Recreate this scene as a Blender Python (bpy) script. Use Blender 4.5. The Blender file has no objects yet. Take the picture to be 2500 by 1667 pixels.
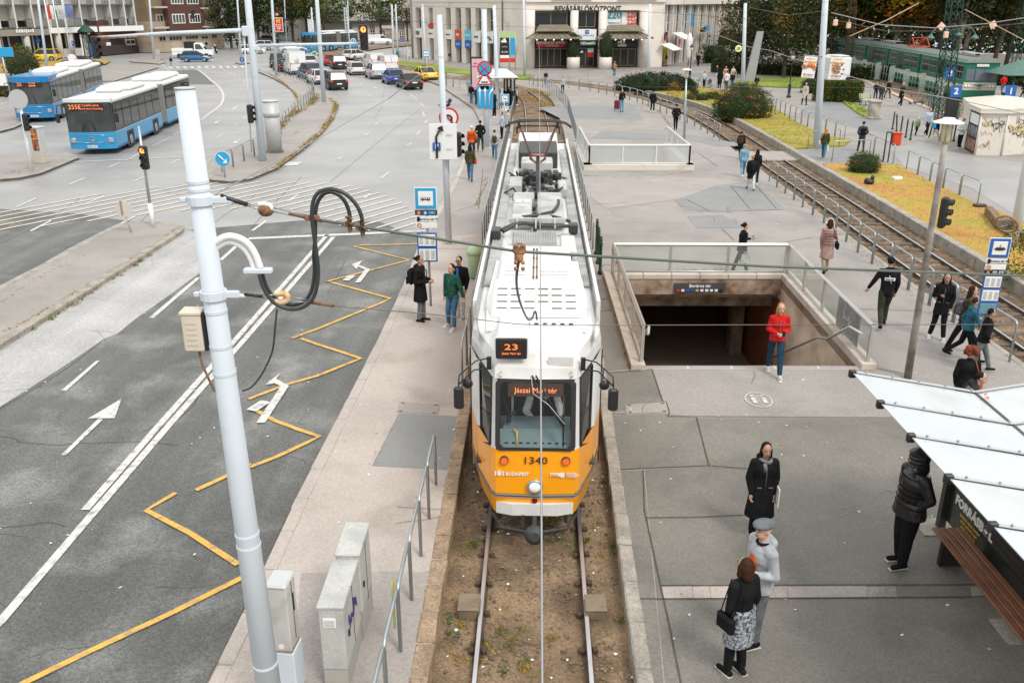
import bpy, math, random
from mathutils import Vector, Matrix
from mathutils.geometry import tessellate_polygon
Ve=Vector; cos=math.cos; sin=math.sin; ru=random.uniform; rr0=random.random; rc=random.choice
random.seed(7)
R=math.radians;PI=math.pi
sc=bpy.context.scene;COL=sc.collection; lnk=COL.objects.link
FPX=1670.0;CZ=8.05;PITCH=math.atan(628/FPX)
cam=bpy.data.cameras.new('camera');co=bpy.data.objects.new('camera',cam);lnk(co)
cam.sensor_width=36;cam.lens=36*FPX/1944;cam.shift_y=-18/1944;cam.clip_start=.1;cam.clip_end=3000
co.location=(0,0,CZ);co.rotation_euler=(PI/2-PITCH,0,0);sc.camera=co
w=bpy.data.worlds.new('World');sc.world=w;w.use_nodes=True
nt=w.node_tree;nt.nodes.clear()
SUN_EL,SUN_AZ=R(52),R(-35)
o_=nt.nodes.new('ShaderNodeOutputWorld');bg=nt.nodes.new('ShaderNodeBackground')
sky=nt.nodes.new('ShaderNodeTexSky');sky.sky_type='NISHITA';sky.sun_disc=False;sky.sun_elevation=SUN_EL;sky.sun_rotation=SUN_AZ
tc=nt.nodes.new('ShaderNodeTexCoord');nz=nt.nodes.new('ShaderNodeTexNoise');nz.inputs['Scale'].default_value=1.6;nz.inputs['Detail'].default_value=5
cr=nt.nodes.new('ShaderNodeValToRGB');cr.color_ramp.elements[0].position=.36;cr.color_ramp.elements[0].color=(7.2,7.4,7.6,1)
cr.color_ramp.elements[1].position=.62;cr.color_ramp.elements[1].color=(10.4,10.3,10.1,1)
mx=nt.nodes.new('ShaderNodeMix');mx.data_type='RGBA';mx.inputs[0].default_value=.97
nt.links.new(tc.outputs['Generated'],nz.inputs['Vector']);nt.links.new(nz.outputs['Fac'],cr.inputs[0])
nt.links.new(sky.outputs[0],mx.inputs[6]);nt.links.new(cr.outputs[0],mx.inputs[7]);sx_=nt.nodes.new('ShaderNodeSeparateXYZ');nt.links.new(tc.outputs['Generated'],sx_.inputs[0])
mr=nt.nodes.new('ShaderNodeMapRange');mr.inputs[1].default_value=0;mr.inputs[2].default_value=.9;mr.inputs[3].default_value=.72;mr.inputs[4].default_value=1.34;nt.links.new(sx_.outputs[2],mr.inputs[0])
vs_=nt.nodes.new('ShaderNodeVectorMath');vs_.operation='SCALE';nt.links.new(mx.outputs[2],vs_.inputs[0]);nt.links.new(mr.outputs[0],vs_.inputs['Scale']);nt.links.new(vs_.outputs[0],bg.inputs[0])
bg.inputs[1].default_value=.088;nt.links.new(bg.outputs[0],o_.inputs[0])
sun=bpy.data.lights.new('sun','SUN');sun.energy=1.5;sun.angle=R(16);sun.color=(1,.96,.9)
so=bpy.data.objects.new('sun',sun);lnk(so);so.rotation_euler=(PI/2-SUN_EL,0,R(180)-SUN_AZ+PI)
sc.view_settings.view_transform='Standard';sc.view_settings.look='None';sc.view_settings.gamma=1;sc.view_settings.exposure=.58
sc.view_settings.use_curve_mapping=False
sc.render.engine='CYCLES'
sc.cycles.max_bounces=6;sc.cycles.transparent_max_bounces=12
FW=Ve((0,cos(PITCH),-sin(PITCH)));UP=Ve((0,sin(PITCH),cos(PITCH)))
def ray(x,y): return FW+Ve((1,0,0))*((x-1250)/FPX)-UP*((y-833.5)/FPX)
PZ=.15
def G(x,y,z=PZ):
 d=ray(x,y);t=(z-CZ)/d.z;return Ve((d.x*t,d.y*t,z))
def Z(x,y,b):
 d=ray(x,y);t=math.hypot(b[0],b[1])/math.hypot(d.x,d.y);return CZ+d.z*t
def at(x,y,Y):
 d=ray(x,y);t=Y/d.y;return Ve((d.x*t,Y,CZ+d.z*t))
MATS={}
def mat(name,col=(.5,.5,.5),rough=.6,metal=0,var=0,scale=4,bump=0,bscale=60,dirt=None,emit=0,alpha=1,trans=0,coat=0,spec=.5,detail=4,col2=None,streak=None,speck=0):
 if name in MATS: return MATS[name]
 m=bpy.data.materials.new(name);MATS[name]=m;m.use_nodes=True;n=m.node_tree.nodes;L=m.node_tree.links
 b=n['Principled BSDF'];I=b.inputs
 c4=(col[0],col[1],col[2],1);I['Base Color'].default_value=c4;I['Roughness'].default_value=rough;I['Metallic'].default_value=metal
 I['Specular IOR Level'].default_value=spec
 if coat: I['Coat Weight'].default_value=coat;I['Coat Roughness'].default_value=.08
 if trans: I['Transmission Weight'].default_value=trans;I['IOR'].default_value=1.15
 if alpha<1: I['Alpha'].default_value=alpha
 if emit: I['Emission Color'].default_value=c4;I['Emission Strength'].default_value=emit
 geo=n.new('ShaderNodeNewGeometry')
 def mapped(v):
  mp=n.new('ShaderNodeMapping');mp.inputs['Scale'].default_value=v;L.new(geo.outputs['Position'],mp.inputs[0]);return mp.outputs[0]
 def noise(sc_,det,vec=None):
  t=n.new('ShaderNodeTexNoise');t.inputs['Scale'].default_value=sc_;t.inputs['Detail'].default_value=det
  L.new(vec or geo.outputs['Position'],t.inputs['Vector']);return t.outputs['Fac']
 def rng(f,a,b_,lo,hi):
  r=n.new('ShaderNodeMapRange');r.inputs[1].default_value=a;r.inputs[2].default_value=b_;r.inputs[3].default_value=lo;r.inputs[4].default_value=hi;L.new(f,r.inputs[0]);return r.outputs[0]
 cur=None
 def mixc(fac,A,B,mode='MIX'):
  x=n.new('ShaderNodeMix');x.data_type='RGBA';x.blend_type=mode
  if isinstance(fac,float): x.inputs[0].default_value=fac
  else: L.new(fac,x.inputs[0])
  for k,s in ((6,A),(7,B)):
   if isinstance(s,tuple): x.inputs[k].default_value=(s[0],s[1],s[2],1)
   else: L.new(s,x.inputs[k])
  return x.outputs[2]
 cur=tuple(col)
 if var or col2:
  c2=col2 or tuple(max(0,c*(1-var)) for c in col)
  cur=mixc(rng(noise(scale,detail),.36,.64,0,1),cur,tuple(c2))
 if dirt:
  cur=mixc(rng(noise(dirt[1],6),dirt[3] if len(dirt)>3 else .55,.75,0,dirt[2]),cur,tuple(dirt[0]))
 if streak:   # (direction angle, strength, scale) wear along the driving direction
  mp=n.new('ShaderNodeMapping');mp.inputs['Rotation'].default_value=(0,0,streak[0]);mp.inputs['Scale'].default_value=(1.1,.05,1);L.new(geo.outputs['Position'],mp.inputs[0])
  f=rng(noise(streak[2],4,mp.outputs[0]),.35,.65,1-streak[1],1+streak[1])
  x=n.new('ShaderNodeVectorMath');x.operation='SCALE'
  if isinstance(cur,tuple): x.inputs[0].default_value=cur
  else: L.new(cur,x.inputs[0])
  L.new(f,x.inputs['Scale']);cur=x.outputs[0]
 if speck:
  v=n.new('ShaderNodeTexVoronoi');v.inputs['Scale'].default_value=38;L.new(geo.outputs['Position'],v.inputs['Vector'])
  s=n.new('ShaderNodeSeparateColor');L.new(v.outputs['Color'],s.inputs[0])
  f=rng(s.outputs[0],0,1,1-speck,1+speck)
  x=n.new('ShaderNodeVectorMath');x.operation='SCALE'
  if isinstance(cur,tuple): x.inputs[0].default_value=cur
  else: L.new(cur,x.inputs[0])
  L.new(f,x.inputs['Scale']);cur=x.outputs[0]
 if not isinstance(cur,tuple):
  L.new(cur,I['Base Color'])
  if emit: L.new(cur,I['Emission Color'])
 if bump:
  bn=n.new('ShaderNodeBump');bn.inputs['Strength'].default_value=bump;bn.inputs['Distance'].default_value=.02
  L.new(noise(bscale,5),bn.inputs['Height']);L.new(bn.outputs[0],I['Normal'])
 return m
def glassy(name,tint=(.8,.9,.9),a=.25,rough=.05,ior=1.5):   # thin pane: mostly clear, with reflections
 if name in MATS: return MATS[name]
 m=bpy.data.materials.new(name);MATS[name]=m;m.use_nodes=True;n=m.node_tree.nodes;L=m.node_tree.links
 n.remove(n['Principled BSDF']);out=n['Material Output']
 t=n.new('ShaderNodeBsdfTransparent');t.inputs[0].default_value=(*tint,1)
 g=n.new('ShaderNodeBsdfGlossy');g.inputs['Roughness'].default_value=rough;g.inputs[0].default_value=(1,1,1,1)
 d=n.new('ShaderNodeBsdfDiffuse');d.inputs[0].default_value=(.6,.63,.6,1)
 lw_=n.new('ShaderNodeLayerWeight');lw_.inputs[0].default_value=.5;pw=n.new('ShaderNodeMath');pw.operation='POWER';pw.inputs[1].default_value=4;L.new(lw_.outputs[1],pw.inputs[0]);fr=n.new('ShaderNodeMath');fr.operation='MULTIPLY_ADD';fr.inputs[1].default_value=.8;fr.inputs[2].default_value=(ior-1)*.08;L.new(pw.outputs[0],fr.inputs[0])
 m1=n.new('ShaderNodeMixShader');m1.inputs[0].default_value=a;L.new(t.outputs[0],m1.inputs[1]);L.new(d.outputs[0],m1.inputs[2])
 m2=n.new('ShaderNodeMixShader');L.new(fr.outputs[0],m2.inputs[0]);L.new(m1.outputs[0],m2.inputs[1]);L.new(g.outputs[0],m2.inputs[2])
 L.new(m2.outputs[0],out.inputs[0]);return m
M=mat
asphalt=M('asphalt',(.10,.101,.093),.44,var=.3,scale=.3,bump=.35,bscale=55,streak=(R(2),.34,.8),speck=.34,dirt=((.27,.27,.26),.7,.6,.5))
asphalt_far=M('asphalt_pale',(.33,.328,.32),.42,var=.2,scale=.25,bump=.2,bscale=40,speck=.12,dirt=((.2,.2,.195),.3,.5))  # far asphalt: glare of the bright sky is put into this pale base colour
asphalt_old=M('asphalt_bleached',(.43,.42,.41),.6,var=.16,scale=.6,bump=.4,bscale=60,streak=(.0,.1,1),speck=.2)
asphalt_dark=M('asphalt_patch_dark',(.12,.125,.12),.6,var=.2,scale=2,bump=.3,speck=.2)
pave=M('mastic_asphalt',(.31,.285,.262),.62,var=.18,scale=.28,bump=.16,bscale=30,speck=.13,dirt=((.19,.18,.165),.9,.6,.5))
pave_near=M('mastic_asphalt_grey',(.19,.178,.152),.6,var=.22,scale=.4,bump=.22,bscale=34,speck=.16,dirt=((.11,.108,.09),1.3,.7,.5))
pave_pink=M('washed_concrete',(.45,.395,.355),.75,var=.14,scale=.5,bump=.4,bscale=45,speck=.1,dirt=((.27,.22,.18),.8,.7,.53))
pave_blue=M('asphalt_patch_blue',(.23,.235,.232),.6,var=.12,scale=.8,bump=.15,speck=.1)
pave_warm=M('asphalt_patch_warm',(.34,.305,.28),.65,var=.12,scale=.8,bump=.15,speck=.12)
joint_m=M('joint_dirt',(.10,.08,.06),.9,var=.4,scale=6)
weed_m=M('weeds',(.42,.27,.03),.9,col2=(.16,.2,.02),scale=5)
kerb_m=M('kerb_granite',(.36,.33,.28),.75,var=.3,scale=2.5,bump=.5,bscale=40,speck=.2)
kerb_warm=M('kerb_weathered',(.36,.26,.17),.8,var=.35,scale=3,bump=.6,bscale=30,speck=.25)
soil=M('track_soil',(.25,.17,.10),.95,col2=(.10,.065,.038),scale=1.1,bump=1.0,bscale=14,detail=9,speck=.3,dirt=((.12,.12,.02),2.2,.7,.6))
stone_m=M('ballast_stone',(.25,.19,.14),.9,col2=(.09,.065,.045),scale=5)
grass_m=M('lawn',(.40,.28,.05),.95,col2=(.40,.20,.05),scale=.35,bump=1.0,bscale=25,detail=9,speck=.35,dirt=((.22,.30,.03),.3,.9,.48))
grass_y=M('lawn_yellow',(.36,.27,.05),.95,col2=(.2,.24,.03),scale=.3,bump=1,bscale=25,speck=.3,dirt=((.42,.24,.05),.3,.8,.52))
grass_g=M('lawn_green',(.13,.2,.02),.95,col2=(.24,.28,.03),scale=.3,bump=.8,bscale=20,speck=.3)
white_paint=M('road_paint_white',(.56,.55,.52),.6,dirt=((.17,.17,.165),7,.9,.5),bump=.1)
cream_paint=M('road_paint_cream',(.62,.56,.46),.6,dirt=((.33,.33,.32),3,.9,.5))
yellow_paint=M('road_paint_yellow',(.66,.38,.07),.6,dirt=((.19,.16,.12),6,.9,.49),var=.1,scale=3,speck=.12)
rail_top=M('rail_steel',(.62,.62,.64),.28,.9,var=.1,scale=2)
rail_side=M('rail_rust',(.11,.07,.045),.85,var=.4,scale=6)
galv=M('galvanised_steel',(.42,.47,.49),.42,.75,var=.15,scale=3)
pole_m=M('painted_pole',(.60,.66,.71),.8,var=.05,scale=1.2,dirt=((.42,.42,.4),3,.5,.62),bump=.03)
pole_grey=M('lamp_pole_concrete',(.42,.38,.34),.8,col2=(.16,.145,.13),scale=1.8,bump=.5)
black_m=M('black_plastic',(.018,.018,.018),.45)
rubber=M('rubber',(.02,.02,.02),.8)
cable_m=M('cable_black',(.03,.037,.037),.45)
wire_m=M('wire_copper',(.16,.13,.11),.5,.6)
wire_lt=M('wire_steel',(.42,.42,.42),.4,.8)
wire_gr=M('feeder_cable',(.09,.11,.09),.5)
rust_m=M('rusty_fitting',(.26,.13,.06),.8,col2=(.1,.055,.03),scale=25)
white_m=M('white_enamel',(.8,.8,.79),.35)
sign_w=M('sign_white',(.8,.8,.79),.4,var=.03)
sign_b=M('sign_blue',(.015,.12,.42),.35)
sign_lb=M('sign_light_blue',(.02,.33,.62),.35)
sign_r=M('sign_red',(.62,.03,.02),.35)
sign_k=M('sign_black',(.012,.012,.014),.4)
dglass=M('dark_glass',(.022,.028,.03),.12,0,spec=.5,var=.3,scale=.8)
bglass=M('window_glass',(.05,.06,.06),.05,0,spec=.9,var=.5,scale=.25)
green_m=M('green_paint',(.01,.055,.035),.5,var=.2,scale=3)
lgreen=M('verdigris_paint',(.07,.17,.14),.5,var=.2,scale=3)
def tag(o,label=None,cat=None,group=None,kind=None):
 if label: o['label']=label
 if cat: o['category']=cat
 if group: o['group']=group
 if kind: o['kind']=kind
 return o
def tH(name,label,cat,loc=(0,0,0),rz=0,group=None):
 o=bpy.data.objects.new(name,None);lnk(o);o.empty_display_size=.2
 o.location=loc;o.rotation_euler=(0,0,rz);return tag(o,label,cat,group)
def link(name,me,parent=None):
 o=bpy.data.objects.new(name,me);lnk(o)
 if parent is not None: o.parent=parent
 return o
class MB:
 def __init__(s): s.v=[];s.f=[];s.m=[];s.sm=[]
 def add(s,vs,fs,mi=0,smooth=False):
  b=len(s.v);s.v+= [tuple(v) for v in vs];s.f+=[tuple(i+b for i in f) for f in fs];s.m+=[mi]*len(fs);s.sm+=[smooth]*len(fs);return s
 def box(s,c,d,rz=0,mi=0,M_=None):
  x,y,z=d[0]/2,d[1]/2,d[2]/2;ca,sa=cos(rz),sin(rz)
  vs=[]
  for dx,dy,dz in ((-x,-y,-z),(x,-y,-z),(x,y,-z),(-x,y,-z),(-x,-y,z),(x,-y,z),(x,y,z),(-x,y,z)):
   p=Ve((dx*ca-dy*sa,dx*sa+dy*ca,dz))
   if M_: p=M_@Ve((dx,dy,dz))
   vs.append(p+Ve(c))
  return s.add(vs,[(0,3,2,1),(4,5,6,7),(0,1,5,4),(1,2,6,5),(2,3,7,6),(3,0,4,7)],mi)
 def bb(s,c,d,bev=.02,rz=0,mi=0):   # bevelled box: chamfered vertical and top edges
  x,y,z=d[0]/2,d[1]/2,d[2]/2;b=min(bev,x*.9,y*.9,z*.9);ca,sa=cos(rz),sin(rz)
  def ring(ix,iy,zz,bb):
   pts=[(-ix+bb,-iy),(ix-bb,-iy),(ix,-iy+bb),(ix,iy-bb),(ix-bb,iy),(-ix+bb,iy),(-ix,iy-bb),(-ix,-iy+bb)]
   return [(p[0]*ca-p[1]*sa+c[0],p[0]*sa+p[1]*ca+c[1],zz+c[2]) for p in pts]
  rs=[ring(x-b,y-b,-z,b*.5),ring(x,y,-z+b,b),ring(x,y,z-b,b),ring(x-b,y-b,z,b*.5)]
  vs=sum(rs,[]);fs=[tuple(reversed(range(8))),tuple(range(24,32))]
  for k in range(3):
   for i in range(8): fs.append((k*8+i,k*8+(i+1)%8,k*8+8+(i+1)%8,k*8+8+i))
  return s.add(vs,fs,mi)
 def tb(s,pts,r,n=6,mi=0,cap=True,smooth=True):
  pts=[Ve(p) for p in pts];k=len(pts);rs=r if isinstance(r,(list,tuple)) else [r]*k
  vs=[];prev=None
  for i,p in enumerate(pts):
   t=(pts[min(i+1,k-1)]-pts[max(i-1,0)]).normalized()
   if t.length<1e-6: t=Ve((0,0,1))
   if prev is None:
    a=Ve((0,0,1)) if abs(t.z)<.9 else Ve((1,0,0));u=t.cross(a).normalized()
   else:
    u=(prev-t*prev.dot(t)).normalized()
   prev=u;w_=t.cross(u)
   for j in range(n):
    an=2*PI*j/n;vs.append(p+(u*cos(an)+w_*sin(an))*rs[i])
  fs=[]
  for i in range(k-1):
   for j in range(n): fs.append((i*n+j,i*n+(j+1)%n,(i+1)*n+(j+1)%n,(i+1)*n+j))
  s.add(vs,fs,mi,smooth)
  if cap: 
   b=len(s.v)-k*n
   s.f+=[tuple(b+j for j in reversed(range(n))),tuple(b+(k-1)*n+j for j in range(n))];s.m+=[mi,mi];s.sm+=[False,False]
  return s
 def cyl(s,a,b,r0,r1=None,n=10,mi=0): return s.tb([a,b],[r0,r0 if r1 is None else r1],n,mi)
 def la(s,prof,n=12,c=(0,0,0),mi=0,smooth=True):
  vs=[];k=len(prof)
  for r,z in prof:
   for j in range(n):
    an=2*PI*j/n;vs.append((c[0]+r*cos(an),c[1]+r*sin(an),c[2]+z))
  fs=[(i*n+j,i*n+(j+1)%n,(i+1)*n+(j+1)%n,(i+1)*n+j) for i in range(k-1) for j in range(n)]
  fs+= [tuple(reversed(range(n))),tuple((k-1)*n+j for j in range(n))]
  s.add(vs,fs,mi,smooth);s.sm[-1]=s.sm[-2]=False;return s
 def ball(s,c,r,n=8,mi=0,R_=None):
  rx,ry,rz=(r,r,r) if isinstance(r,(int,float)) else r
  vs=[];m=n//2+1
  vs.append(Ve((0,0,-rz)))
  for i in range(1,m):
   ph=-PI/2+PI*i/m
   for j in range(n):
    an=2*PI*j/n;vs.append(Ve((rx*cos(ph)*cos(an),ry*cos(ph)*sin(an),rz*sin(ph))))
  vs.append(Ve((0,0,rz)))
  fs=[(0,1+(j+1)%n,1+j) for j in range(n)]
  for i in range(m-2):
   for j in range(n): fs.append((1+i*n+j,1+i*n+(j+1)%n,1+(i+1)*n+(j+1)%n,1+(i+1)*n+j))
  t=len(vs)-1;fs+=[(t,1+(m-2)*n+j,1+(m-2)*n+(j+1)%n) for j in range(n)]
  if R_: vs=[R_@v for v in vs]
  return s.add([v+Ve(c) for v in vs],fs,mi,True)
 def poly(s,pts,mi=0): return s.add(pts,[tuple(range(len(pts)))],mi)
 def tess(s,loops,z,mi=0,flip=False):   # polygon (with holes) at height z
  L3=[[Ve((p[0],p[1],0)) for p in l] for l in loops];fl=[p for l in L3 for p in l]
  tr=tessellate_polygon(L3);fs=[]
  for t in tr:
   a,b,c=[fl[i] for i in t]
   fs.append(t if ((b-a).cross(c-a).z>0)!=flip else (t[0],t[2],t[1]))
  return s.add([(p.x,p.y,z) for p in fl],fs,mi)
 def prism(s,loop,z0,z1,mi=0,side=None,holes=()):
  s.tess([loop]+list(holes),z1,mi)
  for l in [loop]+list(holes):
   n=len(l);s.add([(p[0],p[1],z0) for p in l]+[(p[0],p[1],z1) for p in l],[(i,(i+1)%n,n+(i+1)%n,n+i) for i in range(n)],mi if side is None else side)
  return s
 def band(s,pts,w,z,mi=0):   # flat ribbon of width w
  pts=[Ve((p[0],p[1],0)) for p in pts];vs=[];k=len(pts)
  for i,p in enumerate(pts):
   t=(pts[min(i+1,k-1)]-pts[max(i-1,0)]).normalized();nn=Ve((-t.y,t.x,0))
   ww=w[i] if isinstance(w,list) else w
   vs+=[(p+nn*ww/2)+Ve((0,0,z)),(p-nn*ww/2)+Ve((0,0,z))]
  return s.add(vs,[(2*i,2*i+1,2*i+3,2*i+2) for i in range(k-1)],mi)
 def o(s,name,ms,parent=None,label=None,**kw):
  me=bpy.data.meshes.new(name);me.from_pydata(s.v,[],s.f)
  for m_ in (ms if isinstance(ms,(list,tuple)) else [ms]): me.materials.append(m_)
  me.polygons.foreach_set('material_index',s.m);me.polygons.foreach_set('use_smooth',s.sm);me.update()
  o=link(name,me,parent)
  if label or kw: tag(o,label,**kw)
  return o
def stc(name,mb,ms,label=None): return mb.o(name,ms,None,label,kind='structure')
def tX(s,size,m,parent,loc,rot=(PI/2,0,0),ext=.004,name='lettering',align='CENTER',sx=1,bold=0):
 if not s: return
 if s[0]=='~':   # print too small to read in the photograph: rows of tiny letter-like marks
  mb=MB();x=0;rn=random.Random(s);ws_=[int(c) for c in s[1:].split(',')]
  for n_ in ws_:
   for _ in range(n_):
    w1=size*rn.uniform(.28,.5);mb.box((x+w1/2,rn.choice((0,0,size*.05)),0),(w1*.8,size*rn.choice((.5,.5,.68)),ext*2+.001));x+=w1+size*.08
   x+=size*.3
  mb.v=[(v[0]-(x/2 if align=='CENTER' else 0),v[1],v[2]) for v in mb.v]
  o=mb.o('print',m,parent);o.location=loc;o.rotation_euler=rot;o.scale=(sx,1,1);return o
 cu=bpy.data.curves.new('t','FONT');cu.body=s;cu.size=size;cu.extrude=ext;cu.align_x=align;cu.align_y='CENTER';cu.resolution_u=2;cu.offset=bold
 ob=bpy.data.objects.new('t',cu);me=bpy.data.meshes.new_from_object(ob);bpy.data.objects.remove(ob)
 me.materials.clear();me.materials.append(m)
 o=link(name,me,parent);o.location=loc;o.rotation_euler=rot;o.scale=(sx,1,1);return o
def rsm(pts,step):
 pts=[Ve(p) for p in pts];out=[pts[0].copy()];d=0;acc=step
 for a,b in zip(pts,pts[1:]):
  l=(b-a).length
  while acc<=d+l+1e-9:
   out.append(a+(b-a)*((acc-d)/l));acc+=step
  d+=l
 return out
def smp(pts,it=2):
 pts=[Ve(p) for p in pts]
 for _ in range(it):
  q=[pts[0]]
  for a,b in zip(pts,pts[1:]): q+=[a*.75+b*.25,a*.25+b*.75]
  q.append(pts[-1]);pts=q
 return pts
def GP(px,z=PZ): return [G(x,y,z) for x,y in px]
# ================================================================ GROUND
def xc(y): return .01+.0288*y
main_c=[(xc(y),y) for y in (-10,0,10,20,30,40,50,60)]+[(1.78,70),(1.75,77),(1.3,83),(.2,89),(-2.2,95),(-5.5,99.5)]
right_c=[(13.35,-10),(13.35,8),(13.37,22),(13.55,30),(13.8,37),(13.9,45),(14.1,52),(14.25,60),(14.1,68),(13.3,75),(11.2,83),(7.8,91),(3.5,97),(-1,100.5),(-5.5,103)]
main_s=smp([(x,y,0) for x,y in main_c],2);right_s=smp([(x,y,0) for x,y in right_c],2)
def offs(path,d,ymax):
 out=[];k=len(path)
 for i,p in enumerate(path):
  if p.y>ymax: break
  t=(path[min(i+1,k-1)]-path[max(i-1,0)]).normalized();dd=d(p.y) if callable(d) else d
  out.append((p.x+t.y*dd,p.y-t.x*dd))
 return out
tw=offs(main_s,lambda y:-1.31-.006*max(0,y-8),86);te=offs(main_s,lambda y:1.29+.010*max(0,min(y,50)-10),86)
rw=offs(right_s,-1.45,84);re_=offs(right_s,1.55,84)
kerb_px=[(672,1497),(742,1357),(831,1167),(915,1003),(999,840),(1048,735),(1077,656),(1109,599),(1139,548),(1160,497),(1180,458),(1188,430),(1177,408),(1147,388),(1111,364),(1075,351),(1030,340),(985,328),(975,318)]
kerbw=[Ve((-4.0,-10,PZ)),Ve((-3.95,2,PZ))]+[G(x,y) for x,y in kerb_px]
pit1=[(3.02,18.62),(8.02,18.62),(8.22,25.6),(3.12,25.9)]
pit2=[(3.95,44.6),(8.75,44.6),(8.75,51.2),(3.95,51.2)]
mb=MB();mb.tess([[(-500,-60),(500,-60),(500,700),(-500,700)],pit1[::-1],pit2[::-1]],-.14);stc('ground',mb,asphalt_far,'grey asphalt base ground around the square')
rd=[(-500,-60),(-3.7,-60),(-3.7,2)]+[(p.x+.3,p.y) for p in kerbw[2:]]+[(-14,150),(20,300),(-500,600)]
mb=MB();
near=[(-60,-60),(-3.7,-60)]+[(p.x+.3,p.y) for p in kerbw[1:9]]+[tuple(G(1000,625,0)[:2]),tuple(G(850,622,0)[:2]),tuple(G(640,640,0)[:2]),tuple(G(430,610,0)[:2]),tuple(G(278,600,0)[:2]),(-80,34)]
mb.tess([rd],0);stc('road',mb,asphalt_far,'pale worn asphalt road curving through the square')
mb=MB();mb.tess([near],.004);stc('road_surface',mb,asphalt,'darker asphalt lanes in the foreground')
mb=MB();mb.tess([[tuple(G(x,y,0)[:2]) for x,y in [(640,642),(664,652),(690,660),(655,724),(600,764),(536,809),(500,838),(474,848),(419,886),(330,944),(278,976),(150,1062),(0,1165),(-160,1160),(-160,1030),(0,990),(278,850),(450,742),(621,636)]]],.009);stc('road_patch',mb,asphalt_old,'bleached pale strip of road beside the long traffic island')
mb=MB();mb.tess([[tuple(G(x,y,0)[:2]) for x,y in [(607,339),(650,334),(682,359),(690,364),(625,364)]]],.006);stc('road_patch',mb,asphalt_dark,'dark bus lane patch between the two BUS markings')
outer=[(p.x,p.y) for p in kerbw[:1]]+[tw[0]]+tw+te[::-1]+[rw[0]]+rw+re_[::-1]+[(200,-10),(200,420),(-2,420),(-12,185)]+[tuple(G(1064,296)[:2]),tuple(G(1045,300)[:2]),tuple(G(990,312)[:2])]+[(p.x,p.y) for p in kerbw[:0:-1]]
cl=[outer[0]]
for p in outer[1:]:
 if (Ve(p)-Ve(cl[-1])).length>.01: cl.append(p)
mb=MB();mb.prism(cl,-.14,PZ,0,1,[pit1[::-1],pit2[::-1]]);pavement=stc('pavement',mb,[pave,kerb_warm],'mastic asphalt pavement and tram platforms')
E4=.004
SHN=[0]
def sheet(px,m,name,lab,z=PZ+E4):
 SHN[0]+=1;z+=SHN[0]*.0003;mb=MB();mb.tess([[tuple(G(x,y,PZ)[:2]) for x,y in px]],z);return stc(name,mb,m,lab)
wp=[(p[0]-.02,p[1]) for p in tw if p[1]<33.5][::-1]
mb=MB();mb.tess([[(kerbw[0].x+.22,kerbw[0].y)]+[wp[-1]]+wp[::-1]+[(p.x+.22,p.y) for p in kerbw[8:1:-1] if p.y<33.6]],PZ+E4);stc('platform_surface',mb,pave_pink,'pinkish washed concrete of the western platform')
sheet([(1035,988),(1152,994),(1131,1095),(984,1088)],pave_blue,'asphalt_patch','blue grey asphalt patch beside the tram front',PZ+.008)
sheet([(850,1291),(1000,1288),(1080,1290),(1120,1280),(1095,1372),(1076,1420),(1040,1667),(700,1667),(800,1500),(838,1430)],pave_warm,'asphalt_patch','grey brown asphalt around the cabinets',PZ+.008)
sheet([(1430,910),(1515,905),(1536,965),(1430,989)],pave_near,'asphalt_patch','stained grey panel in front of the stair ledge')
sheet([(1430,992),(1547,989),(1600,995),(1623,1087),(1504,1093),(1447,1095)],pave_near,'asphalt_patch','grey panel below the access cover')
sheet([(1602,997),(1967,998),(2300,1000),(2700,1000),(3300,1700),(1560,1700),(1502,1095),(1625,1089)],pave_near,'asphalt_patch','dark grey asphalt of the near platform')
sheet([(1447,1098),(1500,1096),(1556,1700),(1500,1700),(1487,1500)],pave_near,'asphalt_patch','long grey strip beside the platform kerb')
sheet([(1380,740),(1400,737),(1435,730),(1468,800),(1505,900),(1428,908),(1410,760)],pave_near,'asphalt_patch','narrow dark path between tram and stair ledge')
sheet([(1300,408),(1345,430),(1500,430),(1480,405),(1370,404)],pave_blue,'asphalt_patch','large grey asphalt field near the suitcase woman')
sheet([(1600,558),(1720,557),(1770,602),(1640,605),(1576,602),(1560,582)],pave_blue,'asphalt_patch','grey asphalt patch right of the far stairs')
sheet([(1582,615),(1650,611),(1690,636),(1600,637)],pave_blue,'asphalt_patch','small grey patch behind the near stairs')
sheet([(1870,390),(1800,410),(1795,421),(1900,447),(1990,462),(1975,448),(1935,428),(1895,405)],pave_blue,'asphalt_patch','grey path on the square behind the lawns')
sheet([(1795,487),(1900,484),(1905,497),(1930,505),(1853,513),(1785,497)],pave_blue,'asphalt_patch','grey path crossing between the lawns')
sheet([(1970,490),(2030,470),(2110,500),(2300,520),(2500,600),(2500,700),(2250,640),(2120,560),(1995,520)],asphalt_far,'asphalt_patch','grey asphalt square in front of the kiosk')
sheet([(1420,452),(1600,461),(1700,480),(1640,482),(1590,470),(1560,470),(1400,466)],pave_blue,'asphalt_patch','grey band beyond the far stairs')
sheet([(1375,540),(1540,538),(1720,548),(1640,556),(1560,583),(1430,600),(1395,575)],pave_warm,'asphalt_patch','warm asphalt field on the middle platform')
J=MB();WD=MB();C_=MB()
def joint(px,w=.02,z=PZ+.019): J.band([(G(x,y).x,G(x,y).y,0) for x,y in px],w,z)
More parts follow.
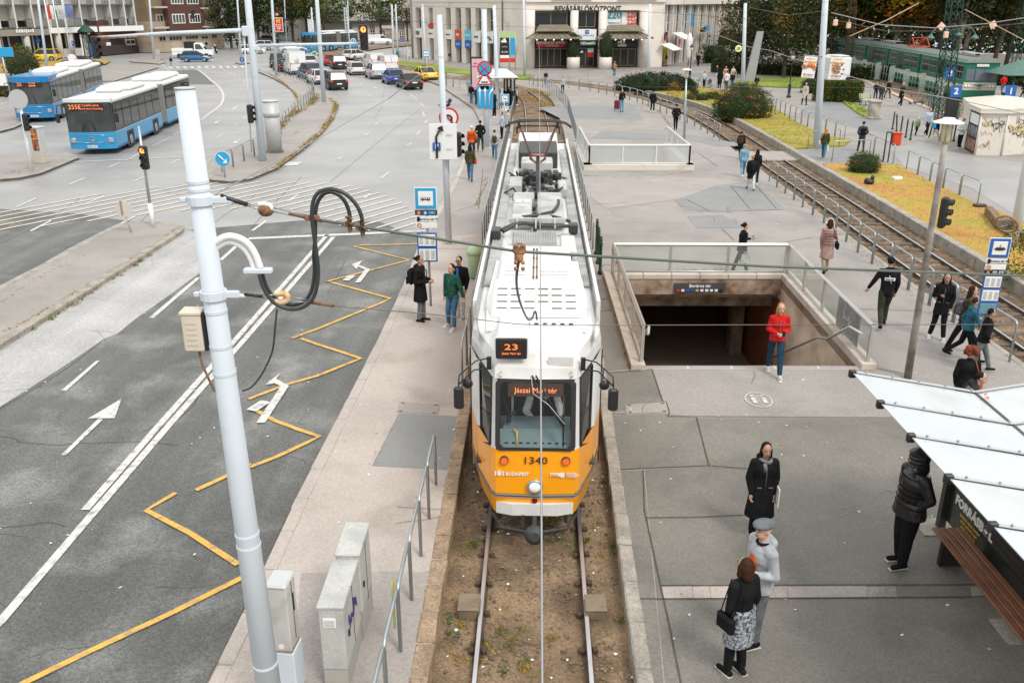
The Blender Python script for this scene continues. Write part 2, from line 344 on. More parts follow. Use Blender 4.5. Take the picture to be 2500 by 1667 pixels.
for l in [[(1545,994.5),(1730,995.5),(1967,997),(2120,998)],[(1516,905),(1536,965),(1543,968)],[(1543,968),(1549,987),(1546,994)],[(1600,996),(1624,1088)],[(1430,990),(1467,989.5)],
[(1446,1096),(1504,1093),(1624,1088),(1700,1094)],[(1499,1096),(1501,1170),(1532,1316),(1545,1374),(1570,1498),(1600,1660)],[(1504,1187),(1600,1186),(1700,1181)],[(1533,1315.5),(1663,1315.5),(1730,1315),(2140,1314)],[(1477,1340),(1534,1341),(1730,1340),(2150,1337)],
[(1433,770),(1365,785)],[(1370,803),(1441,792)],[(1430,912),(1515,905)],[(1580,582),(1620,602),(1625,607),(1672,606)],[(1400,592),(1470,589)],[(1586,554),(1614,557)],[(1665,557),(1702,601)],[(1648,638),(1672,660)],[(1380,543),(1550,541)],
[(1360,470),(1450,466),(1560,468)],[(1430,433),(1500,432)],[(1375,436),(1440,442),(1480,436)],[(1890,790),(2015,794),(2060,800)],[(1730,671),(1783,661),(1820,655)],[(1160,515),(1190,470)],
[(1204,548),(1180,594),(1146,604)],[(1195,525),(1187,600)],[(1105,676),(1205,677)],[(831,1169),(742,1359),(672,1499)],[(1196,530),(1220,532)],[(2096,905),(2150,960)],[(1920,900),(2010,915)],
[(1690,604),(1760,602)],[(1605,495),(1640,520)],[(1700,541),(1752,600)]]: joint(l)
for i in range(90):   # random fine cracks on the platforms
 x=ru(-3,11.5);y=ru(8,60);a=ru(-.5,.5)+rc((0,0,PI/2))
 if -1.4<x-xc(y)<1.8 or (2.7<x<8.6 and 18<y<26.6) or (3.4<x<9.3 and 43.7<y<51.8) or x<-3 : continue
 p=[Ve((x,y,0))]
 for k in range(random.randint(3,7)):
  a+=ru(-.5,.5);p.append(p[-1]+Ve((cos(a),sin(a)*.8,0))*ru(.15,.4))
 J.band(p,.009,PZ+.019)
for l in [[(278,1030),(310,1036),(316,1042),(335,1046),(390,1048),(428,1044),(460,1046),(540,1040),(590,1045),(620,1048)],[(278,1204),(330,1200),(370,1196),(398,1202)],[(620,1000),(635,985),(650,965),(660,920),(672,900)],[(278,980),(330,950),(400,905),(470,852)],[(640,660),(705,612),(760,575)],[(750,545),(800,520),(870,470)],[(750,640),(790,600),(850,540)],[(900,760),(935,700)],[(1010,330),(1005,400),(990,430)],[(905,550),(1000,470),(1090,400)],[(500,668),(560,610)],[(278,668),(360,630),(430,580)]]:
 p=[]
 for x,y in l:
  g=G(x,y,0);p.append(Ve((g.x+ru(-.05,.05),g.y+ru(-.05,.05),0)))
 C_.band(smp(p,1),.014,.014)
for i in range(60):
 x=ru(-14,-4.2);y=ru(8,40);a=ru(-.8,.8)
 p=[Ve((x,y,0))]
 for k in range(5): a+=ru(-.5,.5);p.append(p[-1]+Ve((cos(a),sin(a),0))*ru(.1,.3))
 C_.band(p,.007,.014)
stc('pavement_joint',J,joint_m,'dark joints and cracks in the platform asphalt');stc('road_crack',C_,joint_m,'cracks across the road')
sb=tH('stone_band',None,None);sb['kind']='structure';sb['label']='band of worn stone slabs across the near platform'
for i,(a,b,m) in enumerate([(1533,1591,pave_pink),(1592,1624,pave_pink),(1625,1668,pave_pink),(1669,1729,pave_warm),(1730,1771,kerb_m),(1772,1922,pave_warm),(1923,1978,kerb_m),(1979,2050,pave_near),(2051,2119,pave_near),(2120,2149,kerb_m)]):
 mb=MB();g=[G(a,1317),G(b,1316),G(b+3,1338),G(a+3,1339)];mb.prism([(p.x,p.y) for p in g[::-1]],PZ-.02,PZ+.007+.002*(i%3));mb.o('slab',m,sb)
def kerb_run(lab,path,w,top,h,m,L=1.0,nmax=60,gap=.02,slope=0,name='kerb'):
 root=tH(name,None,None);root['kind']='structure';root['label']=lab
 P=rsm(path,L);var=[]
 for k in range(3):
  mb=MB();j=ru(-.012,.012);mb.bb((0,0,top-h/2+j/2),(L-gap,w,h+j),.02,mi=0)
  for i,v in enumerate(mb.v): mb.v[i]=(v[0]+ru(-.006,.006),v[1]+ru(-.01,.01)+slope*(top-v[2]),v[2])
  me=bpy.data.meshes.new('kerb_stone');me.from_pydata(mb.v,[],mb.f);me.materials.append(m);var.append(me)
 for i,(a,b) in enumerate(zip(P,P[1:])):
  if i>=nmax: break
  o=link('kerb_stone',rc(var),root);c=(a+b)/2;o.location=(c.x,c.y,0);o.rotation_euler=(0,0,math.atan2(b.y-a.y,b.x-a.x)+ru(-.008,.008))
 if len(P)-1>nmax:
  mb=MB();mb.tb([Ve((p.x,p.y,top-h/2)) for p in P[nmax:]],w/2,4);mb.o('kerb_length',m,root)['kind']='stuff'
 return root
V3=lambda l,z=0:[Ve((p[0],p[1],z)) for p in l]
kerb_run('weathered brown kerb on the west side of the tram trench',V3([(p[0]-.10,p[1]) for p in tw if p[1]>4]),.24,PZ+.03,.3,kerb_warm,.62,70)
kerb_run('grey kerb on the east side of the tram trench',V3([(p[0]+.10,p[1]) for p in te if p[1]>4]),.22,PZ+.022,.3,kerb_m,.9,60)
kerb_run('low granite kerb between road and western platform',[Ve((p.x+.11,p.y,0)) for p in kerbw[1:16]],.24,PZ+.012,.22,pave_pink,1.0,60)
kerb_run('mossy concrete kerb wall between the right hand track and the lawn',V3([(p[0]+.12,p[1]) for p in re_ if p[1]>6]),.3,PZ+.16,.45,kerb_m,1.0,80)
kerb_run('edge stones on the platform side of the right hand track',V3([(p[0]-.08,p[1]) for p in rw if p[1]>6]),.18,PZ+.012,.3,kerb_m,1.0,50)
def bed(path,lo,hi,ymax,lab,z=-.10):
 a=offs(path,lo,ymax);b=offs(path,hi,ymax);mb=MB()
 for i in range(len(a)-1):
  pass
 P=rsm([Ve((p[0],p[1],0)) for p in a],.18 if ymax<90 else .5);Q=b
 path2=[p for p in path if p.y<=ymax];C=rsm(path2,.3);n=12;vs=[]
 for i,p in enumerate(C):
  t=(C[min(i+1,len(C)-1)]-C[max(i-1,0)]).normalized()
  l=lo(p.y) if callable(lo) else lo;h=hi(p.y) if callable(hi) else hi
  for j in range(n+1):
   d=l+(h-l)*j/n;vs.append((p.x+t.y*d,p.y-t.x*d,z+ru(-.02,.02)+(.05 if j in(0,n) else 0)))
 fs=[(i*(n+1)+j,i*(n+1)+j+1,(i+1)*(n+1)+j+1,(i+1)*(n+1)+j) for i in range(len(C)-1) for j in range(n)]
 mb.add(vs,fs,0,True);return stc('track_bed',mb,soil,lab)
bed(main_s,lambda y:-1.4-.006*max(0,y-8),lambda y:1.4+.010*max(0,min(y,50)-10),86,'brown soil between the rails of the middle tram track')
bed(right_s,-1.6,1.7,84,'brown soil and ballast of the right hand track')
far_bed=MB();far_bed.band([p for p in main_s if p.y>85]+V3([(-9,102)]),2.6,PZ+.01);far_bed.band([p for p in right_s if p.y>83],2.6,PZ+.006)
curveA=smp([Ve((-5.5,99.5,0)),Ve((-9,102.5,0)),G(1100,342,.03),G(1037,332,.03),G(985,321,.03),G(940,311,.03),G(905,304,.03)],2)
curveB=smp([G(905,310,.03),G(935,303,.03),G(970,297,.03),G(1010,293,.03),G(1062,289,.03),G(1075,288,.03)],2)
far_bed.band(curveA,3.4,PZ+.014);far_bed.band(curveB,5.5,PZ+.018)
stc('track_bed',far_bed,soil,'brown track bed curving away to the left')
def rails(path,lab,far=None,zt=.03):
 for s in (-1,1):
  root=tH('rail',lab%('left hand' if s<0 else 'right hand'),'rail')
  L=[];k=len(path)
  for i,p in enumerate(path):
   t=(path[min(i+1,k-1)]-path[max(i-1,0)]).normalized();L.append(Ve((p.x+t.y*s*.74,p.y-t.x*s*.74,0)))
  def ext(pr,name,m):
   vs=[];n=len(pr)
   for i,p in enumerate(L):
    t=(L[min(i+1,k-1)]-L[max(i-1,0)]).normalized()
    zz=far(p) if far else 0
    for u,z in pr: vs.append((p.x+t.y*u,p.y-t.x*u,z+zz))
   fs=[(i*n+j,i*n+(j+1)%n,(i+1)*n+(j+1)%n,(i+1)*n+j) for i in range(k-1) for j in range(n)];mb=MB();mb.add(vs,fs);mb.o(name,m,root)
  ext([(-.033,zt-.004),(.033,zt-.004),(.036,zt-.03),(.009,zt-.045),(.009,zt-.115),(.065,zt-.13),(-.065,zt-.13),(-.009,zt-.115),(-.009,zt-.045),(-.036,zt-.03)][::-1],'web',rail_side)
  ext([(-.03,zt-.004),(-.026,zt+.003),(.026,zt+.003),(.03,zt-.004)][::-1],'rail_head',rail_top)
lift=lambda p: 0 if p.y<84 else min(.15,(p.y-84)*.05)
rails(main_s+[Ve((-9,102,0))],'%s rail of the middle tram track',lift)
rails(right_s,'%s rail of the track beyond the hoop railing',lambda p:0 if p.y<82 else min(.16,(p.y-82)*.05))
rails(curveA,'%s rail of the track curving left past the taxi',lambda p:.15);rails(curveB,'%s rail of the far junction track',lambda p:.15)
slp=tH('sleepers',None,None);slp['kind']='structure';slp['label']='timber sleepers of the right hand track'
sm=M('sleeper_timber',(.15,.11,.08),.9,var=.4,scale=5);sme=MB();sme.bb((0,0,0),(2.3,.24,.1),.02);t_=sme.o('sleeper',sm,slp);t_.location=(13.4,20,-.075)
for i,p in enumerate(rsm(right_s,.75)):
 if 12<p.y<46 and i%1==0:
  o=t_.copy();lnk(o);o.location=(p.x+.02,p.y,-.105+ru(-.02,.012));o.rotation_euler=(0,0,ru(-.03,.03))
fas=MB()
for i in range(60):
 y=5.2+i*.72
 for s in (-1,1):
  for q in (-1,1): fas.box((xc(y)+s*.74+q*.09,y+ru(-.03,.03),-.07),(.07,.09,.05))
tag(fas.o('rail_fastening',M('rust_dark',(.09,.055,.035),.9,var=.4,scale=20)),'rusty clips along the rails of the middle track',kind='stuff')
for px,lab in (((1168,1365),'brown iron junction box left of the left rail'),((1410,1366),'brown iron junction box right of the right rail')):
 g=G(px[0],px[1],0);t=tH('junction_box',lab,'box',(g.x,g.y+.12,-.1),R(-1.6),'iron boxes beside the rails')
 bm_=M('box_brown',(.22,.17,.11),.55,var=.25,scale=5);mb=MB();mb.bb((0,0,.08),(.28,.34,.16),.01);mb.o('body',bm_,t)
 mb=MB();mb.bb((0,0,.175),(.31,.37,.03),.008);mb.cyl((.08,-.1,.19),(.08,-.1,.2),.012,n=6);mb.o('lid',bm_,t)
st=MB();oct_=[(1,0,0),(0,1,0),(-1,0,0),(0,-1,0),(0,0,1),(0,0,-.6)];of=[(0,1,4),(1,2,4),(2,3,4),(3,0,4),(1,0,5),(2,1,5),(3,2,5),(0,3,5)]
def pebble(mb,x,y,z,r,mi=0):
 a=rr0()*6;sx=ru(.7,1.3);sz=ru(.5,.9)
 mb.add([(x+(v[0]*cos(a)-v[1]*sin(a)*sx)*r+ru(-.2,.2)*r,y+(v[0]*sin(a)+v[1]*cos(a)*sx)*r,z+v[2]*r*sz) for v in oct_],of,mi)
litter_m=M('litter_white',(.75,.75,.73),.7);leaf_m=M('fallen_leaf',(.5,.2,.03),.8,col2=(.4,.3,.03),scale=20)
for i in range(8500):
 y=random.triangular(5,40,9);x=xc(y)+ru(-1.25,1.35);clump=sin(x*3.1)*cos(y*1.7)+sin(y*4.1+x)
 if clump<.1 and rr0()<.75: continue
 if abs(abs(x-xc(y))-.74)<.06: continue
 pebble(st,x,y,-.085,ru(.008,.034),1 if rr0()<.05 else 0)
for i in range(7000):
 y=ru(14,70);x=13.5+ru(-1.3,1.4)
 pebble(st,x+ (0 if y<30 else .3),y,-.085,ru(.02,.05))
tag(st.o('ballast_stones',[stone_m,litter_m]),'loose stones and litter between the rails',kind='stuff')
def tuft(mb,x,y,z,h,n,sp,mi=0):
 for k in range(n):
  a=rr0()*2*PI;r=rr0()*sp;bx,by=x+cos(a)*r,y+sin(a)*r;l=ru(.3,1)*h;w_=l*.16+.004;b=rr0()*2*PI
  dx,dy=cos(b)*w_,sin(b)*w_;lx,ly=ru(-.6,.6)*l,ru(-.6,.6)*l
  mb.add([(bx-dx,by-dy,z),(bx+dx,by+dy,z),(bx+lx,by+ly,z+l)],[(0,1,2)],mi)
WG=M('weed_green',(.11,.19,.025),.9,var=.4,scale=9);WY=M('weed_yellow',(.45,.27,.025),.9,var=.4,scale=9);WO=M('weed_orange',(.42,.2,.03),.9,var=.4,scale=9)
tr=MB()
for i in range(1100):
 y=random.triangular(5,42,8);x=xc(y)+ru(-1.2,1.3)
 if sin(x*2.3+y*.9)+sin(y*2.7)<.3: continue
 tuft(tr,x,y,-.09,ru(.03,.075),22,.09,rc((0,0,1)))
tag(tr.o('track_weeds',[WG,WY,WO]),'small weeds growing between the tram rails',kind='stuff')
wd=MB()
def weeds(px,z,dens,h,sp,cols,zz=None):
 P=rsm([G(x,y,z) for x,y in px],.09)
 for p in P:
  if rr0()<dens*(.5+.5*sin(p.x*1.3+p.y*.8)+.35): tuft(wd,p.x+ru(-sp,sp),p.y+ru(-sp,sp),z if zz is None else zz,h*ru(.5,1.2),9,sp*1.3,rc(cols))
weeds([(1129,1200),(1122,1245),(1105,1290)],PZ,1,.05,.04,(0,0,1));weeds([(1125,1230),(1100,1290),(1070,1390)],PZ,.3,.04,.04,(1,2))
weeds([(1032,990),(1020,1015),(1008,1045),(996,1065),(990,1085)],PZ,1,.035,.07,(1,2,1))
weeds([(1437,738),(1447,770),(1462,830),(1478,900)],PZ,1,.09,.10,(1,2,2,0));weeds([(1412,860),(1418,880),(1424,905)],PZ,.8,.05,.04,(2,1))
weeds([(278,840),(360,795),(450,740),(540,688),(621,634)],.13,.6,.06,.06,(1,1,2));weeds([(278,862),(360,815),(430,775),(500,730),(560,690)],0,.9,.12,.10,(0,0,1))
weeds([(800,523),(850,486),(880,460),(905,432),(917,404),(905,390)],.13,1,.14,.14,(1,1,0,2));weeds([(720,548),(760,537),(800,522)],.13,.6,.08,.1,(2,1))
weeds([(808,448),(820,430),(845,415),(870,400),(878,388),(868,378)],.13,.8,.16,.25,(1,2,0));weeds([(790,345),(815,360),(838,380),(845,398),(836,412),(812,440)],.13,.7,.1,.08,(1,2))
weeds([(835,458),(885,452)],.13,.6,.06,.08,(1,2));weeds([(812,475),(840,478)],.13,.5,.06,.08,(1,2))
weeds([(1385,537),(1450,540),(1520,538),(1590,530)],PZ,.7,.05,.1,(1,2));weeds([(1375,488),(1372,500)],PZ,1,.1,.1,(1,))
weeds([(1480,722),(1560,716),(1700,718)],PZ,.8,.08,.06,(0,1,1));weeds([(1400,713),(1420,708),(1450,706)],PZ,.8,.05,.06,(1,2))
weeds([(1200,540),(1190,570),(1184,595)],PZ,.7,.05,.06,(1,));weeds([(1215,545),(1205,600)],PZ,.5,.05,.05,(2,))
weeds([(1375,550),(1385,600),(1398,650)],PZ,.4,.04,.08,(2,));weeds([(1500,400),(1530,415),(1548,440),(1555,458)],PZ,1,.05,.08,(1,));weeds([(1540,430),(1570,455)],PZ,.5,.05,.2,(1,));weeds([(1465,400),(1540,425)],PZ,.6,.04,.06,(1,))
weeds([(1560,582),(1576,602)],PZ,.5,.04,.06,(1,));weeds([(1600,604),(1612,606)],PZ,.8,.04,.06,(1,));weeds([(1740,547),(1850,625),(1950,708),(2060,800)],PZ,.4,.05,.15,(2,1))
weeds([(285,630),(312,628)],.13,.5,.08,.2,(1,));weeds([(290,535),(380,510)],.13,.8,.07,.4,(0,1));weeds([(278,780),(330,742),(450,680),(400,710)],.13,.4,.04,.06,(1,2))
weeds([(1107,668),(1160,668)],PZ,.7,.05,.1,(1,));weeds([(1135,612),(1150,610)],PZ,.7,.05,.1,(1,));weeds([(1192,484),(1206,484)],PZ,.9,.06,.1,(1,2))
weeds([(1266,383),(1290,395),(1320,402),(1330,410)],PZ,1,.15,.5,(1,1,2));weeds([(1285,372),(1310,380),(1333,395)],PZ,1,.15,.5,(1,1,0))
tag(wd.o('kerb_weeds',[WG,WY,WO]),'yellow and green weeds along kerbs and joints',kind='stuff')
lt=MB()
for i in range(900):
 x=ru(-13,15);y=random.triangular(6.5,60,12)
 if -1.2<x-xc(y)<1.5 or (2.9<x<8.3 and 18<y<26.4) or 12<x<15.9: continue
 z=PZ+.014 if x>-3.3 else .016;s=ru(.012,.035) if rr0()<.8 else ru(.03,.05);a=rr0()*6
 pts=[(x+cos(a+k*PI/2)*s*(1 if k%2 else .5),y+sin(a+k*PI/2)*s*(1 if k%2 else .5),z+.003*(k%2)) for k in range(4)]
 lt.add(pts,[(0,1,2,3)],0 if rr0()<.62 else 1)
tag(lt.o('ground_litter',[litter_m,leaf_m]),'specks of paper and leaves on the ground',kind='stuff')
def median(px,lab,z=.13,m=pave,kerbm=kerb_m):
 mb=MB();L=[tuple(G(x,y,z)[:2]) for x,y in px]
 A=sum(L[i][0]*L[(i+1)%len(L)][1]-L[(i+1)%len(L)][0]*L[i][1] for i in range(len(L)))
 if A<0: L=L[::-1]
 mb.prism(L,-.1,z,0,1)
 mb.band([Ve((p[0],p[1],0)) for p in L+[L[0]]],.3,z+.004,1);return stc('traffic_island',mb,[m,kerbm],lab)
median([(278,852),(100,958),(-120,1080),(-120,1000),(0,930),(120,850),(278,750),(360,708),(432,667),(470,648),(495,635),(508,629),(525,627),(560,625),(610,629),(621,633),(616,642),(450,745)],'long traffic island in the left foreground',m=pave)
kerb_run('mossy kerb stones on the near edge of the long traffic island',[G(x,y,.13) for x,y in [(621,637),(616,643),(450,747),(278,853),(100,960),(-100,1080)]],.22,.15,.26,kerb_m,.9,34)
median([(750,542),(716,547),(676,543),(678,520),(682,508),(715,487),(770,470),(800,447),(822,425),(837,408),(843,387),(835,374),(822,364),(800,352),(767,338),(771,336),(800,345),(839,357),(870,369),(899,385),(914,395),(918,402),(907,427),(885,455),(850,485),(799,522)],'curved traffic island with the white masts')
median([(427,501),(355,530),(346,533),(312,540),(278,543),(120,548),(100,520),(278,500),(350,498)],'pointed bus island with poster cabinet')
median([(320,437),(300,446),(278,452),(100,478),(60,440),(278,405),(300,398),(330,402),(345,420)],'bus stop pavement at the left edge')
median([(493,357),(470,357.5),(455,356),(400,352),(300,352),(150,360),(150,338),(350,334),(480,328),(565,327),(578,331)],'wide bus stop pavement before the hotel')
median([(525,318),(560,312),(585,314),(580,318),(592,322),(580,325),(560,323),(530,321)],'small traffic island by the brown house')
median([(725,322),(745,320),(752,323),(735,325)],'tiny island with blue arrow sign');
median([(940,316),(975,311),(1000,305),(960,300),(915,304),(880,313),(860,322),(890,325)],'narrow tram island behind the queue')
sheet([(278,343),(400,334),(480,325),(488,319),(470,316),(400,318),(278,326),(100,335),(100,352)],grass_m,'lawn_strip','yellowed grass strip in front of the hotel',PZ+.02)
def lawn(px,lab,m=grass_m,z=PZ+.1):
 mb=MB();L=[tuple(G(x,y,PZ)[:2]) for x,y in px]
 A=sum(L[i][0]*L[(i+1)%len(L)][1]-L[(i+1)%len(L)][0]*L[i][1] for i in range(len(L)))
 if A<0: L=L[::-1]
 mb.prism(L,PZ-.05,z);stc('lawn',mb,m,lab);return L
def inside(p,L):
 c=False
 for i in range(len(L)):
  a,b=L[i],L[i-1]
  if (a[1]>p[1])!=(b[1]>p[1]) and p[0]<(b[0]-a[0])*(p[1]-a[1])/(b[1]-a[1])+a[0]: c=not c
 return c
gr=MB()
def grassfill(L,n,h,cols,z=PZ+.09):
 xs=[p[0] for p in L];ys=[p[1] for p in L]
 for i in range(n):
  p=(ru(min(xs),max(xs)),ru(min(ys),max(ys)))
  if inside(p,L):
   k=sin(p[0]*1.1+2)*sin(p[1]*.7)+.4*sin(p[0]*3+p[1]*2);c=cols[0] if k>.35 else cols[1] if k>-.3 else cols[2]
   tuft(gr,p[0],p[1],z,h*ru(.5,1.2),5,.12,c)
rl=[(p[0]+.28,p[1]) for p in re_]
def reseg(a,b): return [p for p in rl if a<=p[1]<=b]
L1=[tuple(p) for p in reseg(5,44)]+[tuple(G(x,y)[:2]) for x,y in [(1840,517),(1981,519),(2036,548),(2121,589),(2172,608),(2225,632),(2300,665),(2700,900)]]+[(26,5)]
mb=MB();mb.prism(L1[::-1] if sum(L1[i][0]*L1[(i+1)%len(L1)][1]-L1[(i+1)%len(L1)][0]*L1[i][1] for i in range(len(L1)))<0 else L1,PZ-.05,PZ+.1);stc('lawn',mb,grass_m,'autumn lawn strip beside the right hand track')
grassfill(L1,9000,.06,(0,1,2))
N=[G(x,y) for x,y in [(1464,362),(1579,368),(1604,370),(1650,378),(1735,404),(1750,412),(1790,437),(1820,452),(1853,466),(1895,470),(1880,482),(1783,488)]]
LL=[p for p in rl if 52.5<=p[1]<=84]+[(p.x,p.y) for p in N];mb=MB();mb.prism(LL[::-1],PZ-.05,PZ+.1);stc('lawn',mb,grass_y,'green and yellow lawn with the big hedge bush and the juniper mound');grassfill(LL,9000,.08,(0,1,1))
LL=lawn([(1672,364),(1690,355),(1780,352),(1830,352),(1810,366),(1790,372),(1760,371),(1700,367)],'green lawn under the park trees',grass_g);grassfill(LL,800,.12,(0,0,1))
LL=lawn([(1875,397),(1893,400),(1920,410),(1930,418),(1945,428),(1930,431),(1905,420),(1890,408)],'worn grass patch by the stone pedestal',grass_g);grassfill(LL,500,.12,(0,0,1))
LL=lawn([(1230,345),(1290,346),(1292,350),(1270,355),(1230,352),(1150,345),(1065,332),(1000,322),(1020,318),(1080,324),(1150,335)],'green strip beside the curving track',grass_g,PZ+.05)
tag(gr.o('grass_blades',[WG,WY,WO]),'blades of grass on the lawns',kind='stuff')
lc=tH('track_crossing','pale concrete plates crossing the right hand track','crossing');
for k in range(3):
 mb=MB();mb.bb((0,0,0),(1.15,2.9,.12),.02);o=mb.o('slab',pave_warm,lc);o.location=(13.25+k*1.02-.0,49.2,-.03)
 o.scale=(.86,1,1)
sheet([(2030,1190),(2090,1187),(2110,1215),(2060,1222)],kerb_m,'ground_stain','pale worn patch at the shelter post',PZ+.012)
WM=MB();YM=MB();CM=MB()
def mk(mb,px,w=.12,z=.016): mb.band([G(x,y,0) for x,y in px],w,z)
def area(mb,px,z=.016): mb.tess([[tuple(G(x,y,0)[:2]) for x,y in px]],z)
mk(WM,[(-140,1790),(278,1385),(463,1169),(600,1010),(750,840),(911,654)],.15);mk(WM,[(440,1172),(590,1000),(733,840),(899,650)],.15)
area(WM,[(394,946),(461,889),(468,889),(404,946)]);area(WM,[(394,1068),(464,1000),(474,1000),(404,1068)]);area(WM,[(445,999),(509,961),(496,998)],.0165)
area(WM,[(334,642),(373,622),(377,623),(338,643.5)]);mk(WM,[(310,597),(348,580)],.12);mk(WM,[(443,590),(475,576)],.12);mk(WM,[(410,554),(439,542)],.12);mk(WM,[(529,550),(553,539)],.12);mk(WM,[(502,631),(534,615)],.12)
mk(WM,[(565,808),(655,731)],.14);mk(WM,[(697,698),(728,670)],.14);mk(WM,[(757,642),(784,623)],.12);mk(WM,[(825,586),(843,574)],.12);mk(WM,[(970,580),(980,572)],.12);mk(WM,[(1002,543),(1016,531)],.12)
mk(WM,[(417,511.5),(560,505),(733,496.5)],.2);mk(WM,[(483,522),(507,512)],.12);mk(WM,[(518,509),(542,495)],.12);mk(WM,[(568,481),(602,465)],.12);mk(WM,[(600,515),(620,506)],.12);mk(WM,[(608,460),(620,453)],.12)
mk(WM,[(688,466),(701,458)],.12);mk(WM,[(720,443),(729,439)],.12);mk(WM,[(740,430),(747,425)],.12)
mk(WM,[(750,657),(840,653),(960,648),(1088,642)],.3)
lane=smp([G(x,y,0) for x,y in [(650,334),(665,344),(681,359),(690,365),(698,374),(703,386),(700,400),(690,410),(675,420),(660,432)]],2);WM.band(lane,.2,.016)
for a,b in [((703,337),(706,339)),((712,341),(716,344)),((722,346),(726,349)),((731,352),(735,354)),((741,358),(745,361))]: mk(WM,[a,b],.15)
for a,b in [((1036,372),(1050,378)),((1056,382),(1070,394)),((1075,399),(1083,407)),((942,350),(950,353)),((960,362),(968,366)),((978,384),(984,388)),((1085,438),(1088,432)),((1070,460),(1075,452)),((1050,481),(1060,475)),((990,441),(996,436)),((970,462),(979,456)),((978,360),(985,362)),((1005,366),(1015,369)),((920,507),(928,501)),((1080,416),(1084,425))]: mk(WM,[a,b],.13)
for k in range(11): # zebra
 x=597+k*13.6;area(WM,[(x,330.5-.15*k),(x+6,330.3-.15*k),(x+10,334-.15*k),(x+4,334.3-.15*k)])
mk(WM,[(597,337),(740,333)],.35)
for k in range(8): area(WM,[(593+k*3.4,339.5+k*3.3),(600+k*3.4,339.3+k*3.3),(602.5+k*3.4,341.5+k*3.3),(595+k*3.4,341.8+k*3.3)])
mk(WM,[(580,322),(615,350),(629,366)],.12)
for px,py,s in ((725,408,1),(691,435,1),(728,472,1.3)): # small lane arrows pointing left-down
 area(WM,[(px-6*s,py+4*s),(px-4*s,py-1*s),(px-1*s,py+0),(px+5*s,py-4*s),(px+6*s,py-3*s),(px,py+1.5*s),(px+3*s,py+2.5*s)])
for px,py in ((920,375),(990,371)): area(WM,[(px-5,py-1),(px,py-2),(px+6,py+1),(px+4,py+1.6),(px-1,py)])
area(WM,[(815,519),(826,511),(853,512),(842,518)])
for s_,px,py in (('BUS',643,336.7),('BUS',664,369)):
 g=G(px,py,0);tX(s_,1.5,white_paint,None,(g.x,g.y,.018),(0,0,R(178)),0,'road_lettering',sx=1.5)
for o in [o for o in COL.objects if o.name.startswith('road_lettering')]: tag(o,'white BUS lettering painted on the far bus lane' if o.location.y>101 else 'white BUS lettering nearer the bus roofs',kind='structure')
mk(WM,[(957,741),(976,716),(958,709)],.16,.024);area(WM,[(945,707),(966,699),(955,716)],.027);mk(WM,[(934,737),(948,727)],.22,.024);mk(WM,[(773,1008),(819,938),(795,926)],.18,.03);area(WM,[(781,936),(811,913),(796,934)],.033);mk(WM,[(755,985),(783,967)],.25,.036)
for l in [[(1070,667.5),(962,670),(950,672),(1055,698),(898,739),(910,741),(1019,771),(1005,778),(880,829),(833,846)],[(850,847),(880,858),(925,872),(963,885),(945,892),(880,918),(820,935),(750,962)],[(756,979),(800,1003),(840,1018),(884,1033),(860,1045),(800,1073),(752,1091)],[(755,1085),(700,1112),(650,1135)],[(612,1140),(556,1173),(640,1217),(730,1276)],[(740,1300),(600,1370),(450,1440),(330,1498),(200,1565),(20,1650)]]: mk(YM,l,.105)
stc('road_markings',WM,white_paint,'white lane lines, arrows and zebra crossing');[YM.v.__setitem__(i,(v[0],v[1],v[2]+.005)) for i,v in enumerate(YM.v)];stc('stop_zigzag',YM,yellow_paint,'yellow zigzag lines of the bus stop bay')
HX=[(278,603),(380,588),(470,572),(600,556),(690,550),(770,548),(850,548),(905,551),(960,558),(1005,570),(1045,588),(1075,612),(1088,640),(1000,643),(940,642),(915,632),(870,608),(800,601),(700,602),(600,606),(500,618),(380,632),(278,643),(100,668),(0,680),(0,640)]
HP=[G(x,y,0) for x,y in HX];an=R(56);dv=Ve((cos(an),sin(an),0));nv=Ve((-dv.y,dv.x,0))
lo=min(p.dot(nv) for p in HP);hi=max(p.dot(nv) for p in HP);q=lo+.3
while q<hi:
 ts=[]
 for i in range(len(HP)):
  a,b=HP[i-1],HP[i];da,db=a.dot(nv)-q,b.dot(nv)-q
  if da*db<0: ts.append((a+(b-a)*(da/(da-db))).dot(dv))
 ts.sort()
 for a,b in zip(ts[::2],ts[1::2]):
  if b-a>.4: CM.band([dv*(a+.1)+nv*q,dv*(b-.1)+nv*q],.135,.02)
 q+=.72
stc('box_hatching',CM,cream_paint,'cream hatching of the yellow box junction')
pg=tH('pavement_stencil',None,None);pg['kind']='structure';pg['label']='white stencilled pedestrian symbol on the platform'
mb=MB();c=G(1718,963)
ring=[Ve((c.x+.27*cos(a*PI/12),c.y+.36*sin(a*PI/12),0)) for a in range(25)];mb.band(ring,.025,PZ+.014)
for s in (-.1,.12): mb.band([Ve((c.x+s,c.y+.12,0)),Ve((c.x+s,c.y-.16,0))],.09,PZ+.014);mb.band([Ve((c.x+s,c.y+.17,0)),Ve((c.x+s,c.y+.24,0))],.07,PZ+.014)
mb.o('symbol',white_paint,pg)
for px,lab in (([(1037,967),(1113,972),(1109,990),(1031,986)],'concrete access cover on the western platform'),([(1465,972),(1542,968),(1547,986),(1467,989)],'concrete access cover right of the tram front')):
 g=[G(*p) for p in px];t=tH('access_cover',lab,'cover',(sum(p.x for p in g)/4,sum(p.y for p in g)/4,PZ));mb=MB()
 mb.prism([(p.x-t.location.x,p.y-t.location.y) for p in g[::-1]],-.02,.014);mb.o('lid',pave_warm,t)
 mb=MB()
 for p in g:
  q=Ve((p.x-t.location.x,p.y-t.location.y,.017))*.82;mb.box((q.x,q.y,.017),(.07,.03,.006))
 mb.o('lifting_slot',black_m,t)
